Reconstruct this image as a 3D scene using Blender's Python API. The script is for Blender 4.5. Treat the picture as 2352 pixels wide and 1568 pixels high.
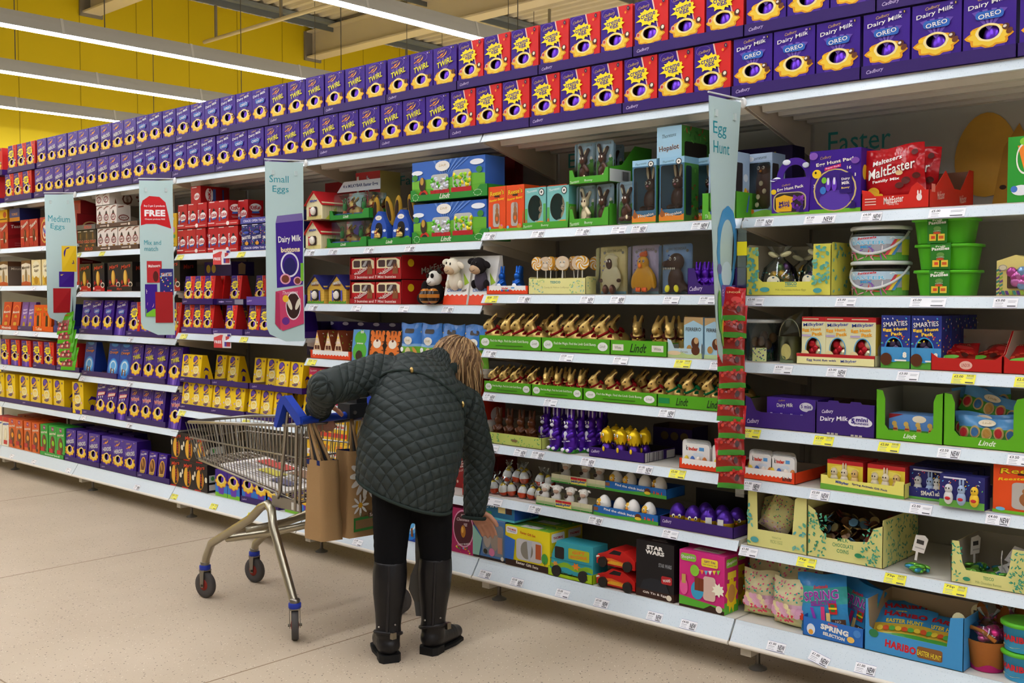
import bpy, math, random
import numpy as np
from mathutils import Vector, Matrix, noise
RND = random.Random(11)
SC = bpy.context.scene
COL = SC.collection
for o in list(bpy.data.objects): bpy.data.objects.remove(o)
# ---------------------------------------------------------------- camera
ZC = 1.40                       # eye height; shelf fronts stand 3.43 m in front of the lens
FPX, YAW, PIT = 2421.4, .74257, .04473
cam = bpy.data.objects.new('camera', bpy.data.cameras.new('camera')); COL.objects.link(cam)
cam.data.sensor_width = 36; cam.data.lens = FPX / 2352 * 36; cam.data.clip_start = .05; cam.data.clip_end = 200
cam.location = (0, 0, ZC); cam.rotation_euler = (math.pi / 2 - PIT, 0, YAW)
SC.camera = cam
# ---------------------------------------------------------------- world and exposure
W = bpy.data.worlds.new('store_air'); SC.world = W; W.use_nodes = True
W.node_tree.nodes['Background'].inputs[0].default_value = (.9, .86, .78, 1)
W.node_tree.nodes['Background'].inputs[1].default_value = .25
SC.view_settings.view_transform = 'Standard'; SC.view_settings.look = 'None'
SC.view_settings.gamma = 1; SC.view_settings.exposure = 0; SC.view_settings.use_curve_mapping = False
RAIL_X = [-15.8, -13.3, -11.0, -7.9, -5.1, -2.4, .3, 3.0, 5.7]; RAIL_Z = 4.10; RAIL_E = 46.0
# ---------------------------------------------------------------- projection helpers (photo pixel -> point on a plane of the place)
_F = np.array([-math.sin(YAW) * math.cos(PIT), math.cos(YAW) * math.cos(PIT), -math.sin(PIT)])
_R = np.array([math.cos(YAW), math.sin(YAW), 0.]); _U = np.cross(_R, _F)
def ray(px, py): return _F + _R * (px - 1176) / FPX - _U * (py - 784) / FPX
def atY(px, py, Y):
    d = ray(px, py); d = d * (Y / d[1]); return Vector((d[0], Y, d[2] + ZC))
def XP(px, Y, z):
    k = (px - 1176) / FPX; a = _R - k * _F; zr = z - ZC
    return -(a[1] * Y + a[2] * zr) / a[0]
# ---------------------------------------------------------------- materials: '#rrggbb' + flags
def s2l(c): return c / 12.92 if c <= .04045 else ((c + .055) / 1.055) ** 2.4
def hexl(h): return tuple(s2l(int(h[i:i + 2], 16) / 255) for i in (1, 3, 5))
MATS = {}
def mat(key):
    """#rrggbb then flags: /rNN roughness, /m metal, /f crinkled foil, /c cloth, /eN emission, /tNN alpha, /w wrapped film, /q noise tint"""
    if key in MATS: return MATS[key]
    p = key.split('/'); col = hexl(p[0]); fl = p[1:]
    kind = {'f': 'foil', 'm': 'metal', 'c': 'cloth', 'w': 'film'}
    m = bpy.data.materials.new(next((kind[x] for x in fl if x in kind), 'card') + '_' + p[0][1:])
    m.use_nodes = True; nt = m.node_tree; b = nt.nodes['Principled BSDF']; N = nt.nodes.new; L = nt.links.new
    b.inputs['Base Color'].default_value = (*col, 1); b.inputs['Roughness'].default_value = .42
    b.inputs['Specular IOR Level'].default_value = .3
    def bump(scale, dist, strength, det=3):
        t = N('ShaderNodeTexCoord'); n = N('ShaderNodeTexNoise'); n.inputs['Scale'].default_value = scale; n.inputs['Detail'].default_value = det
        k = N('ShaderNodeBump'); k.inputs['Distance'].default_value = dist; k.inputs['Strength'].default_value = strength
        L(t.outputs['Object'], n.inputs['Vector']); L(n.outputs['Fac'], k.inputs['Height']); L(k.outputs['Normal'], b.inputs['Normal'])
    for x in fl:
        if x == 'm': b.inputs['Metallic'].default_value = 1; b.inputs['Roughness'].default_value = .3
        elif x == 'f':
            b.inputs['Metallic'].default_value = .6; b.inputs['Roughness'].default_value = .3; bump(55, .0018, .5)
        elif x == 'w':
            b.inputs['Roughness'].default_value = .2; bump(24, .012, .45, 2)
        elif x == 'c':
            b.inputs['Roughness'].default_value = .92; b.inputs['Specular IOR Level'].default_value = .15; bump(260, .002, .5)
        elif x == 'q':
            t = N('ShaderNodeTexCoord'); n = N('ShaderNodeTexNoise'); n.inputs['Scale'].default_value = 9; n.inputs['Detail'].default_value = 4
            r = N('ShaderNodeMix'); r.data_type = 'RGBA'
            r.inputs[6].default_value = (*[c * .72 for c in col], 1); r.inputs[7].default_value = (*[min(1, c * 1.18) for c in col], 1)
            L(t.outputs['Object'], n.inputs['Vector']); L(n.outputs['Fac'], r.inputs[0]); L(r.outputs[2], b.inputs['Base Color'])
        elif x[0] == 'r': b.inputs['Roughness'].default_value = int(x[1:]) / 100
        elif x[0] == 'e': b.inputs['Emission Color'].default_value = (*col, 1); b.inputs['Emission Strength'].default_value = float(x[1:])
        elif x[0] == 't':     # clear plastic: mostly see-through with a glossy sheen
            tr_=N('ShaderNodeBsdfTransparent'); gl=N('ShaderNodeBsdfGlossy'); gl.inputs['Roughness'].default_value=.12; mx=N('ShaderNodeMixShader'); lw=N('ShaderNodeFresnel'); lw.inputs['IOR'].default_value=1.35
            ad=N('ShaderNodeMath'); ad.operation='ADD'; ad.inputs[1].default_value=int(x[1:])/300; gl.inputs['Color'].default_value=(*col,1); tr_.inputs['Color'].default_value=(.97,.98,.97,1)
            L(lw.outputs[0],ad.inputs[0]); L(ad.outputs[0],mx.inputs[0]); L(tr_.outputs[0],mx.inputs[1]); L(gl.outputs[0],mx.inputs[2]); L(mx.outputs[0],nt.nodes['Material Output'].inputs[0])
    MATS[key] = m; return m
# ---------------------------------------------------------------- mesh builder
class MB:
    def __init__(s): s.v = []; s.f = []; s.m = []; s.ms = []; s.sm = []
    def mi(s, k):
        if k not in s.ms: s.ms.append(k)
        return s.ms.index(k)
    def add(s, vs, fs, k, smooth=False):
        o = len(s.v); s.v += [tuple(p) for p in vs]; i = s.mi(k)
        for f in fs: s.f.append([o + q for q in f]); s.m.append(i); s.sm.append(smooth)
        return s
    def box(s, a, b, k):
        x0, y0, z0 = a; x1, y1, z1 = b
        return s.add([(x0, y0, z0), (x1, y0, z0), (x1, y1, z0), (x0, y1, z0), (x0, y0, z1), (x1, y0, z1), (x1, y1, z1), (x0, y1, z1)],
                     [(0, 3, 2, 1), (4, 5, 6, 7), (0, 1, 5, 4), (1, 2, 6, 5), (2, 3, 7, 6), (3, 0, 4, 7)], k)
    def poly(s, pts, k): return s.add(pts, [list(range(len(pts)))], k)
    def prism(s, pts, ax, a, b, k, kcap=None):
        """pts: outline in the two other axes (order x,y,z without ax); extruded along ax from a to b"""
        n = len(pts)
        def P(p, t): q = list(p); q.insert(ax, t); return tuple(q)
        vs = [P(p, a) for p in pts] + [P(p, b) for p in pts]
        s.add(vs, [(i, (i + 1) % n, n + (i + 1) % n, n + i) for i in range(n)], k)
        s.add(vs[:n], [list(range(n))[::-1]], kcap or k); s.add(vs[n:], [list(range(n))], kcap or k); return s
    def rings(s, rs, k, cap=True, smooth=True, close=False):
        n = len(rs[0]); o = [p for r in rs for p in r]; m = len(rs)
        fs = [(i * n + j, i * n + (j + 1) % n, ((i + 1) % m) * n + (j + 1) % n, ((i + 1) % m) * n + j) for i in range(m if close else m - 1) for j in range(n)]
        s.add(o, fs, k, smooth)
        if cap and not close:
            s.add(rs[0], [list(range(n))[::-1]], k); s.add(rs[-1], [list(range(n))], k)
        return s
    def tube(s, pts, r, k, n=8, closed=False):
        pts = [Vector(p) for p in pts]; m = len(pts); rs = []; up = None
        for i, p in enumerate(pts):
            if closed: t = pts[(i + 1) % m] - pts[i - 1]
            else: t = pts[min(i + 1, m - 1)] - pts[max(i - 1, 0)]
            t.normalize()
            if up is None: up = t.orthogonal().normalized()
            up = (up - t * up.dot(t)).normalized(); w = t.cross(up)
            rr = r[i] if isinstance(r, (list, tuple)) else r
            rs.append([p + (up * math.cos(2 * math.pi * j / n) + w * math.sin(2 * math.pi * j / n)) * rr for j in range(n)])
        return s.rings(rs, k, close=closed)
    def lathe(s, prof, k, n=24, c=(0, 0, 0), sx=1, sy=1, cap=True):
        rs = [[(c[0] + r * math.cos(2 * math.pi * j / n) * sx, c[1] + r * math.sin(2 * math.pi * j / n) * sy, c[2] + z) for j in range(n)] for r, z in prof]
        return s.rings(rs, k, cap=cap)
    def ell(s, c, r, k, n=16, m=10, rot=None, egg=0):
        prof = [(math.sin(math.pi * i / m), -math.cos(math.pi * i / m)) for i in range(m + 1)]
        rs = []
        for a, h in prof:
            a = max(a, 1e-4) * (1 - egg * h); ring = []
            for j in range(n):
                p = Vector((a * math.cos(2 * math.pi * j / n) * r[0], a * math.sin(2 * math.pi * j / n) * r[1], h * r[2]))
                if rot is not None: p = rot @ p
                ring.append(p + Vector(c))
            rs.append(ring)
        return s.rings(rs, k)
    def mesh(s, name):
        me = bpy.data.meshes.new(name); me.from_pydata(s.v, [], s.f)
        for k in s.ms: me.materials.append(mat(k))
        me.polygons.foreach_set('material_index', s.m); me.polygons.foreach_set('use_smooth', s.sm)
        me.update(); return me
def rot(ax, deg): return Matrix.Rotation(math.radians(deg), 3, ax)
def obj(name, me, parent=None, loc=(0, 0, 0), rz=0, r=None):
    if isinstance(me, MB): me = me.mesh(name)
    o = bpy.data.objects.new(name, me); COL.objects.link(o); o.parent = parent
    o.location = loc; o.rotation_euler = r or (0, 0, rz); return o
LABELS = {}
def tag(o, label, cat, group=None):
    label = ' '.join(label.split()); o['label'] = label; o['category'] = cat
    if group: o['group'] = group
    LABELS.setdefault(label, []).append(o.name); return o
def thing(name, label, cat, loc=(0, 0, 0), rz=0, group=None):
    return tag(obj(name, None, None, loc, rz), label, cat, group)
def struct(o): o['kind'] = 'structure'; return o
_ones='first second third fourth fifth sixth seventh eighth ninth tenth eleventh twelfth thirteenth fourteenth fifteenth sixteenth seventeenth eighteenth nineteenth'.split()
def ordw(n):
    if n < 20: return _ones[n - 1]
    t = {2: 'twent', 3: 'thirt', 4: 'fort', 5: 'fift'}[n // 10]
    return t + 'ieth' if n % 10 == 0 else t + 'y-' + _ones[n % 10 - 1]
# ---------------------------------------------------------------- setting
XW, YB, ZT = -17.5, 27.0, ZC + 5.35
def floor_mat():
    m = bpy.data.materials.new('speckled_vinyl'); m.use_nodes = True; nt = m.node_tree; b = nt.nodes['Principled BSDF']; N = nt.nodes.new; L = nt.links.new
    t = N('ShaderNodeTexCoord'); n = N('ShaderNodeTexNoise'); n.inputs['Scale'].default_value = 2.2; n.inputs['Detail'].default_value = 5
    c = N('ShaderNodeMix'); c.data_type = 'RGBA'; c.inputs[6].default_value = (*hexl('#b09f88'), 1); c.inputs[7].default_value = (*hexl('#c8b79f'), 1)
    L(t.outputs['Object'], n.inputs['Vector']); L(n.outputs['Fac'], c.inputs[0]); prev = c.outputs[2]
    for sc, th, col, st in ((75, .16, '#4a4038', .10), (130, .13, '#7a4f3c', .14), (48, .1, '#6e5c4a', .06), (95, .15, '#e6dcc8', .16)):
        w = N('ShaderNodeMapping'); w.inputs['Scale'].default_value = (sc, sc * .62, sc); w.inputs['Rotation'].default_value = (0, 0, sc)
        v = N('ShaderNodeTexVoronoi'); v.inputs['Scale'].default_value = 1; v.inputs['Randomness'].default_value = 1
        L(t.outputs['Object'], w.inputs[0]); L(w.outputs[0], v.inputs['Vector'])
        a = N('ShaderNodeMath'); a.operation = 'LESS_THAN'; a.inputs[1].default_value = th; L(v.outputs['Distance'], a.inputs[0])
        s = N('ShaderNodeSeparateColor'); L(v.outputs['Color'], s.inputs[0])
        q = N('ShaderNodeMath'); q.operation = 'LESS_THAN'; q.inputs[1].default_value = .45; L(s.outputs[0], q.inputs[0])
        u = N('ShaderNodeMath'); u.operation = 'MULTIPLY'; L(a.outputs[0], u.inputs[0]); L(q.outputs[0], u.inputs[1])
        x = N('ShaderNodeMix'); x.data_type = 'RGBA'; x.inputs[7].default_value = (*hexl(col), 1)
        L(u.outputs[0], x.inputs[0]); L(prev, x.inputs[6]); prev = x.outputs[2]
    L(prev, b.inputs['Base Color']); b.inputs['Roughness'].default_value = .55; b.inputs['Specular IOR Level'].default_value = .3
    return m
def setting():
    f = obj('floor', MB().box((XW, -2.6, -.1), (12, YB, 0), '#c8b090')); struct(f)
    f.data.materials[0] = floor_mat()
    # welded seams between the vinyl sheets
    g = MB()
    for i in range(7):
        x = -9.35 + i * 2.0; g.box((x, -2.6, 0), (x + .006, YB, .0006), '#8f7a62/r80')
    g.box((XW, 1.52, 0), (12, 1.526, .0006), '#8f7a62/r80'); obj('floor_seams', g, f)
    c = MB(); n = int((YB + 2.6) / .25); z = ZT
    prof = []
    for i in range(n):
        y = -2.6 + i * .25; prof += [(y, z), (y + .1, z), (y + .13, z + .06), (y + .22, z + .06)]
    prof += [(YB, z)]
    c.add([(XW, y, h) for y, h in prof] + [(12, y, h) for y, h in prof],
          [(i, i + 1, len(prof) + i + 1, len(prof) + i) for i in range(len(prof) - 1)], '#d6cfc0/r60'); struct(obj('ceiling', c))
    w = MB().box((XW - .2, -2.6, 0), (XW, YB, ZT), '#e2c80e/r55'); wl = struct(obj('wall_left', w))
    for i in range(15):   # joints of the wall cladding
        y = 3.2 + i * 1.02; obj('cladding_joint', MB().box((XW, y, 0), (XW + .004, y + .014, ZT), '#b09a0a/r60'), wl)
    struct(obj('wall_back', MB().box((XW, YB, 0), (12, YB + .2, ZT), '#c4c0b8/r60')))
    struct(obj('wall_right', MB().box((12, -2.6, 0), (12.2, YB, ZT), '#c4c0b8/r60')))
    struct(obj('wall_front_blocker', MB().box((XW, -2.8, 0), (12, -2.6, ZT), '#7d7870/r60')))  # unseen; set close and dark, standing in for opposite shelving, to dim the shelves
    bp = '#dcd3bf/r50'
    for i, y in enumerate((3.9, 8.5, 13.1, 17.7, 22.3)):    # white steel beams along x, bottom flange at +4.73
        zb = ZC + 4.73
        b=MB().box((XW+.05,y-.16,zb),(12,y+.16,zb+.03),bp).box((XW+.05,y-.02,zb+.03),(12,y+.02,ZT-.12),bp).box((XW+.05,y-.16,ZT-.12),(12,y+.16,ZT-.09),bp)
        o = obj('trim_%d' % (i + 1), b); struct(o)
        obj('end_plate', MB().box((XW + .002, y - .2, zb - .05), (XW + .05, y + .2, ZT - .1), '#8d8778/r60'), o)
    k = 6
    for x in (-16.9, -14.2, -11.4, -8.6, -5.8, -3.0, -.2, 2.6):   # grey galvanised purlins along y under the deck
        b = MB().box((x, -2.6, ZT - .09), (x + .26, YB, ZT - .02), '#7f8789/r45').box((x + .1, -2.6, ZT - .2), (x + .13, YB, ZT - .09), '#6e7577/r45')
        struct(obj('trim_%d' % k, b)); k += 1
    for y in (6.2, 10.6, 15.2):     # slim white conduits along x hanging below the beams
        b = MB().tube([(XW + .1, y, ZC + 4.62), (10, y, ZC + 4.62)], .035, bp, 6)
        for x in range(-17, 8, 2): b.box((x - .02, y - .02, ZC + 4.62), (x + .02, y + .02, ZT - .02), '#8d8778/r60')
        struct(obj('trim_%d' % k, b)); k += 1
setting()
def rails():
    for i, x in enumerate(RAIL_X):
        vis = ['farthest', 'third', 'second', 'nearest'][i] if i < 4 else None
        t=thing('strip_light',(f'{vis} long white fluorescent strip light hanging before the yellow wall' if vis else f'long white fluorescent strip light overhead, {ordw(i - 3)} after those in view'),'strip light',(x,-2.5,RAIL_Z),0,'ceiling strip lights')
        b=MB().prism([(-.075,0),(-.05,.1),(-.03,.16),(.03,.16),(.05,.1),(.075,0),(.05,.005),(-.05,.005)],1,0,26.5,'#b9bcb8/r40'); obj('housing',b,t)
        obj('tube_diffuser', MB().prism([(-.045, -.012), (.045, -.012), (.05, .004), (-.05, .004)], 1, .02, 26.48, '#f6f8ff/e%.1f' % RAIL_E), t)
        g = MB(); wv = MB()
        for j in range(1, 17): g.prism([(-.08, -.002), (-.054, .102), (-.034, .165), (.034, .165), (.054, .102), (.08, -.002)], 1, j * 1.5, j * 1.5 + .03, '#d0d2cf/r40')
        for j in range(8): wv.tube([(0, 1.6 + j * 3.2, .16), (0, 1.6 + j * 3.2, ZT - RAIL_Z - .03)], .006, '#5c5a55', 5)
        obj('joint_bands', g, t)['kind'] = 'stuff'; obj('suspension_wires', wv, t)['kind'] = 'stuff'
rails()
# ---------------------------------------------------------------- gondola shelving
D0, DB, YBK, WB, XJ = 3.43, 3.36, 3.95, 1.33, -2.003      # lip plane, base lip plane, back panel, bay width, joint of the rightmost bay
BAYS = 'FEDCBA'; BN = dict(F='leftmost', E='second', D='third', C='fourth', B='fifth', A='rightmost')
LV = dict(A=[.72, .281, -.005, -.247, -.488, -.681, -.927], B=[.72, .28, -.001, -.246, -.442, -.675, -.915],
          C=[.72, .242, -.05, -.343, -.585, -.94], D=[.72, .249, -.24, -.718], E=[.72, .298, .02, -.279, -.575, -.853], F=[.72, .36, .066, -.281, -.56, -.857])
ZBASE = ZC - 1.205
def lz(b, i): return ZBASE if i == 'b' else ZC + LV[b][i - 1]
def where(b, i, n=None):
    return f"on {BN[b]} bay's bottom shelf" if i == 'b' else (f"on {BN[b]} bay's top shelf" if i == 1 else f"on {BN[b]} bay's {ordw(i)} shelf")
PAINT, RAILC, BACKC = '#d6d2c8/r45', '#dde6ea/r30', '#b5b2a4/r55'
def rail_mat():
    m = mat(RAILC); nt = m.node_tree; b = nt.nodes['Principled BSDF']
    t = nt.nodes.new('ShaderNodeTexCoord'); v = nt.nodes.new('ShaderNodeTexVoronoi'); v.inputs['Scale'].default_value = 130
    r = nt.nodes.new('ShaderNodeValToRGB'); r.color_ramp.elements[0].position = .12; r.color_ramp.elements[1].position = .2
    r.color_ramp.elements[0].color = (*hexl('#aebfc8'), 1); r.color_ramp.elements[1].color = (*hexl('#cfdae0'), 1)
    nt.links.new(t.outputs['Object'], v.inputs['Vector']); nt.links.new(v.outputs['Distance'], r.inputs[0]); nt.links.new(r.outputs[0], b.inputs['Base Color'])
rail_mat()
def bay(b):
    x0=XJ-WB*(BAYS[::-1]+'G').index(b); t=thing('shelf_bay',{'G':'end stretch of white shelving beyond the leftmost bay, at the photo edge','F':'leftmost bay of white supermarket shelving under the medium eggs sign','E':'second bay of white shelving between medium eggs and mix and match signs','D':'third bay of white shelving between mix and match and small eggs signs','C':'fourth bay of white shelving behind the shopper in the quilted coat','B':'fifth bay of white shelving left of the egg hunt sign','A':'rightmost bay of white shelving right of the egg hunt sign'}[b],'shelving',(x0,D0,0),0,'joined shelving bays')
    dy = YBK - D0
    obj('back_panel', MB().box((.002, dy, .1), (WB - .002, dy + .03, ZC + .78), BACKC), t)
    for x in (.001, WB - .021): obj('upright_post', MB().box((x, dy - .012, .0), (x + .02, dy, ZC + .78), '#9d998d/r50'), t)
    for i, zr in enumerate(LV[b]):
        z = ZC + zr; g = .004
        m = MB().box((g, .008, z - .022), (WB - g, dy - .012, z), PAINT)
        for y in ((.1,.22,.34,.45) if i==0 else ()):m.prism([(y,z-.022),(y+.05,z-.022),(y+.045,z-.045),(y+.005,z-.045)],0,.02,WB-.02,PAINT)
        s = obj('shelf', m, t)
        obj('price_rail', MB().prism([(.010, z), (.014, z), (.014, z - .006), (-.008, z - .040), (-.012, z - .038)], 0, g, WB - g, RAILC), s)
        for x in (.006, WB - .010):
            obj('bracket',MB().prism([(.02,z-.022),(.02,z-.04),(dy-.012,z-(.17 if i==0 else .12)),(dy-.012,z-.022)],0,x,x+.004,'#cfc4b0/r50'),s)
    z = ZBASE; m = MB().box((.004, -.02, z - .03), (WB - .004, dy - .012, z), PAINT)
    s = obj('base_shelf', m, t)
    obj('price_rail', MB().prism([(-.022, z), (-.018, z), (-.018, z - .02), (-.062, z - .072), (-.066, z - .070), (-.028, z - .012)], 0, .004, WB - .004, RAILC), s)
    obj('nose_bar', MB().tube([(.004, -.064, z - .078), (WB - .004, -.064, z - .078)], .009, '#e8e2d6/r30', 10), s)
    for x in (.05, ) + ((WB - .05,) if b == 'A' else ()):
        obj('base_bracket',MB().box((x-.022,-.03,z-.125),(x+.022,dy-.02,z-.031),'#d3cdbf/r50').box((x-.010,-.0305,z-.10),(x+.010,-.0295,z-.06),'#1c1a18'),t)
        f=MB().tube([(x,.06,.012),(x,.06,z-.125)],.009,'#77726a/m',10); f.lathe([(.034,0),(.034,.004),(.014,.014),(.009,.02)],'#6f6b64/r50',20,(x,.06,0)); obj('levelling_foot',f,t)
    return t
LV['G'] = LV['F']
for b in 'G' + BAYS: bay(b)
# ---------------------------------------------------------------- flat print: shapes and lettering laid on a panel
_TX = {}
def text2d(s, bold=0, shear=0):
    k = (s, bold, shear)
    if k in _TX: return _TX[k]
    c = bpy.data.curves.new('lettering', 'FONT'); c.body = s; c.size = 1; c.resolution_u = 2; c.shear = shear; c.offset = bold; c.fill_mode = 'BOTH' if False else 'FRONT'
    c.space_character = 1 + bold * 1.5
    o = bpy.data.objects.new('lettering', c); me = bpy.data.meshes.new_from_object(o)
    v = [(p.co.x, p.co.y) for p in me.vertices]; f = [tuple(p.vertices) for p in me.polygons]
    bpy.data.objects.remove(o); bpy.data.curves.remove(c); bpy.data.meshes.remove(me)
    if not v: v = [(0, 0), (1, 0), (1, 1)]; f = []
    x0 = min(p[0] for p in v); x1 = max(p[0] for p in v); y0 = min(p[1] for p in v); y1 = max(p[1] for p in v)
    v = [((x - (x0 + x1) / 2) / (x1 - x0), (y - (y0 + y1) / 2) / (y1 - y0)) for x, y in v]
    _TX[k] = (v, f, (x1 - x0) / (y1 - y0)); return _TX[k]
def T(s, cx, cy, w, h, col, rot=0, bold=0, shear=0): return ('t', s, cx, cy, w, h, col, rot, bold, shear)
def TO(s, cx, cy, w, h, col, out, rot=0, shear=0, o=.05):
    """outlined lettering"""
    return [T(s, cx, cy, w * 1.03, h * 1.16, out, rot, o, shear), T(s, cx, cy, w, h, col, rot, .012, shear)]
def E_(cx, cy, rx, ry, col, rot=0): return ('e', cx, cy, rx, ry, col, rot)
def R_(x0, y0, x1, y1, col): return ('p', [(x0, y0), (x1, y0), (x1, y1), (x0, y1)], col)
def RR(x0, y0, x1, y1, r, col, asp=1):
    pts = []
    for cx, cy, a in ((x1 - r, y1 - r * asp, 0), (x0 + r, y1 - r * asp, 90), (x0 + r, y0 + r * asp, 180), (x1 - r, y0 + r * asp, 270)):
        for i in range(5):
            q = math.radians(a + i * 22.5); pts.append((cx + r * math.cos(q), cy + r * asp * math.sin(q)))
    return ('p', pts, col)
def PG(pts, col): return ('p', pts, col)
def STAR(cx, cy, r1, r2, n, col, asp=1, seed=0):
    q = random.Random(seed); pts = []
    for i in range(2 * n):
        a = math.pi * i / n; r = (r1 if i % 2 == 0 else r2) * q.uniform(.88, 1.12)
        pts.append((cx + r * math.cos(a), cy + r * asp * math.sin(a)))
    return ('p', pts, col)
def RING(cx,cy,rx,ry,hx,hy,col,n=9,amp=.12,hcx=None,hcy=None):return ('n',cx,cy,rx,ry,hx,hy,col,n,amp,hcx if hcx is not None else cx,hcy if hcy is not None else cy)
def WAVE(x0, x1, yb, yt, n, amp, col):
    """band whose upper edge is a row of waves"""
    m = n * 6; return ('p', [(x0, yb), (x1, yb)] + [(x1 + (x0 - x1) * i / m, yt + amp * math.sin(2 * math.pi * n * i / m)) for i in range(m + 1)], col)
def DOTS(n, cols, x0, y0, x1, y1, r, asp=1, seed=1, avoid=None):
    q = random.Random(seed); out = []
    for i in range(n):
        x, y = q.uniform(x0, x1), q.uniform(y0, y1)
        if avoid and any(a < x < c and b < y < d for a, b, c, d in avoid): continue
        a = q.uniform(0, 3.1); out.append(('e', x, y, r * 1.2, r * .7 * asp, cols[i % len(cols)], math.degrees(a), 7))
    return out
def flat(L):
    out = []
    for x in L:
        if isinstance(x, list): out += flat(x)
        else: out.append(x)
    return out
def clip(pts, w, h):
    for ax, lim, sg in ((0, 0, 1), (0, w, -1), (1, 0, 1), (1, h, -1)):
        out = []
        for i, p in enumerate(pts):
            q = pts[i - 1]; a, b = (q[ax] - lim) * sg, (p[ax] - lim) * sg
            if (a < 0) != (b < 0):
                t = a / (a - b); out.append((q[0] + (p[0] - q[0]) * t, q[1] + (p[1] - q[1]) * t))
            if b >= 0: out.append(p)
        pts = out
        if not pts: return []
    return pts
def print_mesh(name, layers, w, h, fmap, step=.00035):
    """fmap(x, z, off) -> point; x in metres from the left edge, z from the bottom, off = height above the panel"""
    m = MB()
    for i, l in enumerate(flat(layers)):
        off = step * (1 + min(i, 12) + .12 * max(0, i - 12)); k = l[0]
        if k == 'p':
            pts = clip([(x * w, y * h) for x, y in l[1]], w, h)
            if len(pts) > 2: m.add([fmap(x, y, off) for x, y in pts], [list(range(len(pts)))], l[2])
        elif k == 'e':
            _, cx, cy, rx, ry, c, rt = l[:7]; n = l[7] if len(l) > 7 else 20; a = math.radians(rt); pts = []
            for j in range(n):
                q = 2 * math.pi * j / n; ex, ey = rx * w * math.cos(q), ry * h * math.sin(q)
                pts.append((cx * w + ex * math.cos(a) - ey * math.sin(a), cy * h + ex * math.sin(a) + ey * math.cos(a)))
            pts = clip(pts, w, h)
            if len(pts) > 2: m.add([fmap(x, y, off) for x, y in pts], [list(range(len(pts)))], c)
        elif k == 'n':
            _, cx, cy, rx, ry, hx, hy, c, nt, amp, hcx, hcy = l; N = nt * 4; A = []; B = []
            for j in range(N):
                q = 2 * math.pi * j / N; s = 1 + amp * (1, .2, -1, -.1)[j % 4] * (1 if math.sin(q) < .55 else .3)
                A.append(fmap((cx+rx*s*math.cos(q))*w,(cy+ry*s*math.sin(q))*h,off)); B.append(fmap((hcx+hx*math.cos(q))*w,(hcy+hy*math.sin(q))*h,off))
            m.add(A + B, [(j, (j + 1) % N, N + (j + 1) % N, N + j) for j in range(N)], c)
        elif k == 't':
            _, s, cx, cy, tw, th, c, rt, bold, sh = l; v, f, asp = text2d(s, bold, sh); a = math.radians(rt)
            W_, H_ = tw * w, (th * h if th else tw * w / asp)
            m.add([fmap(cx * w + x * W_ * math.cos(a) - y * H_ * math.sin(a), cy * h + x * W_ * math.sin(a) + y * H_ * math.cos(a), off) for x, y in v], f, c)
    return m
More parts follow.
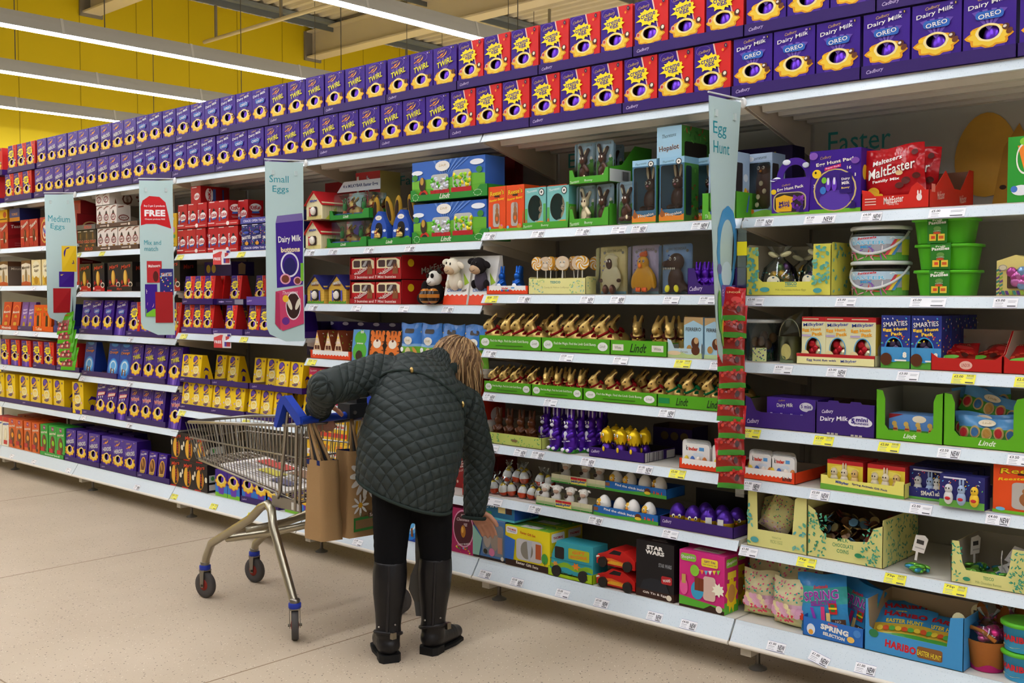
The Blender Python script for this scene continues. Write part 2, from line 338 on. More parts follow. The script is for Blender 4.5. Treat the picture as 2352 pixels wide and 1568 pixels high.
# ---------------------------------------------------------------- cartons
DES = {}
def design(key, desc, w, h, d, cols, L=(), S=(), win=None, egg=None, lean=0, top=0, cat='egg box', name='egg_box', film=False, TL=()):
    """cols = front, side, top. lean: metres the front leans back at the top; top: metres the back leans forward (ridge)."""
    DES[key] = dict(desc=desc, w=w, h=h, d=d, c=cols, L=L, S=S, win=win, egg=egg, lean=lean, top=top, cat=cat, name=name, film=film, TL=TL, me=None)
def carton_meshes(k):
    q = DES[k]
    if q['me']: return q['me']
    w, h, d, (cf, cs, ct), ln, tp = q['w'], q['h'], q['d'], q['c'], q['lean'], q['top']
    x0, x1 = -w / 2, w / 2; Fy = lambda z: ln * z / h
    m = MB(); yb = d; yt = d - tp
    P = dict(a=(x0, 0, 0), b=(x1, 0, 0), c=(x1, ln, h), d=(x0, ln, h), e=(x0, yb, 0), f=(x1, yb, 0), g=(x1, yt, h), i=(x0, yt, h))
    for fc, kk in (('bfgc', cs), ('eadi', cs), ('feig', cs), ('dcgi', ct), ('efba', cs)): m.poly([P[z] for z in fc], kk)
    out = {}
    if q['win'] is None: m.poly([P[z] for z in 'abcd'], cf)
    else:
        wn = q['win']
        if len(wn)==4:hole=[(wn[0]+wn[2]*math.cos(2*math.pi*j/28),wn[1]+wn[3]*math.sin(2*math.pi*j/28)) for j in range(28)]; cx,cy=wn[0],wn[1]
        else: hole = wn; cx = sum(p[0] for p in hole) / len(hole); cy = sum(p[1] for p in hole) / len(hole)
        cxm, cym = (cx - .5) * w, cy * h
        ang=sorted(set([round(math.atan2((p[1]-cy)*h,(p[0]-cx)*w),5) for p in hole]+[round(math.atan2(sy-cym,sx-cxm),5) for sx in (x0,x1) for sy in (0,h)]))
        hp = sorted([(math.atan2((p[1] - cy) * h, (p[0] - cx) * w), (p[0] - .5) * w, p[1] * h) for p in hole]); A = []; B = []
        for a in ang:
            c,s=math.cos(a),math.sin(a); t=min([(x1-cxm)/c if c >1e-9 else 9,(x0-cxm)/c if c <-1e-9 else 9,(h-cym)/s if s >1e-9 else 9,-cym/s if s <-1e-9 else 9])
            X, Z = cxm + t * c, cym + t * s; A.append((X, Fy(Z), Z))
            # point of the hole edge in direction a
            for j in range(len(hp)):
                a0, px, pz = hp[j - 1]; a1, rx, rz = hp[j]
                if j == 0: a0 -= 2 * math.pi
                aa = a - 2 * math.pi if (j == 0 and a > a1 + 1e-4) else a
                if a0 - 1e-4 <= aa <= a1 + 1e-4:
                    den = c * (rz - pz) - s * (rx - px); u = 0 if abs(den) < 1e-12 else (c * (cym - pz) * -1 * -1 - s * (cxm - px) * 1) / den if False else 0
                    # intersect ray with segment
                    ex, ez = rx - px, rz - pz; dn = c * ez - s * ex
                    u = 0 if abs(dn) < 1e-12 else (s * (px - cxm) - c * (pz - cym)) / dn
                    u = min(1, max(0, u)); X, Z = px + ex * u, pz + ez * u; break
            B.append((X, Fy(Z), Z))
        n = len(A); m.add(A + B, [(j, (j + 1) % n, n + (j + 1) % n, n + j) for j in range(n)], cf)
        Bi = [(x, y + .004, z) for x, y, z in B]; m.add(B + Bi, [(j, (j + 1) % n, n + (j + 1) % n, n + j) for j in range(n)], '#6b5a48')
        if q['film']:
            f = MB(); f.add([(x, y + .003, z) for x, y, z in B], [list(range(n))], '#e8f0f0/t12/r8'); out['window_film'] = f.mesh('window_film')
        if q['egg']:
            e = MB()
            if callable(q['egg']): q['egg'](e, cxm, cym, w, h, d)
            else:
                col, er = q['egg']; e.ell((cxm + w * .05, ln * cy + er * .62 - .0005, cym - h * .03), (er * .76, er * .62, er), col, 16, 10, egg=.12)
            out['contents' if callable(q['egg']) else 'foil_egg'] = e.mesh('foil_egg')
    out['body'] = m.mesh(q['name'])
    if q['L']: out['front_print'] = print_mesh('front_print', q['L'], w, h, lambda x, z, o: (x0 + x, Fy(z) - o, z)).mesh('front_print')
    if q['S']: out['side_print'] = print_mesh('side_print', q['S'], d, h, lambda x, z, o: (x1 + o, Fy(z) + x * (1 - (Fy(z) + tp * z / h) / d), z)).mesh('side_print')
    if q['TL']: out['top_print'] = print_mesh('top_print', q['TL'], w, d - ln - tp, lambda x, z, o: (x0 + x, ln + z, h + o)).mesh('top_print')
    q['me'] = out; return out
def put(k, x, y, z, label, group=None, rz=0, r=None):
    """place carton k with its front bottom edge centred on (x, y, z)"""
    ms = carton_meshes(k); q = DES[k]; x = x if r else fit(x, y, z, q['w'])
    o = tag(obj(q['name'], ms['body'], None, (x, y, z), rz, r), label, q['cat'], group)
    for n, me in ms.items():
        if n != 'body': obj(n, me, o)
    return o
TRAYS = []
def fit(x, y, z, w):
    for x0, x1, y0, y1, tz in TRAYS:
        if x0 < x < x1 and abs(z - tz) < .006 and y0 - .002 < y < y1 and x1 - x0 - .0044 >= w: return min(max(x, x0 + .0022 + w / 2), x1 - .0022 - w / 2)
    return x
def row(wh, z, Y, items, group=None, dz=.0015):
    """items: (design, left pixel[, dy[, dz[, rz]]]) standing side by side with their fronts at Y"""
    cnt = {}
    for it in items: cnt[it[0]] = cnt.get(it[0], 0) + 1
    seen = {}; lastr = -99; tiers = {}
    for it in sorted(items, key=lambda t: t[1]):
        k, px = it[0], it[1]; y = Y + (it[2] if len(it) > 2 else 0); zz = z + dz + (it[3] if len(it) > 3 else 0)
        q = DES[k]; seen[k] = seen.get(k, 0) + 1
        x = XP(px, y, zz) + q['w'] / 2; key = (round(y, 2), round(zz, 2)); lr = tiers.get(key, -99)
        if x - q['w'] / 2 < lr + .0005: x = lr + .0005 + q['w'] / 2
        x = fit(x, y, zz, q['w']); tiers[key] = x + q['w'] / 2
        lab = f"{q['desc']}, {ordw(seen[k])} from left {wh}" if cnt[k] > 1 else f"{q['desc']} {wh}"
        put(k, x, y, zz, lab, group or (q['desc'] + ' ' + wh), it[4] if len(it) > 4 else 0)
def tray(label, x0, x1, y0, y1, z, hf, hs, col, inner=None, L=(), S=(), prof=None, hb=None, cat='display tray', group=None, name='display_tray', sprof=None, r=None):
    """open cardboard tray. prof: outline of the front panel top as (u, v) from left to right, v in units of hf"""
    TRAYS.append((x0, x1, y0, y1, z)); t = .0016; inner = inner or '#8a7357'; w = x1 - x0; d = y1 - y0; hb = hs if hb is None else hb; m = MB()
    m.box((0, 0, 0), (w, d, t), inner)
    pr = [(0, 1), (1, 1)] if prof is None else prof
    out = [(w, 0), (0, 0)] + [(u * w, v * hf) for u, v in pr]
    m.prism([(x, zz) for x, zz in out], 1, 0, t, col, None); m.prism([(x, zz) for x, zz in [(p[0], p[1]) for p in out]], 1, t + .0001, t + .0004, inner)
    sp = sprof or [(0, hf), (.06, hs), (1, hs)]
    so = [(d, 0), (0, 0)] + [(u * d, v) for u, v in sp]
    for xa, xb, ka, kb in ((0, t, inner, col), (w - t, w, inner, col)):
        m.prism(so, 0, xa, xb, col)
    m.prism(so, 0, t + .0001, t + .0005, inner); m.prism(so, 0, w - t - .0005, w - t - .0001, inner)
    m.prism([(w, 0), (0, 0), (0, hb), (w, hb)], 1, d - t, d, col); m.prism([(w, 0), (0, 0), (0, hb), (w, hb)], 1, d - t - .0005, d - t - .0001, inner)
    o = tag(obj(name, m, None, (x0, y0, z), 0, r), label, cat, group)
    if L: obj('front_print', print_mesh('front_print', L, w, hf, lambda x, zz, of: (x, -of, zz)), o)
    if S: obj('side_print', print_mesh('side_print', S, d, hs, lambda x, zz, of: (w + of, x, zz)), o)
    return o
# ---------------------------------------------------------------- egg carton artwork
PUR, PURS, PURL, GOLD, AMB, YEL, WHT, RED = '#3b128a', '#2b0c68', '#5a3aa3', '#c9a24a', '#f0ad1e', '#f9e11c', '#f5f2ea', '#dc1f1c'
def nest(cx,cy,rx,ry,hx,hy,hcy):return [RING(cx,cy,rx,ry,hx,hy,'#e89f14',8,.1,cx,hcy),RING(cx,cy,rx*.86,ry*.84,hx,hy,'#f7cf3e',8,.13,cx,hcy),RING(cx,hcy,hx*1.28,hy*1.25,hx,hy,'#f8e6a0',8,.03)]
def cup(c='#5a35a8'): return [PG([(.27, 0), (.73, 0), (.82, .26), (.18, .26)], c), PG([(.42, 0), (.56, 0), (.6, .2), (.4, .2)], '#8a68c8')]
def cad(cx, cy, w, col=GOLD): return T('Cadbury', cx, cy, w, 0, col, 8, .01, .35)
def rays():return [PG([(.5,.45),(.16,.74),(.3,.76)],'#6a4bb0'),PG([(.5,.45),(.36,.76),(.46,.77)],'#7a5cbc'),PG([(.5,.45),(.54,.77),(.64,.76)],'#7a5cbc'),PG([(.5,.45),(.7,.76),(.84,.74)],'#6a4bb0')]
def bits(): return [PG([(.78, .93), (.83, .93), (.83, .96), (.78, .96)], '#b79ad8'), E_(.89, .945, .035, .028, '#1d0b4a'), T('1', .89, .945, .02, .03, GOLD, 0, .02)]
def L_oreo():return [rays(),cup(),nest(.5,.37,.43,.17,.2,.105,.42),E_(.82,.47,.07,.045,'#5b2f1c',20),E_(.8,.475,.035,.02,'#e8ddd0',20),E_(.89,.4,.07,.04,'#6b3a22',40),E_(.2,.44,.05,.035,'#f8c81c'),cad(.43,.925,.3),
    T('Dairy Milk', .47, .84, .76, .085, WHT, 9, .012, .1), RR(.24, .615, .78, .735, .07, '#2c66bd', .75), *TO('OREO', .51, .675, .44, .07, WHT, '#123c8c', 8), bits()]
def L_twirl():return [rays(),cup(),nest(.5,.33,.43,.17,.2,.105,.39),E_(.87,.42,.08,.05,'#5b2f1c',30),E_(.16,.38,.05,.035,'#f8d040'),RING(.5,.87,.3,.105,.27,.095,'#6a4aa8',8,0),cad(.38,.9,.34),
    PG([(.2,.76),(.42,.82),(.52,.88),(.46,.86),(.36,.845),(.3,.8),(.2,.79)],'#e8891a'),PG([(.3,.76),(.5,.82),(.62,.9),(.58,.83),(.46,.78)],'#f3b021'),*TO('TWIRL',.52,.65,.66,.12,'#f7ea21','#6a5a10',12,.15,.03),bits()]
def L_heroes():return [PG([(0,.55),(1,.55),(1,1),(0,1)],'#4f3396'),rays(),cup(),nest(.5,.33,.41,.16,.19,.1,.38),E_(.12,.4,.05,.035,'#f2c22c',30),E_(.85,.45,.05,.035,'#e2a01c',60),E_(.9,.3,.05,.03,'#f2c22c'),E_(.1,.25,.05,.03,'#d9901c',50),cad(.33,.9,.34),
    PG([(.2,.74),(.42,.8),(.52,.86),(.46,.84),(.36,.825),(.3,.78),(.2,.77)],'#e8891a'),PG([(.3,.76),(.5,.82),(.62,.92),(.58,.83),(.46,.78)],'#f3b021'),*TO('HEROES',.53,.62,.72,.12,WHT,'#2a1460',8,0,.03),bits()]
def L_creme():return [PG([(.54,1),(1,1),(1,0),(.8,0),(.7,.5)],RED),PG([(.51,1),(.55,1),(.72,.45),(.69,.45)],'#f0c8b8'),cup(),nest(.46,.34,.42,.16,.2,.105,.39),E_(.84,.44,.08,.055,'#5b2f1c',60),E_(.85,.45,.045,.03,'#f5ecd0',60),E_(.12,.38,.06,.05,'#e8b890'),E_(.12,.38,.035,.03,'#d8482c'),RING(.26,.9,.2,.09,.18,.08,'#6a4aa8',8,0),cad(.3,.88,.34),
    STAR(.43,.68,.37,.24,9,YEL,.44,3),STAR(.43,.68,.31,.25,13,YEL,.48,5),T('creme',.42,.715,.44,.068,'#3a1a80',9,.02),T('egg',.44,.64,.27,.085,'#3a1a80',9,.02),E_(.88,.93,.04,.04,'#1d0b4a'),T('1',.88,.93,.02,.035,GOLD,0,.02),E_(.8,.86,.03,.025,'#f08a1a')]
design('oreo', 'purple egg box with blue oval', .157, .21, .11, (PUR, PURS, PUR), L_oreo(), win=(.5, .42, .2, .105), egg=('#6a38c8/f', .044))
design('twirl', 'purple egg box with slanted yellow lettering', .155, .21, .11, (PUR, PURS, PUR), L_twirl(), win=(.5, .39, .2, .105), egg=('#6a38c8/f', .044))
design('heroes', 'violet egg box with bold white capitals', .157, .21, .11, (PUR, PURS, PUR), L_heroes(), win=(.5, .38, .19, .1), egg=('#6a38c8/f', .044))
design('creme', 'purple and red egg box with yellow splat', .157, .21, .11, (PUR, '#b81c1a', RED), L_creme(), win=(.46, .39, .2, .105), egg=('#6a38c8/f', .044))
TRP = '#331866'
def cad_tray(px0, n, z, Y, wh, k, pitch=.1635, hf=.042, d=.24, wd=None):
    w = wd or pitch * n + .006; x0 = XP(px0, Y, z)
    tray(f"dark purple display tray {wh}",x0,x0+w,Y,Y+d,z,hf,hf,TRP,'#54407a',[T('Cadbury',.09,.5,.1*.5/w,0,'#c9b8e0',6,.01,.35)],group='purple display trays')
    return x0
def toprow():
    low=[(-62,'creme'),(10,'creme'),(78,'heroes'),(147,'heroes'),(219,'heroes'),(299,'oreo'),(393,'oreo'),(489,'oreo'),(603,'twirl'),(727,'twirl'),(870,'twirl'),(1018,'creme'),(1200,'creme'),(1411,'creme'),(1650,'oreo'),(1937,'oreo'),(2286,'oreo')]
    upp=[(-52,'creme'),(17,'creme'),(84,'heroes'),(152,'heroes'),(228,'heroes'),(305,'oreo'),(399,'oreo'),(494,'oreo'),(605,'twirl'),(727,'twirl'),(872,'twirl'),(1031,'creme'),(1210,'creme'),(1423,'creme'),(1656,'oreo'),(1939,'oreo')]
    z1 = ZC + .7206
    for tier, tr, z in (('lower', low, z1), ('upper', upp, z1 + .2155)):
        wh = f"in top shelf's {tier} tier"; cnt = {}; X = -99
        for i, (px, k) in enumerate(tr):
            Y = 3.428; x = max(XP(px, Y, z), X + .002); X = x + .494
            tray(f'dark purple egg tray, {ordw(i + 1)} from left {wh}',x,X,Y,Y+.24,z,.042,.042,TRP,'#3a2a5c',[T('Cadbury',.1,.5,.12,0,'#c9b8e0',6,.01,.35)],group=f'purple egg trays {wh}')
            for j in (range(3) if 0 < i < 16 else (2,) if i == 0 else (0,)):
                cnt[k] = cnt.get(k, 0) + 1
                put(k,x+.0835+j*.1635+RND.uniform(-.001,.001),Y+.006+RND.uniform(0,.003),z+.002,f"{DES[k]['desc']}, {ordw(cnt[k])} from left {wh}",f"{DES[k]['desc']} {wh}",math.radians(RND.uniform(-.25,.25)))
toprow()
# ---------------------------------------------------------------- more cartons
def clone(nk, k, desc, w, h, d, lean=0, top=0, **kw):
    q = dict(DES[k]); q.update(desc=desc, w=w, h=h, d=d, lean=lean, top=top, me=None, **kw); DES[nk] = q
EG = '#6a38c8/f'
clone('creme_w', 'creme', 'purple and red egg box with yellow splat', .152, .225, .12, .03, .05)
clone('creme_f', 'creme', 'purple and red box, dark window', .165, .2, .1, 0, .0)
clone('creme_s', 'creme', 'small purple and red egg box', .113, .172, .1, .022, .045, egg=(EG, .03))
clone('oreo_w', 'oreo', 'tapered purple box with white oval', .148, .235, .12, .03, .05)
clone('twirl_w', 'twirl', 'tapered purple box with yellow lettering', .15, .24, .12, .03, .05)
clone('heroes_w', 'heroes', 'tapered violet egg box with white capitals', .162, .226, .13, .012, .02)
def L_mini():return [PG([(.1,.3),(.9,.3),(.7,.62),(.3,.62)],'#f7e08a'),RING(.5,.3,.42,.2,.2,.1,'#f8d24a',8,.12,.48,.46),RING(.5,.46,.26,.14,.2,.1,'#fbf0c0',8,.02,.48,.46),PG([(.3,0),(.66,0),(.72,.12),(.6,.1),(.5,.14),(.4,.1),(.24,.14)],PUR),E_(.38,.83,.24,.15,PUR),E_(.36,.86,.17,.09,'#6b4ab0'),PG([(.2,.72),(.42,.77),(.56,.87),(.62,.82),(.5,.74),(.34,.7)],'#f6b01e'),
    T('Mini',.45,.64,.46,.085,'#3a1a80',8,.02),T('eggs',.5,.27,.46,.1,'#3a1a80',8,.02),E_(.86,.9,.04,.035,'#3a1a80'),E_(.14,.42,.05,.035,'#c8b8e8'),E_(.86,.36,.05,.035,'#f0b8c0')]
S_mini=[PG([(.25,.42),(.45,.56),(.7,.52),(.8,.4),(.5,.46)],'#3a1a80'),PG([(.35,.1),(.6,.1),(.62,.24),(.5,.3),(.4,.26)],'#3a1a80'),PG([(.26,.42),(.28,.42),(.45,.24),(.43,.24)],'#3a1a80'),PG([(.78,.4),(.8,.4),(.58,.24),(.56,.24)],'#3a1a80')]
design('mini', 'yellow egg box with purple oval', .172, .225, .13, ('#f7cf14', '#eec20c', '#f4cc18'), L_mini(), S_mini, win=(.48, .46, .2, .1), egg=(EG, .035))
clone('mini_s', 'mini', 'small yellow egg box with purple oval', .112, .168, .1, .022, .045, egg=(EG, .026))
def L_wispa():return [rays(),cup(),nest(.5,.33,.43,.17,.2,.105,.39),E_(.87,.42,.08,.05,'#5b2f1c',30),RING(.45,.87,.3,.105,.27,.095,'#6a4aa8',8,0),cad(.36,.9,.34),PG([(.2,.76),(.42,.82),(.52,.88),(.46,.86),(.36,.845),(.3,.8),(.2,.79)],'#e8891a'),PG([(.3,.76),(.5,.82),(.62,.9),(.58,.83),(.46,.78)],'#f3b021'),*TO('Wispa',.5,.64,.72,.13,'#e2201e','#f4ecd8',8,0,.05),bits()]
design('wispa', 'tapered purple egg box with red lettering', .148, .233, .12, (PUR, PURS, PUR), L_wispa(), win=(.5, .39, .2, .105), egg=(EG, .04), lean=.03, top=.05)
def L_dm():return [rays(),cup(),nest(.5,.33,.43,.17,.2,.105,.39),cad(.4,.93,.3),T('Dairy Milk',.46,.85,.72,.08,WHT,9,.012,.1),PG([(.14,.6),(.84,.66),(.88,.76),(.18,.72)],'#d8344a'),PG([(.18,.62),(.8,.675),(.84,.745),(.22,.7)],'#f3d8c8'),PG([(.2,.58),(.3,.6),(.26,.52)],WHT),PG([(.4,.6),(.5,.61),(.45,.53)],WHT),PG([(.6,.62),(.7,.63),(.65,.55)],WHT),bits()]
design('dmflag', 'tapered purple egg box with pink flag', .148, .233, .12, (PUR, PURS, PUR), L_dm(), win=(.5, .39, .2, .105), egg=(EG, .04), lean=.03, top=.05)
def L_or():return [E_(.5,.3,.42,.28,'#1f7ad0'),E_(.5,.34,.36,.2,'#63b2ea'),E_(.5,.97,.3,.06,'#4a92d8'),RING(.5,.36,.26,.15,.2,.11,'#dff0fa',8,0),PG([(.3,.1),(.4,.1),(.44,.28),(.34,.3)],'#7a4522'),PG([(.58,.1),(.68,.1),(.62,.28),(.54,.26)],'#7a4522'),T('Chocolate',.5,.83,.46,.035,'#f0a050',4),*TO('Orange',.5,.74,.74,.1,'#f08a1e','#7a2c08',4,.1,.02)]
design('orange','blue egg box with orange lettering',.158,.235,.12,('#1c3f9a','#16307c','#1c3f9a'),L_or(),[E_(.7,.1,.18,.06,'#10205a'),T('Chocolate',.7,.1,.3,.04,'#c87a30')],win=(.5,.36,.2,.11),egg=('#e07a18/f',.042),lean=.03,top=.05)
def L_car():return [cad(.4,.95,.34),T('Dairy Milk',.48,.86,.72,.09,WHT,9,.012,.1),E_(.5,.45,.34,.32,'#d8a23c'),E_(.5,.48,.24,.24,'#6a3a1c'),E_(.46,.54,.08,.14,'#b8803a',20),PG([(.2,.18),(.8,.22),(.8,.3),(.2,.27)],'#e8c05c'),T('caramel',.5,.245,.5,.05,'#4a2010',4),PG([(.36,.0),(.64,0),(.6,.12),(.4,.12)],'#6a4ab0')]
design('caramel', 'narrow purple box with golden egg', .104, .176, .09, (PUR, PURS, PUR), L_car(), lean=.02, top=.04)
def L_kk():return [R_(.1,.95,.62,.985,'#e8d8d4'),PG([(.06,.16),(.2,.18),(.2,.72),(.06,.7)],'#e9ece8'),T('KitKat',.13,.56,.3,.11,'#c4141c',90,.03),PG([(.06,.16),(.2,.18),(.2,.36),(.06,.34)],'#3f62b0'),PG([(.42,.56),(.72,.58),(.66,.68),(.57,.72),(.48,.68)],'#1a0a08'),E_(.58,.45,.32,.15,'#f4f0ec',6),T('KitKat',.58,.45,.54,.14,'#c4141c',6,.04),PG([(.38,.25),(.8,.29),(.78,.35),(.4,.31)],'#3f62b0'),E_(.56,.12,.16,.06,'#8a5a1a'),E_(.5,.11,.06,.04,'#1a0a08')]
S_kk=[E_(.48,.7,.38,.16,'#f4f0ec',4),T('KitKat',.48,.7,.66,.16,'#c4141c',4,.04),PG([(.24,.46),(.74,.48),(.72,.56),(.26,.54)],'#3f62b0'),R_(.2,.36,.8,.375,'#d8a09c'),R_(.24,.32,.76,.335,'#d8a09c')]
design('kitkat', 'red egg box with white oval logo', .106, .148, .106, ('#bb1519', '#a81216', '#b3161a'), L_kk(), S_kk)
CONF = ['#f2d22c', '#e85a9a', '#49b3e8', '#f08a2a', '#6ac04a', '#e8e0f0', '#d83a3a']
def L_sm():return [DOTS(46,CONF,.05,.1,.95,.97,.035,.72,4,[(.05,.38,.95,.58)]),E_(.5,.72,.26,.09,'#14103a'),E_(.5,.69,.26,.05,'#3d4fb0'),*TO('SMARTIES',.5,.49,.86,.13,'#f6f2e6','#2a2a7a',5,0,.04),E_(.52,.25,.24,.09,'#3a2a14'),E_(.56,.27,.16,.07,'#d8962c'),R_(.1,.95,.62,.985,'#d8d4e8')]
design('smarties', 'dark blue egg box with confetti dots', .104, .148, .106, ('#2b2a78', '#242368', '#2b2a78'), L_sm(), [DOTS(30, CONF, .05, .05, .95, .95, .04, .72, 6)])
design('smarties_e','tall dark blue box with confetti dots',.112,.21,.08,('#2b2a78','#242368','#2b2a78'),[DOTS(46,CONF,.05,.1,.95,.97,.035,.5,4,[(.05,.38,.95,.58)]),*TO('SMARTIES',.5,.49,.86,.11,'#f6f2e6','#2a2a7a',5,0,.04)])
def L_aero():return [PG([(.1,.86),(.5,.97),(.9,.97),(.9,.93),(.5,.9),(.12,.8)],'#8c5a42'),PG([(.32,.6),(.68,.6),(.6,.72),(.5,.78),(.4,.72)],'#3a2a16'),RING(.5,.46,.36,.16,.27,.11,'#8a3a34',8,.05),T('aero',.5,.46,.4,.1,'#7a3a2c',5,.02,.2),PG([(.3,.25),(.72,.25),(.6,.12),(.5,.1),(.4,.14)],'#8a5c22'),PG([(.36,.22),(.56,.24),(.5,.14)],'#c8922e'),E_(.72,.1,.05,.04,'#b85a34'),E_(.28,.08,.05,.04,'#b85a34')]
S_aero=[RING(.5,.42,.38,.14,.3,.09,'#8a4a3c',8,.04),T('aero',.5,.42,.42,.09,'#7a4a3c',0,.02,.2),PG([(.1,.9),(.5,.96),(.5,.9),(.1,.85)],'#8c5a42')]
design('aero', 'white egg box with brown swirl', .094, .15, .1, ('#e9ddd2', '#dcd0c4', '#e9ddd2'), L_aero(), S_aero)
design('aero_l','white box laid flat',.094,.085,.26,('#e9ddd2','#e0d4c8','#e9ddd2'),[RING(.5,.42,.36,.26,.26,.18,'#8a3a34',8,.05),T('aero',.5,.42,.36,.18,'#7a3a2c',30,.02,.2),PG([(.1,.8),(.8,.96),(.8,.9),(.1,.72)],'#8c5a42')],[RING(.5,.5,.14,.44,.1,.3,'#7a4434',8,.04),T('aero',.5,.5,.2,.2,'#7a4a3c',90,.02),E_(.78,.7,.04,.1,'#8a4434'),E_(.82,.4,.03,.08,'#8a4434'),PG([(.14,.1),(.2,.1),(.16,.5)],'#7a4434')])
def L_mars():return [PG([(.0,.0),(1,0),(1,.12),(.7,.2),(.3,.2),(0,.14)],'#c81e18'),E_(.45,.46,.16,.27,'#c8861a'),E_(.42,.48,.1,.23,'#e8c050'),*TO('Mars',.5,.85,.74,.13,'#e04a28','#5a0e08',8,.2,.02),STAR(.2,.3,.12,.05,6,'#b8281c',.9,2),STAR(.74,.34,.12,.05,6,'#b8281c',.9,3),RING(.86,.22,.16,.1,.11,.06,'#e8d8c0',8,0),R_(.3,.03,.7,.05,'#f0c8b0'),E_(.12,.1,.06,.05,'#f0e8d8')]
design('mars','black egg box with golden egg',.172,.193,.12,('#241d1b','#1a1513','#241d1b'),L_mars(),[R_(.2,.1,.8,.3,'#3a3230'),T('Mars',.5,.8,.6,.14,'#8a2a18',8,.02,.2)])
def L_marsb():return [R_(0,0,1,.12,'#2a201c'),R_(0,0,.5,.04,'#c81e18'),E_(.44,.42,.3,.36,'#c8861a'),E_(.34,.44,.16,.33,'#e8b030'),PG([(.42,.12),(.6,.12),(.62,.74),(.46,.76)],'#2a1a16'),T('Mars',.54,.42,.5,.1,'#d04028',-80,.03),E_(.92,.46,.1,.1,'#efe6c8'),E_(.06,.6,.06,.1,'#efe6c8'),*TO('Mars',.5,.86,.66,.13,'#e04a28','#5a0e08',8,.2,.02)]
design('marsb','black box with golden egg pictures',.145,.17,.12,('#241d1b','#1a1513','#241d1b'),L_marsb(),[R_(.1,.08,.9,.28,'#cfcac0'),R_(.1,.36,.9,.62,'#bfc4ba'),E_(.3,.5,.1,.08,'#4a9a4a')])
design('mandm','yellow egg box with brown lettering',.118,.205,.11,('#f2bf12','#e0ad10','#f2bf12'),[*TO("m&m's",.45,.84,.62,.12,'#f6f2e8','#3a1c10',6,0,.04),E_(.45,.76,.1,.03,'#4a9a3a'),E_(.48,.42,.13,.18,'#b8721c'),E_(.46,.46,.07,.12,'#d89a3a'),E_(.75,.5,.1,.09,'#e89ac0'),E_(.2,.3,.11,.07,'#c8341c'),E_(.78,.3,.1,.06,'#5aa84a'),R_(.2,.08,.8,.1,'#8a6a1a')],[T("m&m's",.4,.84,.5,.1,'#3a1c10',6,.03)])
design('rolo','dark brown egg box with red script',.092,.148,.1,('#3a2718','#2c1d12','#3a2718'),[E_(.5,.65,.2,.28,'#5a3c1c'),E_(.46,.72,.08,.14,'#8a6428'),*TO('ROLO',.5,.46,.84,.13,'#e0452c','#f0d8b8',0,.2,.02),E_(.5,.2,.22,.12,'#a8741e'),R_(.05,.92,.6,.96,'#d8cab8')])
def L_tea():return [PG([(0,.3),(1,.62),(1,.4),(0,.12)],'#c8361c'),E_(.55,.42,.16,.24,'#5a1c14'),E_(.5,.5,.04,.1,'#a05038'),*TO('Teasers',.5,.82,.84,.14,'#f6ece0','#7a0c10',22,.2,.01),PG([(.1,.06),(.26,.06),(.3,.34),(.12,.34)],'#c01820'),PG([(.32,.06),(.46,.06),(.42,.34),(.3,.34)],'#d02028'),R_(.1,.34,.42,.37,'#f0dcd4'),PG([(.72,.3),(.78,.36),(.84,.3),(.8,.22),(.75,.22)],'#f4e8dc')]
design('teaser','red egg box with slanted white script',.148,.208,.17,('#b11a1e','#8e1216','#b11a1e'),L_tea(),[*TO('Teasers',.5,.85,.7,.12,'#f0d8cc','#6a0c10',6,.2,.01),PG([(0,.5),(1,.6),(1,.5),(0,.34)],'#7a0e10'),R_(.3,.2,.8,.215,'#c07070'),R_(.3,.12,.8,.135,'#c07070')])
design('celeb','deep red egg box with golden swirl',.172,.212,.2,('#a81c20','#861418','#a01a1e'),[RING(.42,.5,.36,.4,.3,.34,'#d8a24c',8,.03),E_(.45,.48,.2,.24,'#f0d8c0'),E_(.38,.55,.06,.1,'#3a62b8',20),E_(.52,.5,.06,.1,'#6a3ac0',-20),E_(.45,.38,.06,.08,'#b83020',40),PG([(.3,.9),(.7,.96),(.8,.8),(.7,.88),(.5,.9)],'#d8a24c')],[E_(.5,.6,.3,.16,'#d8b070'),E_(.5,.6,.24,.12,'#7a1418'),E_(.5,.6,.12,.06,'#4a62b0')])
design('celeb_l','deep red box lying above gold swirl boxes',.235,.095,.16,('#a81c20','#861418','#a01a1e'),[PG([(.3,.9),(.36,.5),(.46,.1),(.5,.14),(.4,.6),(.34,.9)],'#d8b070'),R_(.6,.3,.85,.7,'#8a1418')],cat='box',name='gift_box')
design('yelbox','yellow and orange box lying on red boxes',.16,.1,.16,('#e8b414','#b87c10','#e8b414'),[R_(0,0,1,.3,'#d89a10'),R_(.05,.22,.95,.3,'#2a1c0c'),E_(.7,.6,.2,.24,'#b83a1c')],cat='box',name='gift_box')
design('bluebox','navy box lying on red boxes',.19,.1,.16,('#26307a','#1d255e','#26307a'),[R_(.0,.0,1,.3,'#c87812'),T('YORKIE',.5,.55,.6,.2,'#d8962c',0,.02)],cat='box',name='gift_box')
design('minstrel','cream egg box with brown top',.165,.193,.17,('#e8dbc4','#6d5d50','#a08468'),[PG([(0,.84),(.5,.9),(1,.84),(1,1),(0,1)],'#6a4228'),E_(.5,.36,.13,.3,'#8a7454'),PG([(.1,.1),(.3,.2),(.26,.44),(.1,.4)],'#d8a860'),PG([(.9,.1),(.7,.2),(.74,.44),(.9,.4)],'#d8a860'),T('Minstrels',.5,.72,.84,.12,'#4a3020',4,.01,.1),PG([(0,0),(1,0),(1,.12),(.5,.18),(0,.12)],'#c04828')],[R_(0,.8,1,1,'#5a3a24'),T('Minstrels',.5,.7,.7,.1,'#e0d0b8',0,.01,.1)])
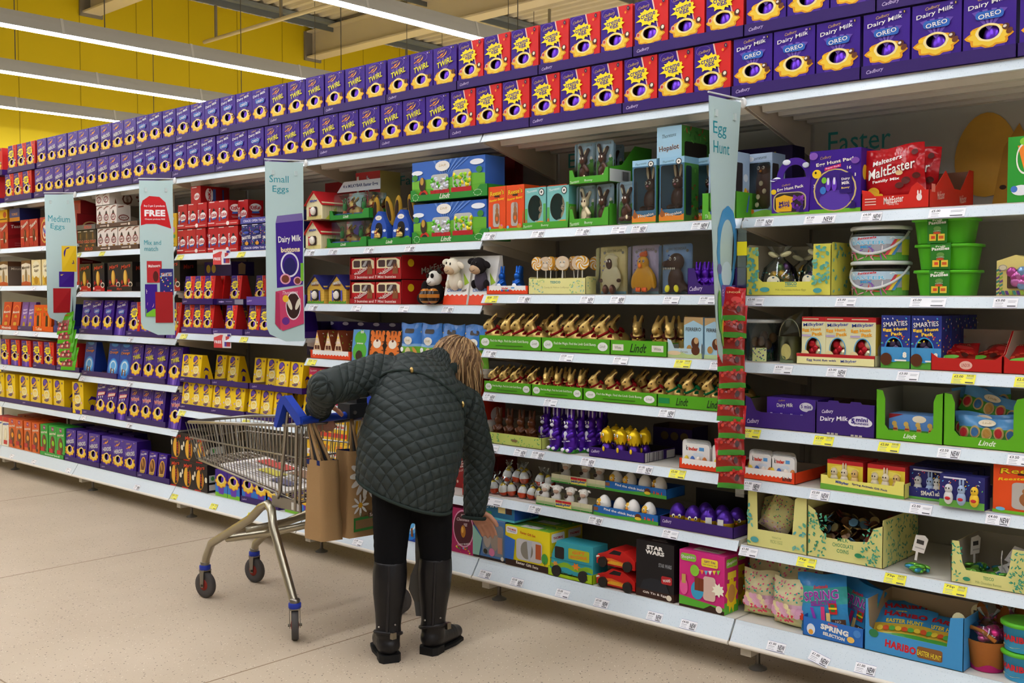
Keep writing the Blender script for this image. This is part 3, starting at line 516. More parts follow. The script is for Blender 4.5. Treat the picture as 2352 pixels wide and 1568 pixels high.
design('golden','cream and gold egg box',.165,.193,.17,('#ecd9a0','#cdb478','#e0c890'),[E_(.5,.6,.42,.36,'#f6ecc8'),PG([(.1,.02),(.9,.02),(.8,.3),(.2,.3)],'#d8a838'),E_(.5,.2,.2,.16,'#b88420'),T('Golden',.5,.76,.6,.1,'#4a2c14',6,.01,.1),T('Eggs',.54,.58,.44,.12,'#4a2c14',6,.01,.1),PG([(.1,0),(.3,.1),(.2,.4),(.06,.3)],'#e8c040')])
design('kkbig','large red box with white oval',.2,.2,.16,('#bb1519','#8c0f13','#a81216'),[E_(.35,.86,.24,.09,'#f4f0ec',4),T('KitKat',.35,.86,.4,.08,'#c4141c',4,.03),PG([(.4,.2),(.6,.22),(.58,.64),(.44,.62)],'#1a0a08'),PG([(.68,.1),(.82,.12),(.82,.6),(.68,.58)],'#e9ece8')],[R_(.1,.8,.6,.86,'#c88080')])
design('malw','tapered orange-red egg box',.148,.218,.1,('#cf3a24','#a82c1c','#cf3a24'),[RING(.5,.45,.48,.44,.44,.4,'#e8762c',8,0),PG([(.3,.44),(.7,.44),(.6,.52),(.5,.56),(.4,.52)],'#c8902c'),T('Minstrels',.5,.64,.8,.09,'#f2e2d2',3,.03),E_(.5,.22,.2,.1,'#d8a03c'),PG([(.3,.28),(.7,.28),(.6,.36),(.4,.36)],'#b83020'),E_(.7,.06,.2,.05,'#7a1c10')],lean=.03,top=.04)
design('galw','tapered plum purple egg box',.13,.218,.1,('#6d3f92','#572f78','#6d3f92'),[E_(.5,.5,.4,.42,'#7d4fa4'),T('Dairy',.5,.72,.56,.08,'#f0e2f4',6,.03),T('Swirl',.5,.62,.56,.08,'#f0e2f4',6,.03),PG([(.34,.42),(.7,.42),(.6,.5),(.5,.54),(.42,.5)],'#d8a83c'),PG([(.3,.1),(.7,.1),(.62,.3),(.4,.3)],'#b8902c'),E_(.7,.08,.14,.06,'#d88ac0'),E_(.3,.08,.08,.06,'#48a86a')],lean=.03,top=.04)
design('toffee','bright orange egg box with dark window',.15,.198,.1,('#ea5414','#cf470f','#ea5414'),[*TO('Toffee',.5,.84,.72,.12,'#f7c01c','#7a2008',0,0,.04),T('Crisp',.5,.74,.3,.05,'#7a2008'),RR(.36,.14,.6,.6,.08,'#26160e',.8),R_(.12,.58,.3,.7,'#a8641c'),R_(.68,.12,.84,.7,'#f08a28')],lean=.01)
design('yorkie','navy egg box with yellow capitals',.2,.206,.12,('#252f80','#1c2464','#252f80'),[T('YORKIE',.5,.86,.8,.11,'#f3b41c',0,.05),RR(.2,.12,.44,.6,.08,'#12143a',.8),T('YORKIE',.62,.4,.5,.14,'#f3b41c',90,.05),PG([(.26,.5),(.4,.56),(.34,.66)],'#e8a818'),R_(.74,.5,.9,.64,'#c8c4d8')])
design('milkw','white and yellow egg box',.13,.225,.11,('#f1ead0','#ddd2a8','#c8262a'),[R_(0,.84,1,1,'#c8262a'),T('Milkybar',.5,.76,.9,.1,'#2a4aa8',6,.05),E_(.5,.4,.2,.22,'#e8d8a0'),E_(.5,.42,.14,.16,'#f6ecc8'),R_(.3,.06,.8,.2,'#c83a3a')],lean=.015)
def eggw(k, desc, c, cs, c2):
    design(k,desc,.13,.228,.14,(c,cs,c),[PG([(.1,.0),(.9,.0),(1,.3),(.9,.7),(.1,.7),(0,.3)],c2),R_(.38,.84,.66,.97,'#9a2a6a'),T('egg',.52,.9,.2,.05,'#f0e0e8'),T('assorted',.5,.76,.8,.09,'#f3ead2',4,.02),E_(.5,.4,.3,.28,'#6e3a20'),E_(.4,.44,.1,.18,'#8c5030'),E_(.56,.44,.16,.09,'#f0a01c' if 'orange' in desc else '#8ad018'),R_(.05,.12,.5,.26,'#c8282c'),E_(.7,.1,.14,.06,'#5a2c18')])
eggw('orw','orange egg box with brown egg picture','#d95a16','#c04e12','#e06a20'); eggw('grw','green egg box with brown egg picture','#2fa336','#268a2e','#4ab448')
design('eggblue','purple egg box with blue band',.128,.158,.09,(PUR,PURS,PUR),[R_(0,.14,1,.46,'#2f7ad0'),R_(0,0,1,.15,'#7ac02c'),PG([(.3,.1),(.7,.1),(.76,.42),(.24,.42)],'#6a3ab0'),nest(.5,.58,.46,.24,.24,.15,.68)],win=(.5,.68,.24,.15),egg=(EG,.03))
design('dmpack','purple chocolate pack with white lettering',.15,.2,.07,(PUR,PURS,PUR),[cad(.4,.93,.3),T('Dairy Milk',.46,.84,.72,.08,WHT,9,.012,.1),E_(.5,.4,.36,.26,'#e8c04a'),E_(.5,.42,.26,.18,'#3a7ad0'),R_(0,0,1,.1,'#7ac02c'),E_(.8,.6,.1,.06,'#f0f0f8')])
design('dmback','dark purple pack with yellow chick',.13,.19,.08,('#2c1a5e','#241450','#2c1a5e'),[RING(.5,.6,.2,.14,.17,.12,'#8a78b8',8,0),PG([(.3,.5),(.5,.46),(.7,.5),(.66,.58),(.5,.62),(.34,.58)],'#c8a02c'),E_(.5,.42,.13,.1,'#e8c02c'),T('Dairy Milk',.5,.15,.6,.08,'#d8cce8',4,.02),E_(.4,.95,.2,.05,'#d8d4e8')])
# ---------------------------------------------------------------- rows: leftmost, second and third bays
YF = 3.447
def dtray(px0, px1, b, i, col, n, Y=YF - .006, hf=.036, d=.235, L=None, inner='#4a3a58', dz=0, lab=None):
    z = lz(b, i) + dz + .0006; x0, x1 = XP(px0, Y, z), XP(px1, Y, z)
    return tray(f"{lab or 'dark purple display tray'}, {n} {where(b, i)}",x0,x1,Y,Y+d,z,hf,hf,col,inner,L if L is not None else [T('Cadbury',.1,.5,.05/(x1-x0),0,'#c9b8e0',6,.01,.35)],group='display trays on the shelves')
def shelf_row(b, i, items, dz=.0, Y=YF): row(where(b, i), lz(b, i), Y, items, None, dz + .0008)
shelf_row('F',2,[('teaser',1),('teaser',48),('teaser',68),('celeb',93),('celeb',153),('yelbox',-2,.02,.2085),('bluebox',22,.02,.2085),('celeb_l',151,.03,.2135)])
shelf_row('F', 3, [('minstrel', -1), ('minstrel', 50), ('golden', 73), ('golden', 97), ('golden', 121), ('kkbig', 155, .02)])
dtray(-2, 40, 'F', 4, '#c8321c', 'leftmost', L=[T('Minstrels', .4, .5, .5, .6, '#f0d8c8', 0, .03)], lab='orange-red display tray')
dtray(41,74,'F',4,'#3c2868','second from left'); dtray(75,122,'F',4,'#ea5414','under bright orange boxes',L=[T('Toffee',.3,.5,.3,.6,'#f7d8b0',0,.02)],lab='bright orange display tray',hf=.04)
dtray(123, 170, 'F', 4, '#252f80', 'under navy boxes', L=[R_(.2, .3, .6, .7, '#e8a070')], lab='navy display tray', hf=.05)
shelf_row('F', 4, [('malw', 3), ('malw', 24), ('galw', 45), ('galw', 62), ('toffee', 76), ('toffee', 96), ('yorkie', 124), ('yorkie', 153)], .002, YF)
dtray(75, 128, 'F', 5, TRP, 'left of two'); dtray(129, 182, 'F', 5, TRP, 'right of two')
shelf_row('F', 5, [('creme_f', p) for p in (3, 26, 50.5, 76, 102, 130, 153)], .002)
dtray(-12, 44, 'F', 6, TRP, 'leftmost'); dtray(44, 165, 'F', 6, TRP, 'under yellow boxes')
shelf_row('F', 6, [('mini', p) for p in (-11, 15, 45, 71, 97, 124)] + [('mini', 167, -.004)], .002)
YB0 = DB + .063
shelf_row('F', 'b', [('milkw', -12), ('milkw', 4), ('orw', 21), ('orw', 37), ('orw', 56), ('orw', 74)] + [('orw', p, .16) for p in (42, 60, 78, 96)], 0, YB0)
dtray(92,148,'F','b','#3aa83c','under green egg boxes',YB0-.008,.03,.16,L=[T('assorted',.5,.5,.6,.5,'#d8f0d0',0,.02)],lab='green display tray',inner='#2a8a30')
shelf_row('F', 'b', [('grw', p) for p in (93, 113, 133)], .002, YB0 - .003)
# second bay
dtray(177, 222, 'E', 2, '#4a3524', 'under brown boxes', L=[T('ROLO', .6, .5, .4, .6, '#d8452c', 0, .03, .2)], lab='brown display tray', inner='#3a2a1c')
shelf_row('E', 2, [('rolo', 179), ('rolo', 193), ('rolo', 207)], .002)
dtray(176, 219, 'E', 2, '#6a6460', 'stacked on brown boxes', dz=.152, L=[T('ROLO', .6, .5, .4, .6, '#d8452c', 0, .03, .2)], lab='grey display tray', inner='#5a5450')
for j, (a, c) in enumerate(((222, 270), (270, 318))):
    dtray(a,c,'E',2,'#5d4030',f'{ordw(j + 1)} of lower pair',L=[R_(.2,.4,.5,.6,'#e0d0c0'),E_(.6,.5,.05,.3,'#e0d0c0')],lab='brown display tray',inner='#5a4434',hf=.03)
    dtray(a-2,c-2,'E',2,'#5d4030',f'{ordw(j + 1)} of upper pair',dz=.1535,L=[R_(.2,.4,.5,.6,'#e0d0c0'),E_(.6,.5,.05,.3,'#e0d0c0')],lab='brown display tray',inner='#5a4434',hf=.03)
shelf_row('E', 2, [('aero', p) for p in (223, 238, 254, 271, 287, 303)], .002)
row("in second bay's second-shelf upper tier", lz('E', 2), YF, [('aero', p, 0, .1535) for p in (220, 236, 253)], None, .003)
row("on second bay's white boxes", lz('E', 2), YF, [('aero_l', 220, 0, .309), ('aero_l', 236, 0, .309)], None, .003)
row("right of mix and match sign", lz('E', 2), YF, [('aero', 352, .04, .21), ('mandm', 362), ('mandm', 384)], None, .003)
dtray(246,303,'E',3,'#2a201c','under black boxes',L=[T('Mars',.5,.5,.2,.6,'#c83a20',0,.02,.2),R_(0,0,.2,.3,'#c81e18')],lab='black display tray',hf=.032,inner='#1c1613')
shelf_row('E', 3, [('mars', 183), ('mars', 213.5), ('mars', 247, 0, .002), ('mars', 275, 0, .002), ('mars', 330), ('mars', 381)])
dtray(182, 258, 'E', 4, TRP, 'left one'); dtray(289, 378, 'E', 4, TRP, 'right one')
shelf_row('E',4,[('oreo_w',183),('oreo_w',206),('oreo_w',233),('oreo_w',262),('creme_w',293),('creme_w',320),('creme_w',347),('creme_w',381,-.006)],.002)
dtray(188, 268, 'E', 5, TRP, 'under blue boxes'); dtray(292, 379, 'E', 5, TRP, 'under yellow lettered boxes')
shelf_row('E', 5, [('orange', 190), ('orange', 245), ('orange', 270), ('twirl_w', 297), ('twirl_w', 326), ('twirl_w', 352), ('twirl_w', 384, -.006)], .002)
dtray(188, 263, 'E', 6, TRP, 'left one'); dtray(288, 380, 'E', 6, TRP, 'right one')
shelf_row('E', 6, [('dmflag', 217), ('dmflag', 239), ('dmflag', 266), ('wispa', 294), ('wispa', 320), ('wispa', 347), ('wispa', 386, -.006)], .002)
dtray(146,228,'E','b',TRP,'left one',YB0-.008,d=.3); dtray(229,313,'E','b',TRP,'middle one',YB0-.008,d=.3); dtray(314,389,'E','b',TRP,'right one',YB0-.008)
shelf_row('E','b',[('heroes_w',p) for p in (148,175,202)]+[('heroes_w',p) for p in (230,256,283)]+[('heroes_w',p,.15) for p in (163,190,218,247,275)]+[('caramel',p) for p in (316,338,360)],.002,YB0)
# third bay
KT = lambda: [R_(.02, .6, .22, .8, '#f0dcd8'), R_(.28, .4, .62, .55, '#e8b0a8'), E_(.66, .5, .05, .4, '#f4ece8'), R_(.74, .4, .95, .55, '#e8b0a8')]
for j, (a, c) in enumerate(((406, 475), (476, 547))):
    dtray(a, c, 'D', 2, '#c21a1c', f'{ordw(j + 1)} of lower pair', L=KT(), lab='red display tray', inner='#8a1214', hf=.03)
    dtray(a + 1, c + 1, 'D', 2, '#c21a1c', f'{ordw(j + 1)} of upper pair', L=KT(), lab='red display tray', inner='#8a1214', hf=.03, dz=.1525)
dtray(553,627,'D',2,'#2e2c80','lower one',L=[T('CRACK OPEN THE FUN',.5,.5,.8,.4,'#e8e4f4',0,.02)],lab='navy display tray',inner='#24236a',hf=.03); dtray(552,623,'D',2,'#4a4a9a','upper one',L=[T('CRACK OPEN THE FUN',.5,.5,.8,.4,'#e8e4f4',0,.02)],lab='navy display tray',dz=.1525,hf=.034)
shelf_row('D', 2, [('kitkat', p) for p in (407.5, 429, 451, 477, 499, 522)] + [('smarties', p) for p in (554, 577, 601)], .002)
row("in third bay's second-shelf upper tier",lz('D',2),YF,[('kitkat',p,0,.1525) for p in (409.5,432,454,476,498.5)]+[('kitkat',549,.06,.1525)],None,.003)
design('kk_l','red box lying on top of red egg boxes',.11,.105,.2,('#bb1519','#9c1115','#b3161a'),[E_(.6,.4,.28,.2,'#f4f0ec',10),T('KitKat',.6,.4,.46,.18,'#c4141c',10,.04),R_(.1,.9,.6,.96,'#e8d8d4')],[E_(.3,.5,.14,.4,'#f4f0ec',4),T('KitKat',.3,.5,.5,.2,'#c4141c',90,.04),R_(.42,.15,.52,.85,'#3f62b0'),R_(.75,.2,.8,.85,'#3f62b0')])
put('kk_l', XP(439, YF + .02, ZC + .56) + .055, YF + .02, lz('D', 2) + .3055, 'red box with white oval lying on top of red egg boxes', None)
row("beside small eggs sign's right edge", lz('D', 2), YF + .01, [('smarties_e', 660)], None, .003)
dtray(416,487,'D',3,'#4a2f7c','left of lower ones'); dtray(488,557,'D',3,'#4a2f7c','middle of lower ones'); dtray(562,630,'D',3,'#3a2666','right of lower ones'); dtray(630,690,'D',3,'#4a2f7c','behind small eggs sign',YF-.012)
shelf_row('D',3,[('creme_s',p) for p in (417,441,464)]+[('creme_s',p,.1) for p in (492,520,547)]+[('creme_s',515),('creme_s',567),('creme_s',594)]+[('oreo_w',622,0),('oreo_w',652)],.002)
dtray(418,489,'D',3,TRP,'left of upper ones',dz=.1765); dtray(492,560,'D',3,'#2f1f56','middle of upper ones',dz=.1765,L=[STAR(.25,.5,.12,.08,8,'#b8a8d8',1.2,3),R_(.7,.1,.98,.9,'#8a8698'),R_(.4,.5,.62,.6,'#9080b8')],Y=YF+.02); dtray(566,640,'D',3,'#5a3f98','right of upper ones',dz=.1765,hf=.05,inner='#7a6248')
row("in third bay's third-shelf upper tier",lz('D',3),YF,[('creme_s',p,0,.1765) for p in (419,441.5,465)]+[('creme_s',p,.06,.1765) for p in (499,526)]+[('creme_s',p,.12,.1765) for p in (583,610)],None,.003)
design('pbox','dark purple gift box lying on upper tier boxes',.3,.085,.16,('#33206a','#2a1858','#33206a'),[E_(.15,.5,.08,.3,'#b8a02c'),E_(.35,.5,.08,.3,'#c8b040')],[PG([(.3,.1),(.6,.1),(.62,.8),(.45,.95),(.3,.8)],'#b89a78')],cat='box',name='gift_box')
put('pbox', XP(470, YF + .1, ZC + .13) + .15, YF + .1, lz('D', 3) + .3535, 'dark purple gift box lying on small red egg boxes', None)
for j, (a, c) in enumerate(((413, 483), (483, 561), (565, 655))): dtray(a, c, 'D', 4, TRP, f'{ordw(j + 1)} of lower ones')
shelf_row('D', 4, [('mini_s', p) for p in (414.5, 437, 459.5, 483, 507, 532, 567, 596, 626)] + [('mini_s', 655, .08), ('mini_s', 693, .03)], .002)
for j, (a, c) in enumerate(((412, 484), (485, 570), (573, 694))): dtray(a, c, 'D', 4, TRP, f'{ordw(j + 1)} of upper ones', dz=.172, inner='#7d664c', hf=.034)
row("in third bay's fourth-shelf upper tier",lz('D',4),YF,[('mini_s',p,0,.172) for p in (413.5,436)]+[('mini_s',p,.1,.172) for p in (492,520,580,607)]+[('mini_s',p,0,.172) for p in (632,663)],None,.003)
shelf_row('D','b',[('marsb',p) for p in (391,418,446)]+[('marsb',p,.01,.1705) for p in (394,421,450)]+[('eggblue',495),('eggblue',523),('eggblue',655),('eggblue',690)]+[('dmpack',p,.16) for p in (540,572,605,640,676)],0,YB0)
dtray(553,640,'D','b',TRP,'under egg boxes with blue bands',YB0-.006,d=.13,inner='#4a3a58'); row("in tray on third bay's bottom shelf",ZBASE,YB0,[('eggblue',p) for p in (556,584,612)],None,.003)
# ---------------------------------------------------------------- shapes for the loose goods
def remesh(mb, voxel, it=4, name='figure', ground=False):
    o = obj('tmp', mb.mesh(name)); m = o.modifiers.new('r', 'REMESH'); m.mode = 'VOXEL'; m.voxel_size = voxel; m.use_smooth_shade = True
    s = o.modifiers.new('s', 'SMOOTH'); s.iterations = it; s.factor = .5
    me = bpy.data.meshes.new_from_object(o.evaluated_get(bpy.context.evaluated_depsgraph_get())); bpy.data.objects.remove(o)
    me.name = name; me.materials.clear(); me.materials.append(mat(mb.ms[0])); me.polygons.foreach_set('material_index', [0] * len(me.polygons))
    if ground:
        z = min(v.co.z for v in me.vertices)
        for v in me.vertices: v.co.z -= z
    return me
def cap(mb, a, b, ra, rb, k, n=5):
    """tapered capsule out of spheres, for remeshing"""
    a, b = Vector(a), Vector(b)
    for i in range(n + 1):
        t = i / n; r = ra + (rb - ra) * t; mb.ell(a.lerp(b, t), (r, r, r), k, 12, 8)
    return mb
def place(parts, name, label, cat, loc, rz=0, group=None, sc=1, r=None):
    """parts: {part name: mesh}; first entry is the root mesh"""
    it = list(parts.items()); o = tag(obj(name, it[0][1], None, loc, rz, r), label, cat, group); o.scale = sc if isinstance(sc, tuple) else (sc,) * 3
    for n, me in it[1:]:
        for m in (me if isinstance(me, list) else [me]): obj(n, m, o)
    return o
def gold_bunny(ribbon):
    g = '#dcb96c/f'; b = MB()
    b.ell((.018, 0, .042), (.058, .036, .043), g); b.ell((.045, 0, .036), (.036, .034, .036), g); b.ell((-.018, 0, .05), (.034, .03, .045), g)
    cap(b, (-.015, 0, .075), (-.03, 0, .1), .026, .024, g); cap(b, (-.03, 0, .104), (-.056, 0, .092), .025, .014, g)
    for s in (-1, 1): cap(b, (-.022, s * .012, .118), (.012, s * .018, .147), .011, .008, g, 7)
    cap(b,(-.04,.014,.014),(-.055,.014,.006),.014,.009,g); cap(b,(-.04,-.014,.014),(-.055,-.014,.006),.014,.009,g); b.ell((.02,0,.008),(.062,.034,.012),g)
    me = remesh(b, .0035, 3, 'gold_bunny', True)
    rb=MB().tube([(-.022+.031*math.cos(a)-.004*math.sin(a),.031*math.sin(a),.078+.012*math.cos(a)) for a in [i*math.pi/9 for i in range(18)]],.0055,ribbon+'/c',6,True)
    for q in (-1,1):rb.ell((.018+q*.006,-.026,.08+q*.013),(.018,.006,.009),ribbon+'/c',10,6,rot('Y',30*q)); rb.box((.012,-.032,.04+q*.006),(.026,-.027,.076),ribbon+'/c')
    be = MB().ell((-.052, -.006, .062), (.0065,) * 3, '#d8b04c/m', 10, 8)
    ey = MB()
    for s in (-1,1):ey.ell((-.043,s*.0205,.106),(.006,.002,.004),'#4a2c14/r30',10,6); ey.ell((-.002,s*.0262,.136),(.016,.0025,.0045),'#5a3018/r40',10,6,rot('Y',-42))
    return dict(body=me, ribbon=rb.mesh('ribbon'), bell=be.mesh('bell'), eyes_and_ear_paint=ey.mesh('eyes_and_ear_paint'))
GB = {c: gold_bunny(v) for c, v in (('red', '#8f1418'), ('green', '#0d6a3a'), ('brown', '#4a1c10'))}
def up_bunny(k, h=.16):
    b = MB(); s = h / .16
    b.ell((0,0,.035*s),(.029*s,.026*s,.036*s),k); cap(b,(0,0,.05*s),(0,0,.08*s),.024*s,.016*s,k); b.ell((0,-.004*s,.098*s),(.02*s,.02*s,.021*s),k)
    for q in (-1,1):cap(b,(q*.008*s,0,.112*s),(q*.011*s,.004*s,.152*s),.0085*s,.006*s,k,6); cap(b,(q*.02*s,-.012*s,.066*s),(q*.01*s,-.024*s,.056*s),.009*s,.008*s,k,3); b.ell((q*.014*s,-.016*s,.008*s),(.012*s,.018*s,.009*s),k)
    return remesh(b, .003 * s, 2, 'bunny', True)
def egg_mesh(h, bands, n=16, m=14, tw=0):
    """egg standing on its blunt end; bands: list of (height fraction, colour)"""
    b = MB(); r = h * .37; prof = []
    for i in range(m + 1):
        t = math.pi * i / m; prof.append((max(1e-4, r * math.sin(t) * (1 + .14 * math.cos(t))), h / 2 - h / 2 * math.cos(t)))
    for i in range(m):
        zz = (prof[i][1] + prof[i + 1][1]) / 2 / h; c = next(c for f, c in bands if zz <= f)
        rs = [[(rr * math.cos(2 * math.pi * j / n), rr * math.sin(2 * math.pi * j / n), z) for j in range(n)] for rr, z in prof[i:i + 2]]; b.rings(rs, c, cap=False)
    return b
def face(b, z, r, k='#1c1a18', w='#f4f2ea', s=1, beak=None):
    for q in (-1,1):b.ell((q*.012*s,-r,z),(.006*s,.003*s,.008*s),w,10,6); b.ell((q*.011*s,-r-.0022*s,z-.001),(.003*s,.002*s,.004*s),k,8,6)
    if beak: b.ell((0, -r - .002 * s, z - .013 * s), (.006 * s, .006 * s, .005 * s), beak, 8, 6)
    return b
def bag(w, h, d, colf, L=(), seed=0, nx=16, nz=18, top=.09, name='sweet_bag', puff=1.0, bot=.0):
    """pillow pack standing on its lower edge, front towards -y; colf(u, v) -> colour"""
    q = random.Random(seed); b = MB(); ph = [q.uniform(0, 6) for _ in range(6)]
    def th(u, v):
        e = max(0, min(1, (v - bot) / .22)) ** .5 if bot else max(0, min(1, v / .18)) ** .5
        f = max(0, min(1, (1 - top - v) / .35)) ** .6; s = max(0, 1 - abs(2 * u - 1) ** 3) ** .7
        return d / 2 * puff * (e * f * s) + .0012
    def wob(u, v): return .004 * math.sin(9 * u + ph[0] + 5 * v) * v + .003 * math.sin(14 * v + ph[1] + 6 * u)
    for side in (-1, 1):
        vs=[((i/nx-.5)*w*(1-.04*math.sin(math.pi*j/nz)) ,wob(i/nx,j/nz)*.6+side*th(i/nx,j/nz),j/nz*h+.004*math.sin(7*i/nx+ph[2])*(j/nz)) for j in range(nz+1) for i in range(nx+1)]
        o = len(b.v); b.v += vs
        for j in range(nz):
            for i in range(nx):
                f = [j * (nx + 1) + i, j * (nx + 1) + i + 1, (j + 1) * (nx + 1) + i + 1, (j + 1) * (nx + 1) + i]
                b.f.append([o + x for x in (f if side < 0 else f[::-1])]); b.m.append(b.mi(colf((i + .5) / nx, (j + .5) / nz))); b.sm.append(True)
    out = {'body': b.mesh(name)}
    if L:out['front_print']=print_mesh('front_print',L,w,h,lambda x,z,of:(x-w/2,wob(x/w,z/h)*.6-th(x/w,z/h)-of*2-.0012,z)).mesh('front_print')
    return out
FILM = '#dfe8ea/t14/r6'
def filmbox(w, h, d, k=FILM):
    b = MB(); b.box((-w / 2, 0, 0), (w / 2, d, h), k); return b
def blister(w, h, card, fig, L=(), depth=.03):
    """hanging blister: rounded card, clear shell and the figure meshes {name: mesh}"""
    c = MB(); pts = []
    for cx, cz, a in ((w / 2 - .012, h - .012, 0), (-w / 2 + .012, h - .012, 90)):
        for i in range(5): t = math.radians(a + i * 22.5); pts.append((cx + .012 * math.cos(t), cz + .012 * math.sin(t)))
    pts = [(w / 2, 0)] + pts + [(-w / 2, 0)]; c.prism(pts[::-1], 1, depth, depth + .002, card)
    s = MB(); n = len(pts)
    k = [(x * 1.03, z if z > 0 else 0) for x, z in pts]; inn = [(x * .9, .004 + z * .95) for x, z in pts]
    s.add([(x,depth-.001,z) for x,z in k]+[(x,.006,z) for x,z in inn],[(i,(i+1) % n,n+(i+1) % n,n+i) for i in range(n)],FILM,True); s.add([(x,.006,z) for x,z in inn],[list(range(n))],FILM)
    out = {'card': c.mesh('card'), 'clear_shell': s.mesh('clear_shell')}; out.update(fig)
    if L: out['front_print'] = print_mesh('front_print', L, w, h, lambda x, z, o: (x - w / 2, depth - o - .0006, z)).mesh('front_print')
    return out
def bucket(r0, r1, h, k, lid=None, n=32, sx=1, rim=True):
    b=MB().lathe([(r0,0),(r1,h),(r1+.004,h)] if rim else [(r0,0),(r1,h)],k,n,sx=sx,cap=False); b.lathe([(.001,.0005),(r0,.0005)],k,n,sx=sx,cap=False)
    out = {'tub': b.mesh('tub')}
    if lid:
        out['lid']=MB().lathe([(r1*.9,h-.004),(r1+.007,h-.004),(r1+.008,h+.004),(r1+.002,h+.009),(r1*.86,h+.006),(.001,h+.006)],lid,n,sx=sx).mesh('lid')
    return out
def cyl_print(L, W_, h, rad, a0, sx=1):
    """print wrapped on a round tub: W_ = arc width in metres, centred on direction a0 (degrees)"""
    L=flat([strip_grid(*l[1][0],*l[1][2],l[2],14) if l[0]=='p' and len(l[1])==4 and l[1][0][1]==l[1][1][1] and l[1][0][0]==l[1][3][0] else l for l in flat(L)])
    return print_mesh('label_print',L,W_,h,lambda x,z,o:((rad(z)+o+.0008)*math.cos(math.radians(a0)+(x-W_/2)/rad(z))*sx,(rad(z)+o+.0008)*math.sin(math.radians(a0)+(x-W_/2)/rad(z)),z)).mesh('label_print')
def strip_grid(x0, y0, x1, y1, col, n=10):
    return [R_(x0 + (x1 - x0) * i / n, y0, x0 + (x1 - x0) * (i + 1) / n, y1, col) for i in range(n)]
TURQ = '#1f8f8a'
def leaves(n, x0, y0, x1, y1, cols, seed, r=.03, asp=1.4): return DOTS(n, cols, x0, y0, x1, y1, r, asp, seed)
# ---------------------------------------------------------------- fourth bay (behind the shopper)
def at(px, b, i, Y=YF, dz=0):
    z = lz(b, i) + dz + .0012; return Vector((XP(px, Y, z), Y, z))
def tr(label, px0, px1, b, i, hf, hs, d, col, inner=None, L=(), S=(), Y=YF - .004, dz=0, **kw):
    z = lz(b, i) + .0008 + dz; return tray(label, XP(px0, Y, z), XP(px1, Y, z), Y, Y + d, z, hf, hs, col, inner, L, S, **kw)
def house(label, p, w, h, d, wall, roof, L, S, group, cat='egg box'):
    m = MB(); e = h * .58
    m.prism([(-w / 2, 0), (w / 2, 0), (w / 2, e), (0, h * .97), (-w / 2, e)], 1, .0, d, wall)
    rf = MB()
    for s in (-1, 1):
        pts = [(0, h), (s * w * .56, e - .012), (s * w * .56, e - .009), (0, h + .003)]
        rf.prism(pts if s > 0 else pts[::-1], 1, -.012, d, roof)
    o = tag(obj('egg_house_box', m, None, p), label, cat, group); obj('roof', rf, o)
    obj('front_print',print_mesh('front_print',L,w,h,lambda x,z,of:(x-w/2,-of,z)),o); obj('side_print',print_mesh('side_print',S,d,e,lambda x,z,of:(w/2+of,x,z)),o)
    f = MB().ell((.004, -.012, h * .3), (.018, .014, .022), '#efe8dc/r30', 14, 10, egg=.1); face(f, h * .34, .022, s=.7); obj('figure', f, o)
    return o
for j, (px, dz, n) in enumerate(((702, 0, 'lower'), (704, .1555, 'upper'))):
    p = at(px, 'C', 2, YF + .012, dz) + Vector((.07, 0, 0))
    house(f'{n} cream house-shaped egg box with red roof beside small eggs sign',p,.138,.15,.15,'#efe3b4','#c9232a',[R_(.06,.0,.94,.14,'#e8d98c'),*[R_(.06+i*.11,0,.07+i*.11,.14,'#c8b460') for i in range(9)],RR(.3,.12,.72,.46,.1,'#3a2a24',.6),R_(.2,.12,.32,.44,'#c8323a'),T('Milkybar',.5,.66,.46,.1,'#2c4aa8',4,.05)],[*[R_(i*.1,0,i*.1+.008,1,'#cbb872') for i in range(1,10)],PG([(.1,0),(.62,0),(.62,.8)],'#cfdc4a'),PG([(.3,0),(.36,0),(.5,.6),(.48,.62)],'#f0f0d0')],'house-shaped egg boxes')
tray('cardboard ledge between the two cream house boxes',at(694,'C',2).x,at(694,'C',2).x+.17,YF+.0,YF+.2,lz('C',2)+.1535,.004,.004,'#b49a76','#b49a76')
CARROT=lambda b,x,y,z:(b.ell((x,y,z+.022),(.014,.012,.024),'#e8762c/r40',12,8),b.ell((x,y,z+.062),(.013,.012,.022),'#2f9a48/r50',10,6),b.tube([(x-.008,y,z+.07),(x-.012,y,z+.1),(x,y,z+.105),(x+.012,y,z+.1),(x+.008,y,z+.07)],.003,'#2f8a48',6))
for px, dz, n in ((751, 0, 'lower'), (757, .143, 'upper')):
    tr(f'{n} green tray of clear bunny boxes beside cream house boxes',px,px+91,'C',2,.05,.05,.16,'#2c8a2f','#236e28',[T('Lindt',.42,.3,.14,0,'#e8ecd8',0,.02,.4)],dz=dz,prof=[(0,1),(.06,1),(.1,.5),(.82,.5),(.88,1),(1,1)],Y=YF-.005)
    for k in range(2):
        p = at(px + 5 + 43 * k, 'C', 2, YF, dz + .002) + Vector((.08, .012, 0)); fb = filmbox(.145, .13, .1)
        cr = MB(); CARROT(cr, -.035, .04, .005); base = MB().box((-.07, .002, .0005), (.07, .098, .004), '#5a86c8').box((-.07, .0015, .004), (.07, .002, .03), '#5f8ed0')
        o=place(dict(box=fb.mesh('clear_box'),base=base.mesh('base'),carrot=cr.mesh('carrot')),'clear_gift_box',f'clear box with gold bunny and carrot, {"left" if k == 0 else "right"} in {n} green tray','gift box',p,0,'clear bunny boxes')
        for nm, me in GB['red'].items(): c = obj('bunny_' + nm, me, o, (.032, .055, .005)); c.scale = (.72,) * 3
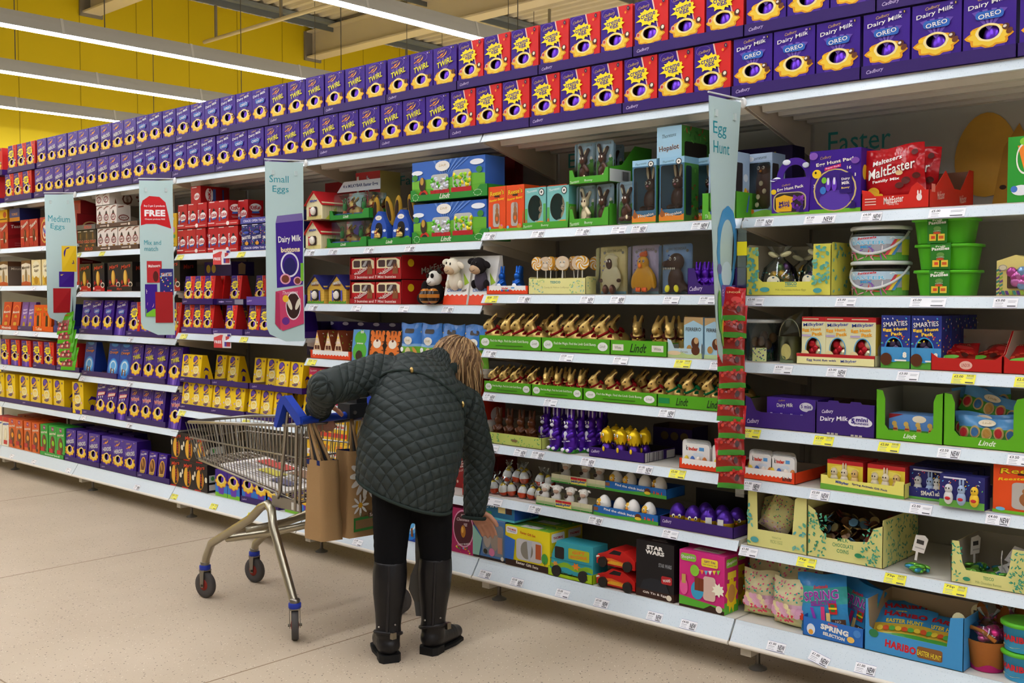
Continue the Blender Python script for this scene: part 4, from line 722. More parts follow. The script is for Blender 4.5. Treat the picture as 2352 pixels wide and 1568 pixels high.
def ears_pack(p, label):
    c = MB(); w, h = .125, .17; pts = []
    for i in range(20):
        t = math.pi * i / 19; pts.append((w / 2 * math.cos(t) ** 1 * (1 if math.sin(t) < .5 else 1), .055 + (h - .055) * math.sin(t) ** 1.0))
    pts = [(w / 2, 0)] + [(x * (.42 + .58 * (1 - ((z - .055) / (h - .055)) ** 3)), z) for x, z in pts] + [(-w / 2, 0)]
    c.prism(pts[::-1], 1, 0, .05, '#2a52ae/r35')
    L=[WAVE(.02,.98,0,.22,2,.02,'#5fae2e'),RR(.3,.2,.72,.66,.18,'#1a1410',.8),E_(.5,.8,.2,.07,'#f1ece0'),T('Lindt',.5,.8,.2,.05,'#b89a50',0,0,.4),E_(.16,.4,.1,.04,'#dfe8f4'),E_(.86,.42,.09,.04,'#dfe8f4')]
    pr = print_mesh('front_print', L, w, h, lambda x, z, o: (x - w / 2, -o, z)).mesh('front_print')
    o = place(dict(pack=c.mesh('pack'), front_print=pr), 'bunny_ears_pack', label, 'gift pack', p, 0, 'blue bunny ears packs')
    for s in (-1, 1):
        e=MB().ell((s*.052,.03,.17),(.026,.014,.075),'#b08a2e/c',14,12,rot('Y',s*-10) @ rot('X',6)); e.ell((s*.052,.0195,.17),(.015,.006,.052),'#3a2c24/c',12,10,rot('Y',s*-10) @ rot('X',6)); obj('plush_ear',e,o)
    for k, n in (('red', 1),):
        for nm, me in GB[k].items(): c = obj('bunny_' + nm, me, o, (.0, -.012, .036)); c.scale = (.3,) * 3
tr('green tray of blue packs with plush bunny ears', 845, 945, 'C', 2, .034, .034, .15, '#2c8a2f', '#236e28', [T('Lindt', .5, .5, .16, 0, '#e8ecd8', 0, .02, .4)])
ears_pack(at(848,'C',2,YF+.004,.002)+Vector((.075,0,0)),'left blue pack with brown plush bunny ears'); ears_pack(at(898,'C',2,YF+.004,.002)+Vector((.075,0,0)),'right blue pack with brown plush bunny ears')
def train(p, label):
    w, h, d = .49, .186, .13; m = MB().box((-w / 2, 0, 0), (w / 2, d, h), '#3e6ec4/r35')
    L=[R_(0,0,1,.45,'#62ad2c'),E_(.25,.42,.4,.12,'#7abf3a'),E_(.8,.45,.35,.14,'#6ab432'),*[PG([(.45,.5),(.3+.08*i,1),(.33+.08*i,1)],'#6a94da') for i in range(7)],E_(.08,.72,.08,.06,'#f0f4fa'),E_(.9,.85,.09,.07,'#f0f4fa'),E_(.05,.6,.04,.08,'#3f8a34'),E_(.93,.66,.04,.08,'#3f8a34'),
         RR(.28,.24,.52,.64,.04,'#bfc0b8',1.6),RR(.58,.26,.82,.7,.04,'#bfc0b8',1.6),R_(.27,.06,.53,.25,'#c01c22'),R_(.56,.06,.83,.27,'#c01c22'),*[R_(.27+.065*i,.06,.274+.065*i,.25,'#8a1014') for i in range(1,4)],E_(.44,.84,.1,.13,'#f2eee4'),T('Lindt',.44,.86,.1,.07,'#c0a050',0,0,.4),E_(.17,.1,.07,.18,'#c8321c'),E_(.17,.1,.045,.12,'#2a2422'),E_(.4,.06,.04,.1,'#2a2422'),E_(.69,.06,.04,.1,'#2a2422'),E_(.155,.42,.045,.18,'#3a2418'),E_(.15,.5,.025,.1,'#c89a3c')]
    pr = print_mesh('front_print', L, w, h, lambda x, z, o: (x - w / 2, -o, z)); cd = MB(); q = random.Random(5)
    for x0, x1, z0, z1, cs in ((.29, .51, .27, .54, ('#c8ccd8/f', '#62b83a/f', '#dfe2ea/f')), (.59, .81, .29, .58, ('#9ad02c/f', '#e8d22c/f', '#62b83a/f'))):
        for i in range(26): cd.ell(((q.uniform(x0, x1) - .5) * w, -.003, q.uniform(z0, z1) * h), (.013, .008, .008), cs[i % 3], 8, 6, rot('Y', q.uniform(0, 180)))
    o=place(dict(body=m.mesh('body'),front_print=pr.mesh('front_print')),'gift_box',label,'gift box',p,0,'blue train gift boxes'); obj('foil_eggs',cd,o)['kind']='stuff'
for px, dz, n in ((946, 0, 'lower'), (943, .201, 'upper')):
    tr(f'{n} green tray holding a blue gift box with red wagons',px,px+177,'C',2,.055,.055,.145,'#2c8a2f','#236e28',[T('Lindt',.46,.32,.14,0,'#e8ecd8',0,.02,.4),RING(.07,.36,.04,.3,.036,.26,'#c8dcb8',8,.1),RING(.88,.36,.05,.26,.046,.22,'#c8dcb8',8,.1)],dz=dz,prof=[(0,1),(.05,1),(.1,.55),(.86,.55),(.91,1),(1,1)],Y=YF-.005)
    train(at(px + 2, 'C', 2, YF + .008, dz + .002) + Vector((.252, 0, 0)), f'{n} blue gift box with printed red wagons and bunny')
design('trainb','blue boxes end',.13,.186,.06,('#3e6ec4','#3e6ec4','#3e6ec4'),[R_(0,0,1,.4,'#62ad2c'),E_(.5,.8,.4,.1,'#f0f4fa'),E_(.5,.6,.16,.12,'#3f8a34')],cat='gift box',name='gift_box')
for j in range(4):
    for dz,n in ((.003,'lower'),(.204,'upper')):put('trainb',at(1090,'C',2,YF+.15+.066*j,dz).x+.06,YF+.15+.066*j,lz('C',2)+dz,f'blue printed box behind the {n} train gift box, {ordw(j + 1)} from front','blue boxes behind the train boxes')
design('teaserb','large red box with white script at back',.36,.19,.06,('#a5161a','#86101a','#a5161a'),[*TO('Teasers',.5,.4,.62,.4,'#e8dcd0','#6a0c10',14,.2,.01)],cat='box',name='carton')
put('teaserb',at(725,'C',2,3.84).x+.25,3.86,lz('C',2)+.22,'large red carton with white script behind cream house boxes',None); put('teaserb',at(1090,'C',2,3.87).x+.1,3.87,lz('C',2)+.26,'large red carton with white script behind train boxes',None)
design('plainb', 'brown carton', .5, .2, .09, ('#8a7454', '#7a6648', '#8a7454'), cat='carton', name='carton')
put('plainb',at(725,'C',2,3.83).x+.36,3.83,lz('C',2)+.001,'plain brown carton at the back below red script cartons, left',None); put('plainb',at(1090,'C',2,3.85).x-.08,3.85,lz('C',2)+.001,'plain brown carton at the back behind train boxes',None)
design('milkr','red carton',.2,.2,.14,('#b8242a','#c8b868','#b8242a'),[*TO('Milkybar',.45,.5,.8,.2,'#f0f0f4','#24409a',80,0,.03),R_(.05,.1,.14,.9,'#e8e0d8')],cat='carton',name='carton')
put('milkr', at(818, 'C', 2, YF + .16).x + .1, YF + .16, lz('C', 2) + .203, 'red carton with upright blue lettering behind clear bunny boxes', None)
put('plainb', at(818, 'C', 2, YF + .18).x + .16, YF + .18, lz('C', 2) + .001, 'plain brown carton behind clear bunny boxes', None)
b=MB().prism([(0,.1),(.06,.155),(.36,.155),(.36,.1)],1,0,.003,'#cfd4d8'); o=tag(obj('shelf_card',b,None,(at(775,'C',2,YF+.14).x,YF+.14,lz('C',2)+.205)),'pale card reading Easter Eggs above clear bunny boxes','sign')
obj('front_print', print_mesh('front_print', [T('4 x MILKYBAR Easter Eggs', .55, .5, .8, .4, '#2a3a6a', 0, .03)], .36, .055, lambda x, z, of: (x, -of, .1 + z)), o)
# third shelf
def smhouse(px, n):
    p = at(px, 'C', 3, YF + .006) + Vector((.075, 0, 0))
    house(f'{n} yellow brick-pattern house egg box with navy roof',p,.145,.15,.15,'#e2b84c','#2a2c6e',[*[R_(0,i*.09,1,i*.09+.008,'#c89a34') for i in range(1,7)],WAVE(0,1,0,.08,7,.02,'#5aa032'),RR(.28,.1,.72,.5,.14,'#2a221c',.8),R_(.2,.1,.29,.46,'#5a58b0'),R_(.71,.1,.8,.46,'#5a58b0'),R_(.32,.62,.7,.7,'#8a5a2a'),*TO('SMARTIES',.5,.72,.5,.1,'#f6f2e6','#2a2a7a',5,0,.04)],[*[R_(0,i*.16,1,i*.16+.012,'#b8882c') for i in range(1,6)]],'yellow house egg boxes')
smhouse(706, 'left'); smhouse(755, 'right')
def L_malt():return [PG([(.04,.5),(.96,.5),(.96,.86),(.8,.97),(.16,.97),(.04,.86)],'#efe2b6'),RR(.1,.56,.38,.88,.05,'#4a3430',1.2),RR(.44,.56,.84,.88,.05,'#4a3430',1.2),PG([(.46,.6),(.6,.6),(.7,.86),(.6,.86)],'#a8a4a0'),E_(.14,.14,.1,.15,'#2a1412'),E_(.14,.14,.06,.09,'#c8a05a'),PG([(.66,.04),(.9,.04),(.9,.5),(.84,.76),(.8,.5),(.76,.74),(.7,.48)],'#8a5430'),*TO('MaltEaster',.42,.38,.6,.2,'#f4ece0','#8a0c10',22,.2,.01)]
design('malt', 'red and cream van-printed egg box', .188, .108, .12, ('#c01d20', '#8e1216', '#efe2b6'), L_malt(), cat='egg box')
for dz, n in ((0, 'lower'), (.1225, 'upper')):
    tr(f'{n} red tray of van-printed egg boxes',803,922,'C',3,.028,.12,.42,'#a5161a','#7a1014',[T('3 bunnies and 7 Mini bunnies',.5,.5,.8,.5,'#f0d8d0',0,.02)],[E_(.15,.68,.05,.16,'#f0c420'),*TO('MaltEaster',.55,.55,.5,.26,'#f0e4d8','#7a0c10',14,.2,.01),T('Gift Pack',.7,.3,.25,.12,'#e8d0c8',0,.02)],dz=dz,sprof=[(0,.028),(.01,.12),(1,.12)],Y=YF-.006)
    for k in range(2):put('malt',at(806+57*k,'C',3,YF+.004,dz+.002).x+.094+(.002 if k else 0),YF+.004,lz('C',3)+dz+.0035,f'red and cream van-printed egg box, {"left" if k == 0 else "right"} in {n} red tray','van-printed egg boxes')
# plush toys
def plush_head(k, kf, ear, s=1):
    b = MB().ell((0, 0, 0), (.036 * s, .03 * s, .034 * s), k, 18, 12); b.ell((0, -.016 * s, -.014 * s), (.026 * s, .022 * s, .02 * s), kf, 16, 10)
    for q in (-1, 1):
        if ear == 'flop': b.ell((q * .042 * s, 0, .012 * s), (.022 * s, .008 * s, .013 * s), k, 12, 8, rot('Y', q * 18))
        else: b.ell((q * .026 * s, .004, .03 * s), (.012 * s, .008 * s, .012 * s), ear, 12, 8)
    for q in (-1, 1): b.ell((q * .011 * s, -.028 * s, .012 * s), (.0035 * s, .003, .006 * s), '#1c1816/r20', 8, 6)
    b.tube([(-.015*s,-.0365*s,-.014*s),(-.006*s,-.039*s,-.022*s),(.006*s,-.039*s,-.022*s),(.015*s,-.0365*s,-.014*s)],.0012,'#3a2c24',5); return b
def lamb_pack(px, n, k, kf, body, label):
    p = at(px, 'C', 3, YF - .004) + Vector((.08, 0, 0)); w, h, d = .155, .225, .09
    m = MB().prism([(0, 0), (d, 0), (d * .75, h), (.05, h)], 0, -w / 2, w / 2, '#f1efe8/r35')
    Fy = lambda z: .05 * z / h
    L=[WAVE(0,1,0,.2,5,.015,'#e8431c'),PG([(.0,.45),(.25,.62),(.2,.4)],'#a8cc3a'),PG([(1,.45),(.7,.66),(.82,.4)],'#a8cc3a'),T('kinder',.36,.4,.4,.07,'#e2341c',3,.04),T('Chocolate',.42,.31,.6,.07,'#3a78c8',3,.02,.2),T('mini',.84,.3,.2,.06,'#5a2a14',12,.02,.2),R_(.62,.4,.76,.46,'#5aa0dc')]
    pr = print_mesh('front_print', L, w, h, lambda x, z, o: (x - w / 2, Fy(z) - o, z))
    pl = plush_head(k, kf, 'flop', 1.15); pm = pl.mesh('plush_head'); bd = MB().ell((0, 0, 0), (.034, .026, .05), body, 16, 12)
    for q in (-1, 1): bd.ell((q * .04, -.006, -.02), (.014, .014, .02), k, 12, 8)
    o = place(dict(box=m.mesh('box'), front_print=pr.mesh('front_print')), 'plush_toy_pack', label, 'toy pack', p, 0, 'plush toy packs')
    obj('plush_body', bd, o, (-.005, .012, .115)); obj('plush_head', pm, o, (-.004, -.004, .178), 0, (0, math.radians(10), 0))
lamb_pack(1016,0,'#e9dfc8/c','#c8ac8a/c','#e4dac4/c','white box with a cream plush lamb on its front'); lamb_pack(1074,1,'#1f1b1c/c','#c0a080/c','#4a4450/c','white box with a black plush lamb on its front')
def panda():
    p = at(960, 'C', 3, YF + .0) + Vector((.075, .03, 0)); o = thing('plush_bear', 'black and white plush bear beside the white lamb box', 'plush toy', p)
    obj('head',plush_head('#e8e4da/c','#eeeae0/c','#2a2624/c',1.1),o,(.01,0,.125)); obj('eye_patches',MB().ell((-.005,-.03,.137),(.011,.006,.012),'#221e1c/c',10,8).ell((.025,-.03,.137),(.011,.006,.012),'#221e1c/c',10,8),o)
    obj('body',MB().ell((0,.012,.055),(.05,.04,.055),'#1f1b1a/c').ell((-.055,.0,.07),(.022,.02,.045),'#1f1b1a/c').ell((-.06,-.01,.03),(.03,.03,.03),'#1f1b1a/c'),o)
    for j, x in enumerate((.012, .066)):
        g = MB(); N = 14
        for i in range(7):g.rings([[(.033*math.sin(math.pi*(t/14))*math.cos(2*math.pi*a/N),.03*math.sin(math.pi*(t/14))*math.sin(2*math.pi*a/N),-.038*math.cos(math.pi*t/14)) for a in range(N)] for t in (max(.1,2*i),min(13.9,2*i+2))],('#b8742a/w' if i % 2 else '#2c2018/w'),cap=False)
        k=tag(obj('sweet_bag',g,None,p+Vector((x-.004,-.058+.0*j,.041))),f'{"left" if j == 0 else "right"} round bag striped orange and brown before plush bear','sweet bag','striped round bags')
    t=thing('plush_tiger','small orange striped plush tiger beside the plush bear','plush toy',p+Vector((.085,.045,0))); obj('head',plush_head('#c8862c/c','#efe6d8/c','#c8862c/c',.8),t,(0,0,.1)); obj('body',MB().ell((0,.01,.045),(.026,.026,.046),'#c07a28/c').box((-.02,-.018,.05),(.02,-.015,.056),'#2a1c12'),t)
panda()
# fourth shelf
def kinder_tray(label,px0,px1,b,i,L=(),hf=.04,hs=None,d=.15,**kw):return tr(label,px0,px1,b,i,hf,hs or hf,d,'#e6431a','#b8a898',[PG([(.06,1),(.94,1)]+[(.94-.88*k/24,.42+(.12 if k % 2 else -.02)) for k in range(25)],'#f3f0ea'),*L],**kw)
kinder_tray('red and white tray of triangular house boxes', 713, 806, 'C', 4, [T('kinder', .1, .3, .05, .12, '#f4f0ea')], .045)
for j, px in enumerate((718, 743, 766)):
    p = at(px, 'C', 4, YF + .002, .002) + Vector((.042, 0, 0)); w, h, d = .08, .148, .12
    m = MB().prism([(-w / 2, 0), (w / 2, 0), (w / 2, .03), (0, h), (-w / 2, .03)], 1, .0, d, '#7d3a20/r40')
    fr=print_mesh('front_print',[PG([(.03,.02),(.97,.02),(.97,.2),(.5,.94),(.03,.2)],'#e9cfa4'),RR(.24,.14,.76,.46,.04,'#5a2a16',.6),R_(.48,.14,.52,.46,'#e9cfa4'),R_(.24,.29,.76,.32,'#e9cfa4'),E_(.5,.76,.08,.04,'#f0c428'),R_(.36,.54,.66,.62,'#f4f0ea'),T('kinder',.5,.58,.24,.04,'#d8341c')],w,h,lambda x,z,o:(x-w/2,-o,z))
    sd=print_mesh('side_print',DOTS(14,['#d8c8a8','#7ab83a','#e8e4dc'],.05,.05,.95,.9,.04,.8,j),d,h-.03,lambda x,z,o:(w/2*(1-z/(h-.03))+o,x,.03+z+o))
    place(dict(body=m.mesh('body'),front_print=fr.mesh('front_print'),side_print=sd.mesh('side_print')),'triangular_house_box',f'{ordw(j + 1)} brown triangular house box in the red and white tray','gift box',p,0,'triangular house boxes')
def animal_card(px, label, bg, body, kind, tint):
    p = at(px, 'C', 4, YF + .0, 0) + Vector((.064, 0, 0)); w, h = .128, .16
    m = MB().prism([(0, 0), (.06, 0), (.05, h), (.02, h)], 0, -w / 2, w / 2, bg); Fy = lambda z: .02 * z / h
    if kind=='croc':L=[E_(.5,.3,.42,.32,body),E_(.5,.72,.36,.24,body),E_(.56,.92,.12,.08,body),E_(.52,.93,.045,.045,'#f4f4ea'),E_(.62,.93,.045,.045,'#f4f4ea'),E_(.52,.93,.018,.02,'#1a1a18'),E_(.62,.93,.018,.02,'#1a1a18'),*[PG([(.3+.07*i,.58),(.34+.07*i,.53),(.37+.07*i,.58)],'#f4f4ea') for i in range(6)],E_(.5,.18,.2,.16,'#3a2a1c')]
    else:L=[E_(.5,.3,.42,.34,body),E_(.5,.72,.42,.28,body),E_(.16,.92,.1,.08,body),E_(.84,.92,.1,.08,body),E_(.5,.58,.24,.14,'#f3e6d0'),E_(.5,.68,.07,.04,'#6a3020'),E_(.34,.76,.03,.025,'#2a2a18'),E_(.66,.76,.03,.025,'#2a2a18'),*[PG([(.3+.2*i,.98),(.38+.2*i,.98),(.34+.2*i,.82)],'#3a2014') for i in range(3)],*[PG([(x,y),(x+s*.16,y+.02),(x,y+.05)],'#3a2014') for x,s in ((.07,1),(.93,-1)) for y in (.5,.62,.36)],E_(.5,.18,.2,.16,'#3a2a1c')]
    pr = print_mesh('front_print', L, w, h, lambda x, z, o: (x - w / 2, Fy(z) - o, z))
    place(dict(body=m.mesh('body'), front_print=pr.mesh('front_print')), 'animal_egg_box', label, 'egg box', p, 0, 'animal egg boxes')
animal_card(806,'blue egg box with a green crocodile face','#5f9ad0/r35','#5cb43a','croc',0); animal_card(844,'left egg box with an orange tiger face','#2c2420/r35','#e8782a','tig',0); animal_card(879,'right egg box with an orange tiger face','#2c2420/r35','#e8782a','tig',1)
def blue_bag(px, n, Y=YF, dz=0):
    p=at(px,'C',4,Y,dz)+Vector((.077,.03,0)); L=[RR(.3,.76,.7,.87,.06,'#3a3430',.6),E_(.5,.58,.2,.1,'#ece8dc'),T('Lindt',.5,.59,.24,.06,'#b8a468',0,0,.4),E_(.5,.3,.13,.12,'#d8c894'),E_(.2,.36,.09,.06,'#eef2ea'),E_(.8,.34,.06,.1,'#d89a4c',30),E_(.12,.8,.02,.02,'#e8c83a')]
    place(bag(.152,.2,.06,lambda u,v:'#3f7cc6/w' if v >.52 else ('#8ab8e4/w' if v >.42 else '#7ab83e/w'),L,int(px),14,16,.05,'gift_bag',.8),'gift_bag',f'blue and green gift bag with cut handle, {n} of four from left','gift bag',p,0,'blue and green gift bags')
for j, px in enumerate((912, 957, 1006, 1058)): blue_bag(px, ordw(j + 1))
row("at back of fourth bay's fourth shelf", lz('C', 4), YF + .22, [('dmback', p) for p in (748, 778, 810, 842, 876)], None, .001)
row("at left of fourth bay's fourth shelf", lz('C', 4), YF + .01, [('dmback', 705, .14)], None, .001)
# fifth shelf
def L_pink():return [E_(.5,.46,.4,.38,'#f2dfe0'),E_(.5,.46,.36,.34,'#3c221a'),PG([(.36,.4),(.3,.62),(.2,.6),(.26,.42)],'#eadcc6'),PG([(.64,.4),(.7,.62),(.8,.6),(.74,.42)],'#eadcc6'),T('Thorntons',.3,.92,.46,.06,'#f4e4e8',6,0,.35),E_(.14,.74,.12,.07,'#f2c02c'),E_(.84,.9,.12,.06,'#f2c02c'),E_(.74,.12,.16,.09,'#6a2c88')]
design('pink', 'pink egg box with butterfly', .128, .19, .09, ('#c91f5a', '#a8174a', '#c91f5a'), L_pink())
def L_foot():return [R_(0,0,1,.45,'#3aa03c'),R_(0,.45,1,.62,'#2c58a0'),RR(.5,.82,.82,.95,.02,'#1c3c66',.8),T('2:1',.66,.885,.2,.06,'#8ad04a',0,.03),E_(.48,.46,.34,.4,'#eef0ea'),E_(.48,.46,.31,.37,'#3f3834'),E_(.58,.42,.17,.14,'#ece6d2'),STAR(.58,.42,.06,.05,5,'#1c1a1a',.8),E_(.46,.46,.04,.04,'#1c1a1a'),E_(.68,.48,.04,.04,'#1c1a1a'),E_(.5,.3,.03,.03,'#1c1a1a'),E_(.16,.2,.1,.14,'#1f6a34'),E_(.78,.18,.1,.08,'#e8ece4')]
design('foot', 'blue and green egg box with football', .124, .162, .09, ('#3a66b4', '#2c4f94', '#3a66b4'), L_foot())
row(where('C', 5), lz('C', 5), YF, [('pink', 711), ('pink', 743), ('foot', 774), ('foot', 809), ('foot', 846), ('foot', 884)], None, .001)
design('bigred','large orange-red box',.3,.2,.2,('#d8391c','#b82f16','#d8391c'),[R_(.0,.75,1,1,'#efe8e0'),E_(.8,.12,.2,.14,'#f0e8e0')],[R_(0,.45,1,.47,'#b8280f'),E_(.7,.1,.2,.18,'#efe8e0'),R_(.3,.62,.8,.9,'#c8c4bc')],cat='box',name='gift_box')
put('bigred', at(1099, 'C', 5, YF).x - .168, YF, lz('C', 5) + .001, 'large orange-red box at the right end beside the shopper', None)
design('redbars','deep red box with white script',.19,.15,.14,('#8c1216','#70090d','#8c1216'),[*TO('MaltEaster',.5,.8,.8,.2,'#e8d4cc','#5a080c',18,.2,.01),T('Bunny',.5,.6,.4,.12,'#d8b0a8',18,.01),E_(.3,.2,.03,.05,'#d8c0a8'),E_(.7,.3,.03,.05,'#d8c0a8')],cat='box',name='gift_box')
for j in range(3):put('redbars',at(1098,'C',6,YF+.13).x-.1+.0*j,YF+.13+.145*j if j <2 else YF+.05,lz('C',6)+(.001 if j <2 else .155),f'deep red box with white script at fourth bay\'s right end,{ordw(j+1)}', 'deep red boxes') if j < 2 else None
put('redbars', at(1035, 'C', 6, YF + .12).x - .1, YF + .12, lz('C', 6) + .001, 'deep red box with white script beside the hanging sleeve', None)
design('amaz','low red carton',.1,.05,.2,('#b8241c','#9c1c16','#b8241c'),[R_(.3,.3,.9,.75,'#2a1c18'),T('AMAZ',.6,.52,.5,.26,'#efe8e0',0,.02)],cat='box',name='carton'); put('amaz',at(1098,'C',6,YF+.01).x-.0525,YF+.01,lz('C',6)+.001,'low red carton with white capitals at the shelf end by her hand',None)
design('yelk','yellow and white box',.11,.15,.1,('#f0c22c','#d8a820','#f0c22c'),[R_(0,.5,1,.7,'#f4efe4'),R_(0,.2,1,.36,'#d8402c'),E_(.5,.84,.3,.1,'#e8882c'),T('Haribo',.5,.6,.7,.1,'#d8341c',0,.04)],cat='box',name='gift_box')
row("behind the trolley handle",lz('C',6),YF+.004,[('yelk',706),('yelk',735),('yelk',765),('yelk',796)],None,.001); row("above others behind the trolley handle",lz('C',6),YF+.004,[('yelk',737,0,.152),('yelk',766,0,.152)],None,.001)
def L_pc():return [RING(.5,.56,.46,.42,.43,.39,'#e8a8c8',8,0),E_(.5,.56,.42,.38,'#4c1424'),E_(.5,.5,.11,.14,'#b8761e'),E_(.47,.53,.05,.07,'#e8b04a'),T('Milk',.5,.86,.2,.06,'#f0d8dc',4,0,.3),T('Chocolate',.5,.77,.56,.07,'#f0d8dc',4,.01,.2),T('egg',.62,.66,.16,.07,'#f0d8dc',4,0,.2),DOTS(14,['#3a9a3c','#e8882c','#e8c02c','#c83a5a','#4a9ad0'],.2,.03,.9,.16,.035,.7,3),T('CHEEKY BUNNIES',.56,.22,.6,.045,'#f0d8dc',12,.01)]
design('pinkc','magenta egg box with dark oval',.146,.208,.1,('#b11a5e','#8c1449','#c22a70'),L_pc()); row(where('C','b'),ZBASE,YB0,[('pinkc',990),('pinkc',1037)],None,.001)
row(where('C', 'b'), ZBASE, YB0, [('eggblue', 735), ('eggblue', 775), ('dmpack', 815), ('dmpack', 862), ('orange', 915)], None, .001)
# ---------------------------------------------------------------- fifth bay
RE=[*TO("Reese's",.5,.86,.8,.11,'#f6d41c','#5a2408',5,.1,.03),R_(.36,.76,.66,.8,'#4a2410'),T('Reester Bunny',.5,.7,.86,.07,'#f6d41c',6,.02,.2),RR(.28,.1,.66,.62,.1,'#b9b2aa',.6),E_(.52,.3,.13,.14,'#9a6238'),E_(.52,.46,.09,.07,'#a86e40'),E_(.48,.56,.025,.06,'#9a6238'),E_(.56,.56,.025,.06,'#9a6238'),E_(.52,.28,.06,.05,'#e86a1c'),R_(0,0,1,.06,'#6ab02c'),E_(.76,.1,.14,.05,'#d8962c'),E_(.12,.08,.07,.035,'#6ab8e0'),E_(.8,.13,.04,.025,'#e85a9a')]
design('reese', 'orange box with yellow script', .106, .2, .1, ('#e8501a', '#d04414', '#e8501a'), RE)
row(where('B',2),lz('B',2),YF,[('reese',1122),('reese',1163)],None,.001); row("behind fifth bay's second-shelf front boxes",lz('B',2),YF+.12,[('reese',1165),('reese',1212),('reese',1259)],None,.001)
def fig_bunny(k, k2, s=1):
    def f(e, cx, cz, w, h, d):
        z0 = cz - h * .36; b = e
        b.ell((cx, d * .5, z0 + .05 * s), (.034 * s, .03 * s, .05 * s), k); b.ell((cx, d * .45, z0 + .115 * s), (.026 * s, .024 * s, .028 * s), k)
        for q in (-1,1):b.ell((cx+q*.014*s,d*.5,z0+.165*s),(.011*s,.009*s,.042*s),k,12,10,rot('Y',q*8)); b.ell((cx+q*.014*s,d*.5-.008*s,z0+.168*s),(.006*s,.003*s,.03*s),k2,10,8,rot('Y',q*8)); b.ell((cx+q*.009*s,d*.45-.022*s,z0+.122*s),(.006*s,.004*s,.007*s),'#f0ece0',8,6); b.ell((cx+q*.02*s,d*.3,z0+.014*s),(.018*s,.03*s,.014*s),k,10,8); b.ell((cx+q*.009*s,d*.45-.0258*s,z0+.122*s),(.003*s,.002*s,.004*s),'#1a1614',8,6)
        b.ell((cx, d * .45 - .025 * s, z0 + .108 * s), (.006 * s, .004 * s, .004 * s), '#d88a90', 8, 6)
    return f
def rrect(x0, y0, x1, y1, r, asp): return RR(x0, y0, x1, y1, r, '', asp)[1]
CH, CR = '#4a2c1e/r30', '#e8d8b0/r30'
def L_te(): return [R_(0, 0, 1, 1, '#7fc0bc'), WAVE(0, 1, 0, .5, 1, .05, '#58a85a')]
design('thegg','teal egg box with dark egg window',.12,.178,.1,('#79bdb8','#5fa09c','#79bdb8'),[WAVE(0,1,0,.16,1,.03,'#e8a23c'),R_(0,.05,.12,.5,'#5cae58'),R_(.88,.05,1,.6,'#5cae58'),T('Thorntons',.34,.92,.5,.06,'#f4f8f4',6,0,.35),E_(.8,.88,.13,.09,'#222020'),E_(.8,.88,.1,.07,'#f0f0ea'),STAR(.8,.88,.06,.03,4,'#222020',.7),*TO('Hopalot',.5,.1,.7,.08,'#f6f0e4','#3a2014',4,0,.03),E_(.08,.18,.05,.06,'#b86a34')],win=(.48,.5,.34,.32),egg=fig_bunny(CR,CR,.55),film=True)
tr('green tray of teal egg boxes',1200,1305,'B',2,.03,.1,.13,'#4ea62c','#8a7a50',[T('Thorntons',.12,.5,.2,.4,'#e8f4d8',6,0,.35),T('Bunny',.5,.5,.16,.4,'#f0f4e8')],[],sprof=[(0,.03),(.04,.1),(1,.1)])
row(where('B', 2), lz('B', 2), YF + .002, [('thegg', 1206), ('thegg', 1257)], None, .003)
def bl_bunny(k, s=.9, x=0):
    b=MB(); b.ell((0,0,.034),(.026,.014,.036),k); b.ell((-.002,-.002,.085),(.02,.014,.022),k); cap(b,(-.01,0,.1),(-.022,0,.14),.009,.009,k,5); cap(b,(.006,0,.1),(.022,0,.128),.009,.008,k,5); b.ell((-.018,-.008,.008),(.014,.012,.01),k); b.ell((.014,-.008,.01),(.02,.012,.012),k); cap(b,(.012,-.01,.06),(.028,-.012,.04),.009,.009,k,4)
    me = remesh(b, .003, 2, 'chocolate_bunny'); d = MB()
    for q in (-1, 1): d.ell((q * .007 - .002, -.016, .092), (.0035, .002, .005), '#efe8d8' if k == CH else '#4a3020', 8, 6)
    d.ell((-.016,-.009,.122),(.004,.002,.014),'#e8d8b0/r30' if k==CH else '#4a2c1e',8,6,rot('Y',-18)); d.ell((.012,-.009,.118),(.004,.002,.011),'#e8d8b0/r30' if k==CH else '#4a2c1e',8,6,rot('Y',30)); d.ell((.016,-.02,.014),(.006,.002,.009),'#e8d8b0/r30' if k==CH else '#4a2c1e',8,6)
    return {'chocolate_bunny': me, 'icing': d.mesh('icing')}
LB=[WAVE(.03,.97,.02,.5,2,.04,'#6aa848'),E_(.2,.5,.14,.06,'#4c8a3c'),E_(.85,.55,.12,.05,'#4c8a3c'),E_(.8,.62,.05,.03,'#b84a34'),T('Thorntons',.5,.92,.5,.05,'#8a98a8',6,0,.35),E_(.16,.93,.05,.028,'#8f9aa2'),E_(.84,.93,.05,.028,'#8f9aa2'),E_(.84,.62,.08,.04,'#e8e8e0')]
BLB = {k: bl_bunny(k) for k in (CH, CR)}
def bl(px, dz, k, n, Y=YF + .012, rz=0, w=.09, h=.172):
    f = BLB[k]; out = blister(w, h, '#a9c6d6/r35', {}, LB, .03); p = at(px, 'B', 2, Y, dz + .003) + Vector((w / 2, 0, 0))
    o = place(out, 'blister_pack', n, 'blister pack', p, rz, 'blister packs with chocolate bunnies')
    for nm, me in f.items(): obj(nm, me, o, (0, .018, .012))
GT = dict(prof=[(0, 1), (.08, 1), (.14, .45), (.82, .45), (.9, 1), (1, 1)])
tr('lower green tray of bunny blister packs',1307,1398,'B',2,.075,.09,.12,'#4ea62c','#6f8a44',[T('Thorntons',.14,.18,.24,.2,'#e8f4d8',6,0,.35),T('Bunny',.5,.2,.2,.18,'#f0f4e8')],**GT)
